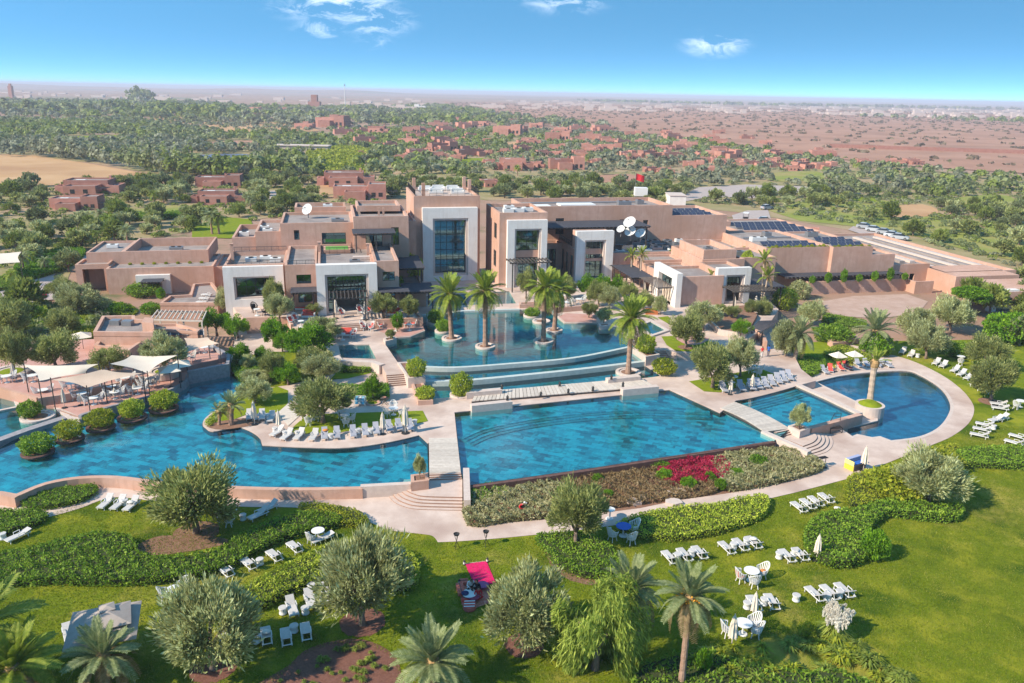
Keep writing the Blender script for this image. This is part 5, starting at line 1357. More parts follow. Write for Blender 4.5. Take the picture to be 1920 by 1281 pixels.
# parapet plants of the service roofs
for k in range(26):
    s = 77.5 + k * .78; t = 15.9 if s < 89.5 else 14.9
    BALL_Y.place(Bw(s, t, 7.35), k, 'trailing yellow green plant on the parapet of the plain service block', 'parapet plants of the service block', (.4, .35, .55 + .3 * (k % 3) / 2))
for k in range(12): BALL_Y.place(Bw(62 + k * 1.35, 22.0 + .9 * (k % 2), 5.9), k, 'yellow green plant along the edge of the machine roof', 'plants along the machine roof', (.55, .5, .8))
for k in range(7): BALL_Y.place(Bw(-31 + k * 1.9, 33.2, 3.9), k, 'small plant on the lower roof ledge of the spa', 'plants on the spa roof ledge', (.3, .3, .5))
for k in range(8): BALL_Y.place(Bw(-4.6 + k * 1.3, 18.6, 12.45), k, 'small plant on the parapet of the upper villa', 'plants on the upper villa parapet', (.3, .3, .45))

# ---- hedges
def hedge(name, label, px, z, h, m, dens=42, L=.26, W=.17, sm=3, bumps=.12, core=True, cat='hedge', seed=0, zf=.6):
    rng = np.random.default_rng(100 + seed + len(label))
    if cat == 'hedge': h *= .8; dens = dens * 2.5; L *= .62; W *= .62
    poly = ccw(GP(px, z + h * zf, sm)); A = np.array(poly); lo, hi = A.min(0), A.max(0)
    T = thing(name, label, cat, (float(A[:, 0].mean()), float(A[:, 1].mean()), z))
    a = abs(area(poly)); n = int(a * dens); n = min(n, 40000)
    P = rng.uniform(lo, hi, (int(n * (hi - lo).prod() / max(a, 1e-3)) + 50, 2)); P = P[inside_np(P, poly)][:n]
    hz = h * (1 + bumps * (np.sin(P[:, 0] * 2.3 + 1) * np.sin(P[:, 1] * 2.7) + .7 * np.sin(P[:, 0] * 5.1 + P[:, 1] * 4.3)))
    C = np.column_stack([P, z + hz * rng.uniform(.80, 1.05, len(P))]); D = rng.normal(size=(len(P), 3)) * .7 + np.array([0, 0, .8])
    per = []
    for i in range(len(poly)):
        p, q = np.array(poly[i - 1]), np.array(poly[i]); k = int(np.linalg.norm(q - p) * h * dens * .8) + 1
        f = rng.random((k, 1)); per.append(p + (q - p) * f)
    per = np.concatenate(per); cz = rng.uniform(.05, .95, len(per)) * h
    out = per - A.mean(0); out /= np.maximum(np.linalg.norm(out, axis=1, keepdims=True), 1e-6)
    C2 = np.column_stack([per + rng.normal(size=per.shape) * .07, z + cz]); D2 = np.column_stack([out, np.full(len(out), .6)]) + rng.normal(size=(len(out), 3)) * .6
    C = np.concatenate([C, C2]); D = np.concatenate([D, D2]); N = len(C)
    me = leaf_mesh('foliage', C - np.array(T.location), D, L * rng.uniform(.6, 1.3, N), W * rng.uniform(.7, 1.3, N), m, rng); mobj('foliage', me, T)
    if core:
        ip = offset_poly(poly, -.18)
        MB().prism(ip, z, z + h * .80).build('light_block_core', M_hedge_core, T)  # added dark core that blocks light inside the foliage
    return T
M_hedge_core = mat('dark_hedge_core', (.035, .045, .014), (.05, .06, .018), 3, .95)
c13 = lambda L: [z13(*p) for p in L]
hedge('hedge', 'long dark hedge winding along the left lawn', [(-20, 1046), (60, 1030), (115, 1014), (197, 1001), (248, 1012), (262, 1040), (330, 1046), (411, 1031), (459, 1001), (525, 972), (584, 962), (640, 975), (600, 990), (540, 1004), (490, 1026), (440, 1054), (390, 1074), (320, 1084), (230, 1090), (100, 1088), (-20, 1090)], 0, 1.0, M_hedge, 46, .3, .2)
hedge('flower_hedge', 'bright flowering shrubs at the end of the dark winding hedge', [(560, 950), (600, 946), (663, 958), (690, 975), (680, 984), (640, 982), (590, 972)], 0, .8, M_yshrub, 60)
hedge('hedge', 'broad light green hedge behind the big silver olive', [(440, 1130), (466, 1100), (538, 1064), (597, 1034), (650, 1020), (705, 1015), (760, 1036), (784, 1062), (778, 1092), (740, 1102), (690, 1096), (600, 1086), (560, 1102), (520, 1118), (480, 1138)], 0, 1.15, M_hedge_l, 50, .3, .18)
hedge('hedge', 'lens shaped low hedge between path and left pool wall', [(42, 942), (60, 930), (110, 917), (170, 911), (182, 918), (160, 935), (110, 948), (55, 952)], 0, .7, M_hedge, 60)
hedge('hedge', 'low hedge at the left picture edge by the path', [(-30, 962), (40, 958), (84, 960), (80, 975), (40, 990), (-30, 1006)], 0, .8, M_hedge, 60)
hedge('hedge', 'long light clipped hedge below the front path', [(1158, 984), (1210, 963), (1293, 950), (1360, 945), (1372, 939), (1431, 930), (1441, 945), (1428, 966), (1382, 984), (1333, 999), (1260, 1009), (1207, 1003), (1171, 995)], 0, .9, M_hedge_l, 60)
hedge('hedge', 'large clipped hedge curving round the right lawn', c13([(640, 420), (700, 340), (830, 305), (930, 295), (1050, 255), (1200, 245), (1400, 275), (1530, 275), (1500, 335), (1300, 325), (1130, 305), (1040, 350), (1000, 420), (965, 480), (990, 550), (900, 595), (750, 580), (650, 500)]), 0, 1.2, M_hedge, 50, .3, .2)
hedge('hedge', 'yellow green shrub bed before the right patio', c13([(885, 110), (980, 80), (1100, 60), (1160, 90), (1190, 170), (1080, 230), (960, 270), (875, 250)]), 0, .8, M_yshrub, 50)
hedge('hedge', 'dark clipped hedge at the right picture edge', [(1796, 846), (1850, 840), (1960, 842), (1960, 872), (1850, 872), (1800, 866)], 0, 1.0, M_hedge, 55)
hedge('hedge', 'light shrubs along the outer curve of the patio', [(1700, 866), (1745, 842), (1790, 834), (1800, 850), (1770, 866), (1720, 880)], 0, .7, M_yshrub, 50)
hedge('hedge', 'low mixed hedge round the forked olive at the front path', [(1005, 1006), (1060, 1000), (1125, 1010), (1160, 1050), (1150, 1076), (1095, 1078), (1045, 1058), (1028, 1035)], 0, .8, M_hedge, 55)
hedge('hedge', 'neat low hedge at the top of the right steps', [zD(1085, 800), zD(1400, 795), zD(1400, 830), zD(1130, 850)], L1, .95, M_hedge, 70, .22, .14, sm=0, zf=.9)
hedge('hedge', 'clipped hedge below the square pool wall', [z7(1030, 480), z7(1250, 480), z7(1260, 535), z7(1040, 540)], L1, .8, M_hedge, 70, .22, .14, sm=0)
hedge('hedge', 'square hedge round the citrus tree', [z7(1000, 650), z7(1390, 640), z7(1395, 740), z7(1240, 760), z7(1100, 740)], L1, .6, M_green, 70, .22, .15, sm=0)
hedge('hedge', 'low hedge along the curved island lawn', [z7(20, 930), z7(60, 880), z7(170, 790), z7(300, 700), z7(320, 720), z7(200, 810), z7(110, 880), z7(60, 950)], L1, .35, M_hedge_l, 70, .2, .14)
hedge('hedge', 'dark planting mound left of the open cream parasols', c13([]) or [z9(690, 350), z9(780, 300), z9(880, 290), z9(930, 320), z9(880, 370), z9(800, 385)], 0, .9, M_hedge, 55, .26, .17)
hedge('hedge', 'light grassy mound behind the open cream parasols', [z9(920, 270), z9(1000, 235), z9(1090, 260), z9(1160, 300), z9(1080, 315), z9(980, 300)], 0, .8, M_hedge_l, 55, .26, .14)
hedge('hedge', 'dark hedge before the dirt yard', [z5(430, 1040), z5(560, 1060), z5(720, 1090), z5(720, 1130), z5(540, 1130), z5(420, 1090)], 0, 1.0, M_hedge, 45)
hedge('flower_hedge', 'white flowering bed beyond the garden path', [z5(380, 1140), z5(560, 1130), z5(720, 1110), z5(700, 1160), z5(480, 1200), z5(380, 1190)], 0, .5, M_silver, 60)
hedge('hedge', 'ivy bank below the grey restaurant wall by the island', [z7(210, 490), z7(330, 470), z7(460, 500), z7(440, 640), z7(320, 640)], L1, .7, M_hedge, 55)
hedge('hedge', 'bright clipped hedge by the left drive', [z1(360, 690), z1(560, 660), z1(640, 690), z1(500, 800), z1(260, 880), z1(130, 870), z1(130, 780)], 0, 1.2, M_green, 40, .35, .22)
hedge('hedge', 'dark clipped hedge at the left drive corner', [z1(-40, 900), z1(130, 850), z1(130, 930), z1(0, 970), z1(-40, 970)], 0, 1.0, M_hedge, 45)
hedge('flower_bed', 'round bed of red leaved plants on the left drive', [z1(60, 1010), z1(200, 975), z1(330, 1000), z1(330, 1035), z1(200, 1055), z1(70, 1045)], 0, .6, M_crim, 45, .3, .2)
hedge('hedge', 'ground cover between the spa and the pool restaurant', [z1(560, 1100), z1(700, 1050), z1(1000, 1100), z1(1000, 1160), z1(780, 1160), z1(560, 1260)], 0, .5, M_hedge_l, 30, .35, .22)
hedge('hedge', 'leafy ground cover left of the pool restaurant', [z6(140, 130), z6(340, 100), z6(600, 150), z6(660, 240), z6(540, 300), z6(300, 300), z6(100, 250)], 0, .7, M_hedge, 25, .4, .26)
hedge('hedge', 'hedge line before the villas at the back left', [z1(830, 410), z1(1180, 400), z1(1520, 380), z1(1530, 400), z1(1180, 440), z1(830, 450)], 0, 1.3, M_hedge, 8, .8, .5, sm=0)
hedge('hedge', 'vines along the top of the pavilion wall at right', [z5(1380, 850), z5(1560, 840), z5(1680, 900), z5(1620, 950), z5(1480, 910)], 3.0, .6, M_green, 45, .35, .25)
# ---- the flower bed under the overflow wall
bedP = GP([(884, 918), (1080, 890), (1300, 858), (1452, 836), (1500, 850), (1546, 878), (1462, 907), (1360, 925), (1273, 937), (1201, 952), (1132, 961), (1050, 971), (876, 986)], .1)
struct(MB().sheet(bedP, .05).build('soil_bed', M_soil))
def cover(name, label, px, h, m, dens, L, W, seed):
    T = hedge(name, label, px, .05, h, m, dens, L, W, 3, .35, False, 'ground cover', seed, .4); return T
cover('ground_cover', 'silver ground cover at the left end of the flower bed', [(882, 925), (960, 914), (1040, 905), (1060, 930), (1050, 962), (960, 974), (878, 982)], .55, M_silver, 190, .3, .11, 1)
cover('ground_cover', 'dark green plants by the bridge wall in the flower bed', [(884, 918), (930, 912), (950, 925), (900, 942), (882, 945)], .6, M_hedge, 60, .3, .14, 2)
cover('ground_cover', 'rusty brown ground cover in the middle of the flower bed', [(1050, 905), (1150, 890), (1260, 880), (1330, 900), (1340, 922), (1260, 934), (1150, 950), (1070, 958)], .45, M_rust, 150, .3, .10, 3)
cover('ground_cover', 'crimson blossom patch in the flower bed', [(1235, 880), (1290, 866), (1350, 862), (1370, 882), (1350, 900), (1290, 908), (1250, 904)], .6, M_crim, 220, .26, .11, 4)
cover('ground_cover', 'pale silver grass at the right end of the flower bed', [(1340, 862), (1440, 845), (1500, 852), (1544, 876), (1470, 900), (1370, 918), (1350, 900)], .6, M_silver, 190, .32, .11, 5)
for k, (x, y) in enumerate([(1120, 905), (1245, 900), (1238, 880), (1330, 905), (1380, 895), (1420, 875), (1140, 935), (1290, 915), (1060, 930), (1350, 918)]):
    tree('B', (x, y), .05, 22 + 8 * (k % 3), y - 16 - 4 * (k % 2), f'bright green leafy plant in the flower bed, {ORD[k]} by distance along it' if False else 'bright green leafy plant in the flower bed', 'leafy plants in the flower bed')
for k, (x, y, w_) in enumerate([(1270, 926, 36), (1190, 944, 30), (1262, 945, 34), (1205, 934, 22)]):
    P = G((x, y), 0); a = .3 * k; R = w_ / ppm(P) / 2
    pl = [(P.x + R * math.cos(a + i * 1.05) * (1.1 if i % 2 else .9), P.y + R * .8 * math.sin(a + i * 1.05)) for i in range(6)]
    tag(MB().prism(pl, .03, .30).build('stone_slab', M_coping), ['large pale stone slab in the rusty flower bed', 'pinkish flat stone in the rusty flower bed', 'pale slab at the path side of the flower bed', 'smallest flat stone in the flower bed'][k], 'stone')
# soil circles under trees
for (x, y), r, m, lab in (((680, 1168), 43, M_mulch, 'mulch'), ((983, 1211), 37, M_mulch, 'mulch'), ((400, 1252), 44, M_mulch, 'mulch'), ((368, 1000), 42, M_soil, 'soil'), ((1856, 754), 20, M_soil, 'soil'), ((1285, 652), 14, M_soil, 's')):
    zb = L2 if x == 1285 else 0; P = G((x, y), zb); R = r / ppm(P)
    struct(MB().sheet([(P.x + R * (1 + .04 * math.sin(5 * i)) * math.cos(i * math.pi / 14), P.y + R * (1 + .04 * math.cos(3 * i)) * math.sin(i * math.pi / 14)) for i in range(28)], zb + .05).build('soil_bed', m))
sheet('soil_bed', [(250, 1030), (290, 1008), (340, 1005), (420, 1010), (420, 1022), (360, 1034), (290, 1042)], .045, M_soil, 3)
sheet('soil_bed', [(470, 1300), (540, 1250), (570, 1222), (620, 1204), (680, 1200), (735, 1225), (752, 1262), (750, 1310), (600, 1320)], .045, M_mulch, 3)
sheet('soil_bed', [(1020, 1020), (1032, 1060), (1070, 1090), (1130, 1100), (1130, 1090), (1080, 1078), (1040, 1050), (1028, 1018)], .045, M_soil, 2)
# ---- tufts and ornamental grass
def tuft_mesh(name, m, n, seed, spread=.9, wid=.055):
    rng = np.random.default_rng(seed); V = []
    for k in range(n):
        a = rng.uniform(0, 6.283); l = rng.uniform(.6, 1.1); o = rng.uniform(.1, spread); h = l * rng.uniform(.6, 1.0)
        d = np.array([math.cos(a), math.sin(a), 0]); s = np.array([-math.sin(a), math.cos(a), 0]) * wid
        b = d * .06; p1 = d * o * .45 + np.array([0, 0, h * .75]); p2 = d * o + np.array([0, 0, h * (.95 - .5 * o)])
        V.append([b - s, b + s, p1 + s * .8, p1 - s * .8]); V.append([p1 - s * .8, p1 + s * .8, p2 + s * .15, p2 - s * .15])
    return quads_mesh(name, np.array(V), m)
TUF = []
for k, (nm, m, n, sp) in enumerate((('grass_tuft', M_tuft, 110, .8), ('grass_tuft', M_tuft, 150, 1.0), ('grass_clump', M_yshrub, 130, .9))):
    T = thing(nm, 'tuft', 'grass'); mobj('blades', tuft_mesh('blades', m, n, 70 + k, sp), T); TUF.append(Proto(T))
rng_ = random.Random(9)
bedQ = GP([(505, 1290), (570, 1228), (620, 1210), (680, 1206), (730, 1230), (745, 1262), (740, 1290)], 0)
n = 0
while n < 34:
    x, y = rng_.uniform(500, 750), rng_.uniform(1205, 1300)
    P = G((x, y), .04)
    if inside(P.x, P.y, bedQ):
        s = rng_.uniform(.28, .5); TUF[0].place(P, rng_.uniform(0, 6), 'small grass tuft on the mulch bed at the bottom', 'grass tufts on the mulch bed', (s, s, s)); n += 1
g2 = GP([(1290, 1240), (1350, 1225), (1440, 1200), (1540, 1196), (1640, 1225), (1720, 1300), (1290, 1310)], 0)
n = 0
while n < 60:
    x, y = rng_.uniform(1290, 1720), rng_.uniform(1195, 1310)
    P = G((x, y), .02)
    if inside(P.x, P.y, g2):
        s = rng_.uniform(.7, 1.25); TUF[1 + n % 2].place(P, rng_.uniform(0, 6), 'clump of ornamental grass in the border at the bottom right', 'ornamental grass at the bottom right', (s, s, s * .8)); n += 1
hedge('shrub_border', 'dark mixed shrub border under the front palms', [(1180, 1300), (1200, 1250), (1290, 1225), (1340, 1225), (1380, 1240), (1480, 1260), (1580, 1262), (1640, 1290), (1640, 1320), (1180, 1330)], 0, .7, M_hedge, 45, .34, .12, cat='shrubs')
tree('B', (1318, 1262), 0, 30, 1218, 'small bright green shrub beside the front palm trunk')
# pampas grass
P = G((1560, 1196), 0); T = thing('pampas_grass', 'tall pampas grass with a dome of white plumes', 'grass', P)
o = mobj('blades', tuft_mesh('blades', M_tuft, 320, 88, 1.1, .03), T); o.scale = (1.3, 1.3, 1.5)
pm = []
rngp = np.random.default_rng(4)
N = 260; tt = rngp.random(N); Cp = np.column_stack([rngp.normal(size=(N, 2)) * (.075 * np.sin(tt * 3.1) + .012)[:, None], tt * .8]); Dp = np.tile([0, 0, 1.0], (N, 1)) + rngp.normal(size=(N, 3)) * .5
plume = leaf_mesh('plume', Cp, Dp, .16, .05, M_plume, rngp)
for k in range(30):
    a = rngp.uniform(0, 6.283); r = math.sqrt(rngp.random()) * .95; o = mobj('plume', plume, T, (r * math.cos(a), r * math.sin(a), 1.75 - .5 * r * r + rngp.uniform(-.2, .2)))
    o.rotation_euler = (0, .35 + .5 * r, a * .4 - .4)
st = MB()
for k in range(12): a = k * .52; st.bar((0 + P.x, P.y, 0), (P.x + .7 * math.cos(a), P.y + .7 * math.sin(a), 1.7), .02, .02)
st.build('stalk', M_tuft, T)
tree('BY', (1512, 1196), 0, 34, 1168, 'yellow grass mound left of the pampas grass')

# ---- palms
def frond_mesh(name, m, droop, seed, n=24, ll=.20, vee=.35, wid=.022, twist=0.0):
    rng = np.random.default_rng(seed); V = []
    pt = lambda u: np.array([u * (1 - .12 * droop * u), 0, .42 * u - (.38 + droop) * u * u * .9])
    for i in range(8):
        a, b = pt(i / 8), pt((i + 1) / 8); w = .012 * (1 - i / 10)
        V.append([a + [0, -w, 0], b + [0, -w, 0], b + [0, w, 0], a + [0, w, 0]])
    for i in range(n):
        u = .10 + .90 * i / (n - 1); p = pt(u); t = pt(min(u + .02, 1.02)) - pt(u - .02); t /= np.linalg.norm(t)
        l = ll * (math.sin(min(u, .97) * 3.0) ** .55) * rng.uniform(.85, 1.1) + .02
        for s in (-1, 1):
            d = t * .75 + np.array([0, s * 1.0, 0]) + np.array([0, 0, vee - .15 * rng.random()]); d /= np.linalg.norm(d)
            e = p + d * l * .55; f = p + d * l - np.array([0, 0, .16 * l]); w = t * wid
            V.append([p - w * .6, p + w * .6, e + w, e - w]); V.append([e - w, e + w, f + w * .2, f - w * .2])
    return quads_mesh(name, np.array(V), m)
FR = {}
for nm, m in (('g', M_frond), ('s', M_frond_g), ('d', M_dryfrond)):
    FR[nm] = [frond_mesh('frond', m, d, 200 + i) for i, d in enumerate((-.15, .2, .55, .95))]
M_pstub = mat('palm_stub', (.34, .20, .09), (.44, .28, .13), 8, .9, .6, 14)
def palm(label, base, zb, top, rpx, nf=44, mk='g', tr=.28, tm=None, dates=False, dry=4, name='date_palm', group=None, emin=-.55, emax=1.35, seed=0, bul=1.0):
    P = G(base, zb); r_ = ray(*top); k = P.y / r_.y; X = Vector((r_.x * k, P.y, CAM_H + r_.z * k))
    if X.z < zb + .35: X.z = zb + .35
    T = thing(name, label, 'palm', (P.x, P.y, zb), group=group); rg = random.Random(300 + seed + int(base[0]))
    pts, rad = [], []
    n = max(8, int((X.z - zb) * 3.2))
    for i in range(n + 1):
        f = i / n; q = Vector((P.x, P.y, zb - .05)).lerp(X, f); q.x += (X.x - P.x) * .15 * math.sin(f * math.pi)
        pts.append(q); rad.append(tr * (1.22 - .28 * min(f * 4, 1) + (.07 if i % 2 else -.04)) * (1.15 if f > .9 else 1))
    MB().tube(pts, rad, 10).build('trunk', tm or M_ptrunk, T)
    h = X + Vector((0, 0, .12))
    MB().lathe([(tr * .9, -.6), (tr * 1.35 * bul, -.25), (tr * 1.5 * bul, .15), (tr * .9, .5), (0, .75)], 10, h).build('crown_base', M_pstub, T)
    R = rpx / ppm(P)
    for i in range(nf):
        f = (i + .5) / nf; el = emin + (emax - emin) * (f ** .85); az = i * 2.39996 + rg.uniform(-.2, .2)
        v = FR['d' if i < dry else mk][3 if el < -.2 else 2 if el < .25 else 1 if el < .8 else 0]
        o = mobj('frond', v, T, (h.x - P.x + .12 * math.cos(az), h.y - P.y + .12 * math.sin(az), h.z - zb + .25 * f))
        s = R * rg.uniform(.9, 1.1) * (.92 if el > 1 else 1); o.scale = (s, s, s); o.rotation_euler = (rg.uniform(-.25, .25), -el + .25, az)
    if dates:
        rd = np.random.default_rng(seed + 7)
        for i in range(7):
            a = i * .9 + .3; c = h + Vector((.42 * math.cos(a), .42 * math.sin(a), -.05)); Nn = 70
            Cc = np.array(c - Vector((P.x, P.y, zb))) + rd.normal(size=(Nn, 3)) * np.array([.14, .14, .2])
            mobj('date_cluster', leaf_mesh('date_cluster', Cc, rd.normal(size=(Nn, 3)), .13, .11, M_orange, rd), T)
    return T
palm('leftmost of the four date palms standing in the lake', (847, 636), 1.9, (843, 557), 38, 52, tr=.31, seed=1)
palm('second date palm in the lake, nearest to the weir', (910, 651), 1.9, (910, 551), 39, 52, tr=.31, seed=2)
palm('third date palm in the lake with orange fruit', (1019, 641), 1.9, (1021, 544), 38, 52, tr=.31, dates=True, seed=3)
palm('rear date palm in the lake behind the fruiting one', (1039, 620), 1.9, (1044, 550), 36, 50, tr=.31, seed=4)
palm('date palm with orange fruit in the planter by the wide footbridge', (1178, 699), 1.2, (1184, 602), 44, 54, tr=.31, dates=True, seed=5)
palm('leaning pale trunked palm by the garden path', (1486, 684), 0, (1500, 630), 34, 34, 's', .30, M_ptrunk_b, seed=6)
palm('tall sparse palm on the round island of the right pools', (1631, 756), .9, (1640, 684), 26, 14, 'g', .34, M_ptrunk_b, emin=.2, seed=7)
palm('full palm with low trunk behind the right garden path', (1640, 660), 0, (1641, 625), 42, 36, 's', .3, seed=8)
palm('front palm with bare trunk and orange fruit at the bottom', (1277, 1290), 0, (1293, 1128), 62, 40, 's', .2, dates=True, dry=8, seed=9)
palm('palm half hidden behind the feathery tree', (1192, 1190), 0, (1186, 1112), 60, 40, 's', .24, dates=True, dry=6, seed=10)
palm('short palm with spreading crown at the bottom centre', (815, 1296), 0, (812, 1250), 72, 40, 's', .30, dry=5, seed=11)
palm('short palm before the big grey umbrella', (196, 1296), 0, (194, 1238), 66, 40, 's', .28, dry=12, seed=12)
palm('dense palm at the bottom left corner', (28, 1330), 0, (25, 1262), 80, 44, 'g', .3, dry=6, seed=13)
palm('palm reaching in at the left picture edge', (-55, 1300), 0, (-48, 1195), 110, 36, 'g', .3, dry=4, seed=14)
palm('smaller of the two little palms on the island tip', (411, 797), L1, (411, 776), 17, 22, 's', .16, dry=2, emin=0, seed=15)
palm('larger of the two little palms on the island tip', (434, 797), L1, (433, 765), 25, 28, 's', .24, dry=3, emin=-.1, seed=16)
for b_, zb, t_, r, lab in (((1186, 530), L2, (1184, 482), 15, 'left slender fan palm before the service roof'), ((1199, 538), L2, (1203, 480), 15, 'right slender fan palm before the service roof'),
                           ((1328, 563), L2, (1335, 520), 13, 'slender palm between the restaurant portals'), ((1362, 566), L2, (1361, 535), 11, 'small palm at the shaded restaurant portal'),
                           ((1427, 582), 1, (1433, 492), 22, 'tallest slender palm at the corner of the service block'), ((1424, 585), 1, (1439, 522), 20, 'lower slender palm at the corner of the service block'),
                           ((1133, 520), L2, (1133, 482), 8, 'little palm at the second white portal')):
    palm(lab, b_, zb, t_, r, 22, 'g', .13, M_ptrunk_b, name='fan_palm', dry=3, seed=20, emin=-.3)
# little palms of the background: crown in one piece
def small_palm(seed, m):
    T = thing('date_palm', 'palm', 'palm'); rg = random.Random(seed); V = []
    base = frond_mesh('f', m, .4, seed, 9, .24, .3, .05); co = np.zeros(len(base.vertices) * 3, np.float32); base.vertices.foreach_get('co', co); co = co.reshape(-1, 3)
    for i in range(26):
        el = -.4 + 1.6 * i / 26; M = Matrix.Rotation(i * 2.4, 3, 'Z') @ Matrix.Rotation(-el + .3, 3, 'Y'); A = np.array(M); V.append((co @ A.T + [0, 0, 1.6]).reshape(-1, 4, 3))
    mobj('crown', quads_mesh('crown', np.concatenate(V), m), T); bpy.data.meshes.remove(base)
    MB().tube([(0, 0, 0), (.03, 0, .8), (0, 0, 1.65)], [.12, .09, .11], 7).build('trunk', M_ptrunk, T)
    return Proto(T)
SPALM = [small_palm(401, M_frond_g), small_palm(402, M_frond)]
def bpalm(x, y, top, lab, group=None, k=0):
    P = G((x, y), 0); H = zat(P, top); s = H / 2.2; SPALM[k % 2].place(P, x * .7, lab, group, (s * .95, s * .95, s))
for k, (x, y, tp) in enumerate([(398, 440, 392), (411, 440, 394), (192, 430, 388), (205, 438, 400), (68, 575, 540), (25, 540, 505), (355, 425, 397), (138, 455, 425), (162, 452, 424), (182, 460, 430), (240, 460, 420), (290, 385, 355)]):
    bpalm(x, y, tp, 'date palm in the gardens left behind the spa', 'palms behind the spa', k)
for k, (x, y, tp) in enumerate([(1285, 372, 350), (1410, 330, 308), (1420, 332, 310), (970, 330, 308), (890, 330, 312), (1000, 300, 285), (1780, 308, 298), (560, 330, 310), (640, 395, 365), (830, 370, 345), (470, 395, 365), (745, 350, 330), (1180, 300, 285), (1100, 310, 292)]):
    bpalm(x, y, tp, 'distant date palm between the houses of the village', 'palms in the village', k)
for k, (x, y, tp) in enumerate([(45, 512, 470), (62, 500, 470), (86, 512, 480)]): bpalm(x, y, tp, 'banana like palm beside the left drive hedge', 'palms by the left drive', k)

# ================================================================ PLANTERS, FURNITURE
def ring_planter(label, px, z, rpx, h=.25, m=None, zb=None, soil=None):
    P = G(px, z); R = rpx / ppm(P); T = thing('round_planter', label, 'planter', (P.x, P.y, z - .5))
    zb = z - .75 if zb is None else zb
    if m is M_brick:
        MB().lathe([(R * .45, .1), (R * .45, z - .1)], 16, (P.x, P.y, 0)).build('column', M_darktile, T); zb = z - .12
    MB().lathe([(R * .98, zb), (R, z + h - .05), (R - .02, z + h), (R * .76, z + h), (R * .75, z + h - .1)], 28, (P.x, P.y, 0)).build('rim', m or M_coping, T)
    MB().lathe([(R * .76, z + h - .14), (R * .4, z + h - .06), (0, z + h - .04)][::-1], 20, (P.x, P.y, 0)).build('soil', soil or M_soil, T)
    return P
for px, z, r, lab in (((847, 636), 1.85, 19, 'round pale ring at the foot of the leftmost lake palm'), ((910, 651), 1.85, 19, 'round pale ring at the foot of the second lake palm'), ((1019, 641), 1.85, 19, 'round pale ring at the foot of the fruiting lake palm'),
                      ((1039, 621), 1.85, 16, 'round pale ring at the foot of the rear lake palm'), ((1015, 604), 1.85, 17, 'empty round pale ring in the lake'), ((998, 593), 1.85, 17, 'round ring with a dark shrub at the back of the lake'),
                      ((817, 606), 1.85, 16, 'round ring with a dark shrub, rear one at the left of the lake'), ((831, 622), 1.85, 16, 'round ring with a dark shrub, front one at the left of the lake'),
                      ((864, 742), .92, 21, 'round pale ring left of the wide footbridge'), ((1178, 700), .92, 24, 'round pale planter of the fruiting palm by the wide footbridge')):
    ring_planter(lab, px, z, r)
P = G((1631, 760), 1.0); R = 26 / ppm(P)
T = thing('round_planter', 'round grassy island between the right pools', 'planter', (P.x, P.y, 0)); MB().lathe([(R, -1), (R, 1.15), (R * .85, 1.15)], 28, (P.x, P.y, 0)).build('rim', M_coping, T); MB().lathe([(0, 1.55), (R * .45, 1.45), (R * .86, 1.1)], 24, (P.x, P.y, 0)).build('grass', M_lawn2, T)
islands = [((307, 766), 27, 'BH', 44, 'topmost of the five dark planted rings in the left pool'), ((248, 783), 27, 'BH', 40, 'second planted ring in the left pool below the deck'), ((189, 801), 26, 'BY', 46, 'third planted ring in the left pool'), ((131, 822), 26, 'BY', 42, 'fourth planted ring in the left pool'), ((71, 848), 29, 'BD', 54, 'bottom left planted ring in the left pool')]
for k, (px, r, kd, w_, lab) in enumerate(islands):
    ring_planter(lab, px, .92, r, .08, M_brick); tree(kd, (px[0], px[1] - 2), .9, w_ * 1.12, px[1] - 33, 'leafy shrub filling the ' + lab)
ring_planter('round pale double ring in the upper left pool', (71, 783), 1.2, 30, .2); tree('BD', (57, 782), 1.2, 40, 752, 'dark round shrub in the upper left pool ring')
ring_planter('round pale bed of the left edge olive on the restaurant deck', (22, 699), 2.0, 36, .3, soil=M_lawn2, zb=1.6); ring_planter('round grassy bed of the olive between the shade sails', (308, 699), 2.0, 28, .3, soil=M_lawn2, zb=1.6)
ring_planter('round bed of the citrus tree on the deck', (699, 756), L1, 15, .15, M_plaster, zb=.9, soil=M_lawn2)
def box_planter(label, pts, z0, z1_, m=None, soil=True):
    poly = ccw(pts); T = thing('box_planter', label, 'planter', (poly[0][0], poly[0][1], z0))
    MB().ring(poly, .28, z0, z1_).build('side', m or M_coping, T); MB().sheet(offset_poly(poly, -.25), z1_ - .1).build('soil', M_soil, T)
box_planter('square pink planter with a small tree by the bridge steps', GP([(770, 893), (803, 889), (804, 904), (771, 908)], 1.3), 0, 1.45, M_plaster)
box_planter('square pale planter with a small tree by the right steps', GP([z9(740, 640), z9(790, 625), z9(852, 650), z9(800, 670)], 1.25), .3, 1.35, M_coping)
box_planter('long pale planter left of the lake weirs', GP([zE(1480, 960), zE(1640, 950), zE(1900, 1180), zE(1640, 1200)], 2.15), .9, 2.2, M_coping)
box_planter('wedge shaped pink planter beside the left tier pool', GP([zE(1680, 1230), zE(1850, 1225), z8(310, 845), z8(215, 850)], 1.5), .9, 1.5, M_plaster)
box_planter('long pale planter right of the lake weirs', GP([zD(450, 740), zD(560, 640), zD(860, 840), zD(650, 880)], 2.15), .9, 2.2, M_coping)
box_planter('pink planter wall before the restaurant tables', GP([z8(855, 225), z8(990, 222), z8(990, 235), z8(858, 240)], 2.6), 1.2, 2.6, M_plaster)
box_planter('square pale planter box at the lake walkway', GP([zE(1270, 590), zE(1420, 560), zE(1470, 600), zE(1300, 640)], 2.5), 1.6, 2.5, M_coping)
box_planter('pale planter at the right lake corner', GP([z8(1355, 360), z8(1430, 355), z8(1430, 372), z8(1362, 376)], 2.4), 1.2, 2.4, M_coping)
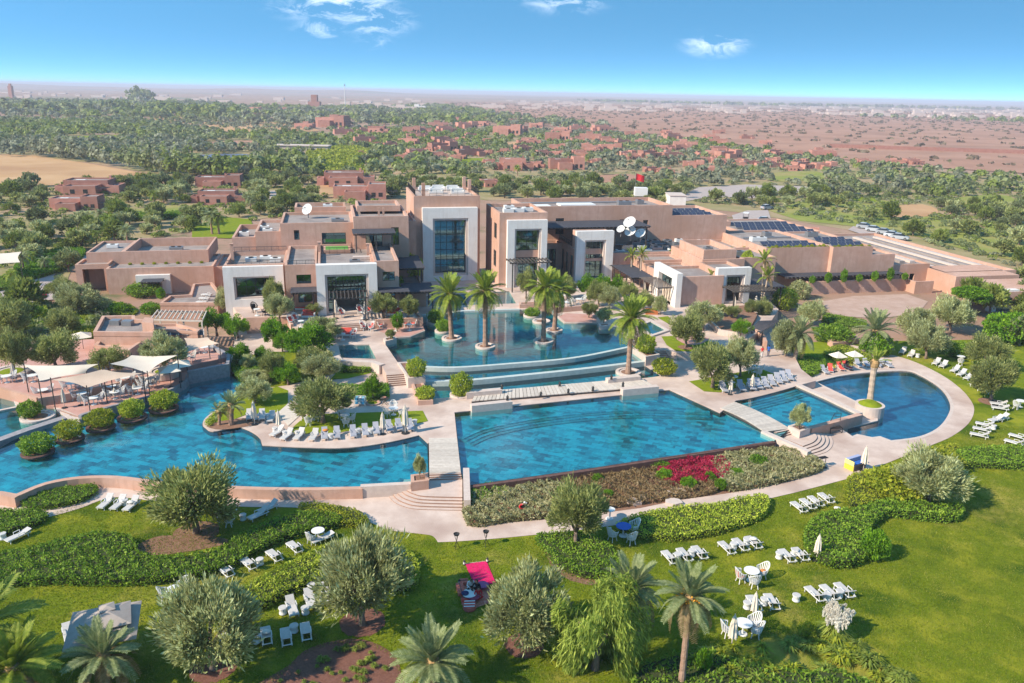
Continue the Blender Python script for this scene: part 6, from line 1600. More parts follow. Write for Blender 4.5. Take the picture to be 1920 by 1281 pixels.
box_planter('low stepped pink planter by the garden path, left', GP([z9(940, 205), z9(1000, 200), z9(1030, 215), z9(965, 222)], .8), 0, .8, M_plaster)
box_planter('low stepped pink planter by the garden path, right', GP([z9(1005, 190), z9(1090, 185), z9(1095, 200), z9(1030, 205)], .8), 0, .8, M_plaster)
box_planter('small pink planter in the garden left of the pool restaurant', GP([z6(290, 265), z6(370, 245), z6(430, 260), z6(400, 285)], .8), 0, .8, M_plaster)
tree('S', (787, 898), 1.3, 24, 852, 'thin young tree in the square planter by the bridge'); tree('S2', z9(795, 650), 1.25, 38, 756, 'young pale tree in the square planter by the right steps'); tree('O', (732, 636), 2.4, 20, 616, 'tiny tree in the planter box at the lake walkway')

# ---- sun loungers
def lounger_proto(sl, bk, name='sun_lounger', up=.62):
    T = thing(name, 'lounger', 'sun lounger')
    L, W, h = 1.98, .66, .36                                       # foot end at -x, head at +x
    f = MB()
    for s in (-1, 1): f.bar((-L / 2, s * (W / 2), h - .04), (L / 2, s * (W / 2), h - .04), .05, .07)
    for x in (-L / 2 + .03, L / 2 - .03): f.bar((x, -W / 2, h - .05), (x, W / 2, h - .05), .05, .06)
    f.build('frame', M_white, T)
    for x in (-L / 2 + .2, L / 2 - .28):
        for s in (-1, 1): MB().bar((x, s * (W / 2 + .005), 0), (x, s * (W / 2 + .005), h - .02), .055, .055).build('leg', M_white, T)
    hx = .28
    MB().obox((-L / 2, -W / 2 + .01, h - .02), (L / 2 + hx, 0, 0), (0, W - .02, 0), (0, 0, .045)).build('seat', sl, T)
    c, s_ = math.cos(up), math.sin(up); bl = .86
    MB().obox((hx, -W / 2 + .01, h - .02), (bl * c, 0, bl * s_), (0, W - .02, 0), (-.045 * s_, 0, .045 * c)).build('backrest', bk, T)
    for s in (-1, 1):
        b = MB(); b.bar((hx + bl * c * .7, s * (W / 2 - .06), h + bl * s_ * .7 - .02), (L / 2 - .06, s * (W / 2 - .06), h - .06), .035, .035); b.build('back_strut', M_white, T)
    for s in (-1, 1):
        a = MB(); a.bar((-.12, s * (W / 2 + .03), h + .22), (.45, s * (W / 2 + .03), h + .22), .05, .035); a.bar((-.1, s * (W / 2 + .03), h - .04), (-.1, s * (W / 2 + .03), h + .21), .04, .04); a.bar((.43, s * (W / 2 + .03), h - .04), (.43, s * (W / 2 + .03), h + .21), .04, .04)
        a.build('armrest', M_white, T)
    return Proto(T)
LG_W = lounger_proto(M_sling, M_sling); LG_G = lounger_proto(M_sling_g, M_sling_g, up=.75); LG_F = lounger_proto(M_sling, M_sling, up=.22)
LG_R = lounger_proto(M_redfab, M_redfab, up=.7)
def lounger(px, dpx, z, label, kind=None, group=None, sc=.87):
    a = G(px, z); b_ = G((px[0] + dpx[0], px[1] + dpx[1]), z); d = b_ - a
    a.z = z + .02 + (.04 if z == 0 else .01)
    (kind or LG_W).place(a, math.atan2(d.y, d.x), label, group, (sc, sc, sc))
def row(pts, d, z, where, kind=None, side='left', group=None, sc=.87, what='white sun lounger'):
    n = len(pts)
    for i, p in enumerate(pts): lounger(p, d if isinstance(d, tuple) else d[i], z, (f'{nth(i, n, side)} {what} {where}' if n > 1 else f'{what} {where}').strip(), kind, group or 'sun loungers ' + where, sc)
row([(424, 1078), (467, 1064), (515, 1049), (553, 1033)], (15, 13), 0, 'in the diagonal row above the broad light hedge')
row([(548, 1148), (582, 1134), (613, 1122)], (-7, -20), 0, 'in the row left of the big silver olive trunk')
row([(422, 1208), (462, 1200), (500, 1200), (537, 1202), (574, 1192)], (3, 20), 0, 'in the bottom left row above the mulch bed')
row([(34, 1012)], (24, -11), 0, 'standing alone below the left edge hedge', LG_F, what='tan sun lounger')
row([(199, 950), (223, 952), (247, 954)], (12, -10), 0, 'on the lawn beside the lens shaped hedge')
row([(312, 968), (345, 971)], (2, -14), 0, 'half hidden behind the broad dark olive')
row([(484, 972), (503, 959)], (18, -8), 0, 'near the two lawn tables by the path')
row([(604, 1016)], (16, -6), 0, 'above the broad light hedge beside a table', LG_F)
row([(130, 1196)], (-4, -18), 0, 'left of the big grey umbrella', LG_F)
row([(1497, 957), (1514, 951), (1529, 946), (1548, 940)], (13, 10), 0, 'on the upper right lawn before the clipped hedge')
row([(1255, 1052), (1283, 1047), (1311, 1043)], (11, 12), 0, 'before the front palm crowns')
row([(1362, 1034), (1388, 1028), (1412, 1024)], (13, 12), 0, 'right of the front palms, upper row')
row([(1475, 1049), (1500, 1046)], (12, 12), 0, 'beside the folded cream umbrella by the hedge')
row([(1413, 1139), (1446, 1136)], (9, 15), 0, 'either side of the folded umbrella in the middle lawn')
row([(1527, 1121), (1555, 1118), (1582, 1114)], (13, 12), 0, 'above the pampas grass')
row([(1692, 663), (1708, 669)], (10, -8), 0, 'on the lawn below the pale olive', LG_W)
row([(1755, 684), (1768, 689)], (10, -6), 0, 'first along the curved patio lawn')
row([(1790, 698), (1802, 705), (1815, 712)], (12, -5), 0, 'second along the curved patio lawn')
row([(1832, 728), (1846, 737)], (12, 4), 0, 'beside the olive in the mulch ring')
row([(1871, 762), (1874, 770)], (14, 2), 0, 'by the right edge above the patio curve')
row([(1866, 792), (1876, 789)], (14, -2), 0, 'at the right edge right of the patio curve')
row([(1845, 801), (1840, 810), (1835, 821)], (14, 3), 0, 'close to the right end of the patio')
row([(1908, 824), (1900, 835)], (14, 4), 0, 'above the right edge clipped hedge')
row([(1356, 733), (1389, 731), (1408, 729), (1421, 727), (1434, 725), (1446, 721), (1458, 717), (1468, 714), (1479, 711)], (-9, -11), L1, 'in the long row above the small right pool', LG_G, what='grey sun lounger', sc=.98)
row([(1609, 688), (1624, 687), (1650, 688), (1664, 688)], [(-8, -6), (-8, -6), (8, -6), (-8, -5)], 0, 'at the far side of the semicircular pool', LG_G, what='grey sun lounger')
row([(1545, 700)], (-10, -7), 0, 'left of the open cream parasols', LG_G, what='grey sun lounger')
row([(1556, 697), (1575, 694), (1588, 692)], [(-3, -8), (-7, -6), (-8, -4)], 0, 'under the open cream parasols', LG_R, what='red covered lounger')
row([z7(352, 900), z7(447, 900), z7(515, 915)], [(1, -14), (1, -14), (6, -12)], L1, 'beside the left island umbrella', LG_W)
row([z7(560, 1022), z7(632, 1048), z7(725, 1046), z7(835, 1052)], [(14, -8), (12, -9), (10, -10), (8, -12)], L1, 'slanting at the left of the island shore row')
row([z7(915, 1045), z7(1008, 1038), z7(1130, 1028), z7(1220, 1018), z7(1302, 1006), z7(1400, 988), z7(1472, 978), z7(1555, 978)], [(0, -14), (-1, -14), (-2, -14), (-3, -14), (-3, -14), (-5, -14), (-5, -14), (-4, -12)], L1, 'facing the left pool on the island shore', LG_G, what='grey sun lounger')
for k, (x, y) in enumerate(((388, 556), (384, 563), (379, 570))): lounger((x, y), (10, 1), 2.37, ['rear', 'middle', 'front'][k] + ' white sun bed on the spa annex roof', LG_F, 'sun beds on the spa annex')
for k, (x, y) in enumerate((z9(945, 610), z9(960, 680))): pass

# ---- stools, tables and chairs
def stool_proto():
    T = thing('side_table', 'side table', 'table')
    MB().lathe([(.22, 0), (.25, .04), (.21, .22), (.25, .40), (.27, .42), (.27, .46), (0, .46)], 14).build('drum', M_white, T); MB().lathe([(.25, .462), (.25, .475), (0, .475)], 14).build('tray', M_sling, T)
    return Proto(T)
def table_proto(top, name='round_table', r=.48, leg=None):
    T = thing(name, 'table', 'table'); leg = leg or M_white
    MB().lathe([(r, .70), (r, .735), (0, .735)], 18).build('top', top, T)
    MB().lathe([(.05, .03), (.05, .70)], 8).build('column', leg, T); MB().lathe([(.28, 0), (.26, .04), (.05, .06)], 12).build('foot', leg, T)
    return Proto(T)
def chair_proto(cushion, shell=None, name='wicker_chair'):
    """rounded wicker tub chair: shell of slats, seat, cushion, four splayed legs; faces -y"""
    T = thing(name, 'chair', 'chair'); shell = shell or M_white
    MB().lathe([(.27, .38), (.29, .41), (.27, .44), (0, .44)], 14).build('seat', shell, T)
    b = MB(); n = 13
    for k in range(n):
        a = math.radians(-25 + 230 * k / (n - 1)); hgt = .34 + .36 * max(0, math.sin(a)) ** 1.5
        p = Vector((.28 * math.cos(a), .28 * math.sin(a), .40)); q = Vector((.38 * math.cos(a), .38 * math.sin(a) + .05 * max(0, math.sin(a)), .40 + hgt)); b.bar(p, q, .055, .03)
        if k: b.bar(last, q, .035, .045)
        last = q
    b.build('back_shell', shell, T)
    for k in range(4):
        a = math.radians(45 + 90 * k); MB().bar((.20 * math.cos(a), .20 * math.sin(a), .39), (.30 * math.cos(a), .30 * math.sin(a), 0), .045, .045).build('leg', shell, T)
    MB().lathe([(.22, .445), (.24, .48), (.20, .52), (0, .53)], 12).build('cushion', cushion, T)
    if cushion is not M_sling: MB().obox((-.19, .20, .50), (.38, 0, 0), (0, .07, .0), (0, .10, .36)).build('back_cushion', cushion, T)
    return Proto(T)
def sofa_proto(c):
    T = thing('sofa', 'sofa', 'sofa')
    MB().box(-.75, .75, -.35, .35, .12, .38).build('base', M_white, T); MB().box(-.70, .70, -.36, .22, .382, .50).build('cushion', c, T)
    MB().obox((-.75, .24, .38), (1.5, 0, 0), (0, .14, 0), (0, .10, .55)).build('backrest', c, T)
    for s in (-1, 1): MB().box(s * .75 - .06, s * .75 + .06, -.34, .34, .385, .66).build('armrest', M_white, T)
    for x in (-.65, .65):
        for y in (-.28, .28): MB().box(x - .04, x + .04, y - .04, y + .04, 0, .12).build('leg', M_white, T)
    return Proto(T)
STOOL, TBL, TBL_B, TBL_S = stool_proto(), table_proto(M_white), table_proto(M_blue, 'round_table', .5), table_proto(M_white, 'small_table', .34)
CH_W, CH_R, CH_K = chair_proto(M_sling), chair_proto(M_redfab), chair_proto(M_black, M_black, 'armchair')
SOFA = sofa_proto(M_redfab)
def put(proto, px, z, face, label, group=None, sc=1.05):
    a = G(px, z); a.z = z + (.06 if z == 0 else .02); rz = 0
    if face is not None:
        b_ = G(face, z); d = b_ - a; rz = math.atan2(d.y, d.x) + math.pi / 2
    proto.place(a, rz, label, group, (sc, sc, sc))
for (x, y), lab in (((488, 1060), 'in the diagonal lounger row'), ((531, 1152), 'left of the second lawn row'), ((573, 1152), 'between the two loungers left of the big silver olive'), ((584, 1108), 'under the broad light hedge'), ((601, 1135), 'close to the big silver olive'),
                    ((481, 1206), 'between the left loungers of the bottom row'), ((552, 1186), 'between the right loungers of the bottom row'), ((6, 1012), 'at the left picture edge'), ((235, 948), 'between the three loungers by the lens shaped hedge'),
                    ((456, 976), 'beside the lawn table by the path'), ((1270, 1050), 'left in the row before the front palms'), ((1297, 1043), 'right in the row before the front palms'), ((1375, 1030), 'left in the upper row right of the palms'), ((1399, 1022), 'right in the upper row right of the palms'),
                    ((1460, 1048), 'left of the pair by the folded umbrella'), ((1489, 1042), 'between the pair by the folded umbrella'), ((1400, 1142), 'left of the middle lawn pair'), ((1432, 1135), 'between the middle lawn pair'), ((1492, 1128), 'standing alone on the middle lawn'), ((1550, 1126), 'left in the row above the pampas grass'), ((1573, 1120), 'right in the row above the pampas grass'),
                    ((1720, 671), 'beside the two loungers below the pale olive'), ((1862, 806), 'among the loungers at the patio end')):
    put(STOOL, (x, y), 0, None, 'round white drum table ' + lab)
for (x, y), lab in ((z7(398, 905), 'left'), (z7(492, 900), 'second'), (z7(545, 1002), 'third'), (z7(620, 1030), 'fourth'), (z7(712, 1030), 'fifth'), (z7(962, 1052), 'sixth'), (z7(1168, 1012), 'seventh'), (z7(1262, 1015), 'eighth'), (z7(1590, 945), 'last')):
    put(STOOL, (x, y), L1, None, f'round white drum table in the island shore row, {lab} from left' if lab not in ('left', 'last') else ('leftmost' if lab == 'left' else 'rightmost') + ' round white drum table in the island shore row')
def group_set(tpx, chairs, z, where, tp=None, ch=None, sc=1.05):
    put(tp or TBL, tpx, z, None, f'round {"blue" if tp is TBL_B else "white"} table {where}', sc=sc)
    n = len(chairs); ch = ch or [CH_W] * n
    order = sorted(range(n), key=lambda i: chairs[i][0])
    for r, i in enumerate(order):
        put(ch[i], chairs[i], z, tpx, f'{nth(r, n)} {"red cushioned" if ch[i] is CH_R else "white"} wicker chair {where}'.strip(), sc=sc)
group_set((434, 974), [(415, 980), (430, 988)], 0, 'on the lawn by the broad dark olive')
group_set((328, 1124), [(310, 1128), (344, 1114)], 0, 'on the left lawn below the long dark hedge')
group_set((597, 1012), [(584, 1020)], 0, 'above the broad light hedge')
group_set((1168, 1006), [(1148, 1015), (1187, 1003), (1183, 1021)], 0, 'with blue top by the front path', TBL_B, sc=1.2)
group_set((1407, 1090), [(1388, 1093), (1427, 1086), (1413, 1103)], 0, 'above the middle lawn umbrella', ch=[CH_R, CH_W, CH_W], sc=1.15)
group_set((1392, 1190), [(1362, 1194), (1411, 1184), (1416, 1196)], 0, 'beside the lowest folded umbrella', sc=1.15)
group_set((1800, 679), [(1800, 686)], 0, 'at the right lawn edge'); group_set((1912, 764), [(1904, 768)], 0, 'at the right picture edge')
group_set(z7(825, 908), [z7(757, 912), z7(825, 882), z7(795, 955), z7(862, 915)], L1, 'left of the large island olive', ch=[CH_R, CH_R, CH_W, CH_W]); group_set(z7(1070, 925), [z7(1042, 905), z7(1120, 932), z7(1075, 962)], L1, 'right of the large island olive'); group_set(z7(1432, 872), [z7(1385, 890), z7(1432, 848), z7(1495, 890)], L1, 'on the right part of the island lawn')
group_set(z9(575, 368), [z9(545, 372), z9(600, 372), z9(590, 390)], L1, 'on the lawn behind the long lounger row'); group_set(z9(465, 420), [z9(440, 430)], L1, 'at the trunk of the pair of olives')
put(TBL_S, (1143, 974), 0, None, 'small white tray table on the front path', sc=1.2)
# left restaurant tables
for k, (x, y, z) in enumerate([(55, 630, 2.0), (250, 625, 2.0), (600, 660, 2.0), (945, 640, 2.0), (1130, 645, 2.0), (1400, 480, 2.0), (1400, 418, 2.0), (1535, 408, 2.0), (540, 685, 2.0), (1230, 455, 2.0), (330, 735, 1.5), (620, 760, 1.5), (705, 795, 1.5), (840, 705, 1.5), (865, 750, 1.5), (1035, 700, 1.5), (1110, 655, 1.5)]):
    p = z6(x, y)
    if z == 1.5 and k > 14: p = z6(x, y + 18)
    where = 'on the left restaurant deck, ' + ['at the far left edge', 'under the pale sail', 'behind the tan sail', 'beside the middle sail mast', 'by the white parasols', 'at the right end by the wall', 'under the right sail', 'in the right corner', 'below the tan sail', 'by the round grassy bed', 'on the lower level far left', 'on the lower level near the steps', 'beside the second folded umbrella', 'at the third folded umbrella', 'on the lower level in the middle', 'at the fourth folded umbrella', 'at the right of the lower level'][k]
    group_set(p, [(p[0] - 13, p[1] + 1), (p[0] + 12, p[1] - 3)], z, where, sc=1.05)
# restaurant terrace tables on the right
for k, (x, y) in enumerate([(1020, 552), (1055, 563), (1058, 576), (1085, 570), (1140, 566), (1150, 553), (1175, 548), (1205, 566), (1080, 545), (1120, 545)]):
    where = 'on the right restaurant terrace, ' + ['left behind the lake palms', 'by the pink lake wall', 'closest to the lake wall', 'under the left terrace olive', 'under the middle terrace olive', 'behind the pale terrace olive', 'near the sunlit portal', 'before the sunlit portal', 'in the back row left', 'in the back row middle'][k]
    group_set((x, y), [(x - 9, y + 1), (x + 9, y - 2)], L2, where, sc=1.1)
# red seating by the hotel steps
for (x, y), z, f, lab in ((z7(735, 90), L3, None, 'red sofa left of the big portal, rear one'), (z7(795, 146), L3, None, 'red sofa left of the big portal, front one'), (z7(1415, 92), L3, None, 'red sofa behind the clipped tree'), (z7(1430, 130), L3, None, 'red sofa beside the clipped tree'), (z7(1065, 285), L2, None, 'red sofa before the square pool')):
    put(SOFA, (x, y), z, f, lab, sc=1.15)
for (x, y), z, f, lab in ((z7(697, 180), L3, z7(740, 200), 'red chair on the left terrace corner, right one'), (z7(662, 196), L3, z7(700, 220), 'red chair on the left terrace corner, left one'), (z7(1045, 140), L3, z7(1080, 150), 'red chair left under the portal pergola'), (z7(1180, 118), L3, z7(1210, 135), 'red chair right under the portal pergola'), (z7(1245, 118), L3, z7(1215, 135), 'red chair behind the right portal umbrella'),
                          (z7(1205, 240), L2, z7(1250, 250), 'red chair at the lake terrace, leftmost'), (z7(1262, 245), L2, z7(1225, 255), 'red chair at the lake terrace, second'), (z7(1335, 225), L2, z7(1360, 250), 'red chair left of the clipped tree'), (z7(1520, 215), L2, z7(1545, 235), 'left red chair of the pair at the lake tip'), (z7(1580, 215), L2, z7(1552, 235), 'right red chair of the pair at the lake tip'),
                          (z7(1005, 295), L2, z7(1060, 310), 'red chair left of the sofa before the square pool'), (z7(1130, 300), L2, z7(1080, 312), 'red chair right of the sofa before the square pool'), (z7(1500, 140), L3, z7(1460, 150), 'red chair on the raised terrace by the lake bed')):
    put(CH_R, (x, y), z, f, lab, sc=1.2)
for (x, y), z, lab in ((z7(1205, 148), L3, 'low white table under the portal pergola'), (z7(1050, 312), L2, 'low white table before the red sofa'), (z7(1550, 240), L2, 'low white table between the lake tip chairs'), (z7(1450, 245), L2, 'low table under the clipped tree'), (z7(740, 215), L3, 'low white table at the left terrace corner')): put(TBL_S, (x, y), z, None, lab, sc=1.2)
for (x, y), f, lab in ((z7(390, 105), z7(430, 130), 'left black armchair behind the pink retaining wall'), (z7(485, 105), z7(430, 130), 'right black armchair behind the pink retaining wall'), (z7(470, 130), z7(430, 120), 'front black armchair behind the pink retaining wall')): put(CH_K, (x, y), L3, f, lab, sc=1.3)
put(TBL_S, z7(410, 128), L3, None, 'dark low table between the black armchairs', sc=1.3)
# roof lounge furniture on the tower
for k, (s, t) in enumerate(((19, 33), (21.5, 34), (24, 33.5), (20.5, 29.5), (24.2, 29))):
    T = thing('roof_sofa', ['left', 'middle', 'right', 'front left', 'front right'][k] + ' white roof sofa on top of the tall tower', 'sofa', Bw(s, t, 16.0)); fbox(MB(), s - 1, s + 1, t - .4, t + .4, 16.05, 16.45).build('base', M_white, T); fbox(MB(), s - 1, s + 1, t + .42, t + .62, 16.05, 16.95).build('backrest', M_white, T)
    for e in (-1.1, 1.1): fbox(MB(), s + e - .1, s + e + .1, t - .4, t + .6, 16.05, 16.7).build('armrest', M_white, T)

# ---- umbrellas
def folded_proto():
    T = thing('folded_umbrella', 'umbrella', 'umbrella')
    MB().tube([(0, 0, 0), (0, 0, 2.75)], .035, 8).build('pole', M_wood, T)
    n = 14; vs = []; fs = []; prof = [(.06, 2.72), (.15, 2.45), (.16, 2.3), (.24, 1.9), (.27, 1.3), (.31, .95)]
    for j, (r, z) in enumerate(prof):
        for k in range(n):
            q = r * (1.18 if k % 2 else .72); vs.append((q * math.cos(k * 2 * math.pi / n), q * math.sin(k * 2 * math.pi / n), z - (.12 if (k % 2 and j == len(prof) - 1) else 0)))
    for j in range(len(prof) - 1):
        for k in range(n): fs.append((j * n + k, (j + 1) * n + k, (j + 1) * n + (k + 1) % n, j * n + (k + 1) % n))
    fs.append(tuple(range(n))); MB()._add(vs, fs).build('canopy', M_cream, T); MB().lathe([(0, 2.72), (.05, 2.75), (.03, 2.88), (0, 2.9)], 8).build('finial', M_wood, T)
    MB().lathe([(.38, 0), (.36, .07), (.06, .09)], 14).build('base', M_darkmetal, T)
    return Proto(T)
def open_proto(m, R=1.7, n=4, h=2.5):
    T = thing('open_parasol', 'parasol', 'parasol')
    MB().tube([(0, 0, 0), (0, 0, h + .5)], .04, 8).build('pole', M_darkmetal, T)
    for k in range(n):
        a0, a1 = [math.pi / 4 + k * 2 * math.pi / n + d for d in (0, 2 * math.pi / n)]; vs = []
        for i in range(6):
            f = i / 5
            for j in range(6):
                g_ = j / 5; p0 = Vector((math.cos(a0), math.sin(a0), 0)); p1 = Vector((math.cos(a1), math.sin(a1), 0)); q = p0.lerp(p1, g_) * R * 1.25 * f
                vs.append((q.x, q.y, h + .55 - .62 * f - .07 * math.sin(g_ * math.pi) * f))
        fs = [(i * 6 + j, (i + 1) * 6 + j, (i + 1) * 6 + j + 1, i * 6 + j + 1) for i in range(5) for j in range(5)]
        MB()._add(vs, fs).build('canopy_panel', m, T, True)
        MB().bar((0, 0, h + .5), (R * 1.24 * math.cos(a0), R * 1.24 * math.sin(a0), h - .1), .025, .025).build('rib', M_wood, T)
    MB().lathe([(.4, 0), (.38, .08), (.06, .1)], 14).build('base', M_darkmetal, T); MB().lathe([(.05, h + .5), (.06, h + .58), (0, h + .7)], 8).build('finial', M_wood, T)
    return Proto(T)
FOLD, OPEN = folded_proto(), open_proto(M_cream)
def fold(px, z, ytop, label):
    P = G(px, z); H = zat(P, ytop) - z; P.z = z + (.06 if z == 0 else .01); s = H / 2.9; FOLD.place(P, px[0], label, 'folded cream umbrellas', (max(s, .75), max(s, .75), s))
for a in (((1530, 1052), 0, 1002, 'folded cream umbrella leaning at the large clipped hedge'), ((1412, 1162), 0, 1110, 'folded cream umbrella between the middle lawn loungers'), ((1371, 1216), 0, 1152, 'folded cream umbrella at the lowest lawn table'), ((1618, 884), 0, 836, 'folded cream umbrella beside the blue and yellow kiosk'),
          (z7(390, 945) + (), L1, 751, 'leftmost folded umbrella on the island'), (z7(574, 992), L1, 768, 'second folded umbrella on the island'), (z7(1352, 1018), L1, 772, 'third folded umbrella on the island'), (z7(1520, 1010), L1, 758, 'rightmost folded umbrella on the island'),
          ((1369, 740), L1, 709, 'folded umbrella at the left end of the long grey lounger row'), ((1409, 733), L1, 701, 'folded umbrella behind the long grey lounger row'),
          (z6(485, 820), 1.5, 728, 'first folded umbrella on the lower restaurant deck from left'), (z6(605, 800), 1.5, 737, 'second folded umbrella on the lower restaurant deck from left'), (z6(865, 750), 1.5, 727, 'third folded umbrella on the lower restaurant deck from left'), (z6(1012, 715), 1.5, 717, 'fourth folded umbrella on the lower restaurant deck from left'), (z6(105, 600), 2, 680, 'folded umbrella at the far left of the restaurant deck'),
          (z2(920, 1190), L3, 560, 'tall folded umbrella left before the big white portal'), (z2(1142, 1200), L3, 562, 'tall folded umbrella right before the big white portal'), (z3(672, 945), L2, 486, 'folded umbrella left before the wing right of the tower'), (z3(912, 880), L2, 489, 'folded umbrella right before the wing right of the tower'),
          (z4(430, 880), L2, 528, 'folded umbrella left of the sunlit restaurant portal'), (z4(475, 890), L2, 530, 'folded umbrella right beside the sunlit restaurant portal'), (z4(318, 800), L2, 514, 'folded umbrella under the slender fan palms'), (z4(1105, 990), L2, 555, 'folded umbrella left under the shaded portal'), (z4(1265, 985), L2, 553, 'folded umbrella right of the shaded portal')):
    fold(*a)
for px, z, R, lab in (((1567, 698), 0, .85, 'left open cream parasol by the semicircular pool'), ((1597, 696), 0, .9, 'right open cream parasol by the semicircular pool')):
    P = G(px, z); P.z = .06; OPEN.place(P, .3, lab, 'open parasols by the semicircular pool', (.55, .55, .88))
for px, lab in ((z6(1285, 665), 'left white parasol at the end of the restaurant deck'), (z6(1362, 625), 'right white parasol at the end of the restaurant deck'), (z6(630, 400), 'white parasol behind the pale sail')):
    P = G(px, 1.6); OPEN.place(P, .5, lab, 'open parasols of the left restaurant', (.72, .72, .85))
# big grey canopy at bottom left: stacked square canopies
T = thing('cantilever_umbrella', 'big grey square umbrella at the bottom left lawn', 'umbrella', G((205, 1240), 0)); c = G((205, 1240), 0)
M_greyc = mat('grey_canvas', (.34, .275, .24), (.40, .33, .29), 1.5, .85, .1, 5)
MB().tube([c, c + Vector((0, 0, 3.2))], .06, 8).build('pole', M_darkmetal, T)
for kk, (R, z, dx, dy) in enumerate(((2.7, 2.55, 0, 0), (1.7, 3.0, .25, .2), (.6, 3.35, .0, .6))):
    vs = []; rot = .35 + .1 * kk
    ap = c + Vector((dx, dy, z + R * .22)); cs = [c + Vector((dx + R * math.cos(rot + k * math.pi / 2 + .78), dy + R * math.sin(rot + k * math.pi / 2 + .78), z)) for k in range(4)]
    for k in range(4): MB()._add([ap, cs[k], cs[(k + 1) % 4], ap - Vector((0, 0, .03)), cs[k] - Vector((0, 0, .03)), cs[(k + 1) % 4] - Vector((0, 0, .03))], [(0, 1, 2), (5, 4, 3), (1, 4, 5, 2), (0, 3, 4, 1), (2, 5, 3, 0)]).build('canopy_panel' if kk == 0 else 'vent_panel', M_greyc, T)
MB().lathe([(.55, 0), (.5, .1), (.1, .12)], 14, c).build('base', M_darkmetal, T)
# ---- shade sails
def sail(label, cs, m, sag=.5):
    """hypar sail between four corner points (px, height)"""
    c = [G(p, z) for p, z in cs]; n = 10; vs = []; fs = []
    T = thing('shade_sail', label, 'shade sail', (c[0].x, c[0].y, 1.5))
    mid = sum(c, Vector()) / 4
    for i in range(n + 1):
        for j in range(n + 1):
            u, v = i / n, j / n; p = c[0].lerp(c[1], u).lerp(c[3].lerp(c[2], u), v); e = .16 * (math.sin(u * math.pi) * (1 - math.sin(v * math.pi)) + math.sin(v * math.pi) * (1 - math.sin(u * math.pi)))
            p = p.lerp(mid, e); p.z -= sag * .3 * math.sin(u * math.pi) * math.sin(v * math.pi); vs.append(p)
    for i in range(n):
        for j in range(n): fs.append((i * (n + 1) + j, (i + 1) * (n + 1) + j, (i + 1) * (n + 1) + j + 1, i * (n + 1) + j + 1))
    MB()._add(vs, fs).build('canvas', m, T, True)
    for p in c: MB().tube([(p.x, p.y, 1.4), (p.x, p.y, p.z + .25)], .055, 8).build('mast', M_darkwood, T)
sail('pale shade sail at the left of the restaurant deck', [(z6(180, 500), 5.0), (z6(740, 490), 5.4), (z6(650, 560), 4.4), (z6(290, 620), 4.2)], M_sail_w)
sail('tan shade sail in the middle of the restaurant deck', [(z6(380, 610), 4.6), (z6(770, 530), 5.2), (z6(1070, 560), 4.6), (z6(650, 670), 4.0)], M_sail)
sail('white shade sail right of the middle mast', [(z6(820, 490), 5.0), (z6(985, 425), 4.6), (z6(1330, 425), 5.2), (z6(1105, 560), 4.2)], M_sail_w)
sail('tan shade sail at the right end of the restaurant', [(z6(1380, 295), 4.6), (z6(1560, 290), 4.6), (z6(1645, 335), 4.9), (z6(1390, 405), 4.0)], M_sail)
sail('pale shade sail at the left picture edge beyond the drive', [((-30, 475), 4.0), ((40, 472), 4.5), ((38, 492), 4.0), ((-30, 500), 3.5)], M_sail_w)

# ---- lanterns, torches and small things
def lantern(px, z, lab, sc=1.0):
    P = G(px, z); T = thing('lantern', lab, 'lantern', P, group='lanterns of the wide footbridge')
    MB().lathe([(.16, 0), (.16, .05), (.13, .06), (.13, .36), (.17, .38), (.10, .48), (.03, .55), (0, .62)], 8, P).build('cage', M_darkmetal, T); MB().lathe([(.135, .1), (.135, .32)], 8, P).build('glass', M_carglass, T)
for k, (x, y, z) in enumerate([(745, 772, 1.75), (780, 845, 1.7), (1110, 755, 1.32), (1165, 800, 1.32), (1437, 712, 1.75), (1510, 758, 1.7), (990, 820, 1.32), (1320, 785, 1.32)]):
    lantern(z8(x, y), z, 'dark lantern on the wide footbridge ' + ['on the rear left wall', 'on the front left wall', 'at the middle of the rear edge', 'at the middle of the front edge', 'on the rear right wall', 'on the front right wall', 'left along the front edge', 'right along the front edge'][k])
for k, px in enumerate(((856, 1029), (911, 1024))):
    P = G(px, 0); P.z = .03; T = thing('torch_stand', ['left', 'right'][k] + ' dark tripod torch at the lawn edge of the path', 'torch', P)
    for j in range(3):
        a = j * 2.1 + .3; MB().tube([P + Vector((.26 * math.cos(a), .26 * math.sin(a), 0)), P + Vector((.05 * math.cos(a + 3.1), .05 * math.sin(a + 3.1), .75)), P + Vector((.15 * math.cos(a + 3.1), .15 * math.sin(a + 3.1), 1.15))], .02, 6).build('leg', M_darkmetal, T)
    MB().lathe([(.05, 1.1), (.2, 1.15), (.24, 1.27), (.21, 1.27), (.17, 1.2), (0, 1.18)], 14, P).build('bowl', M_darkmetal, T)
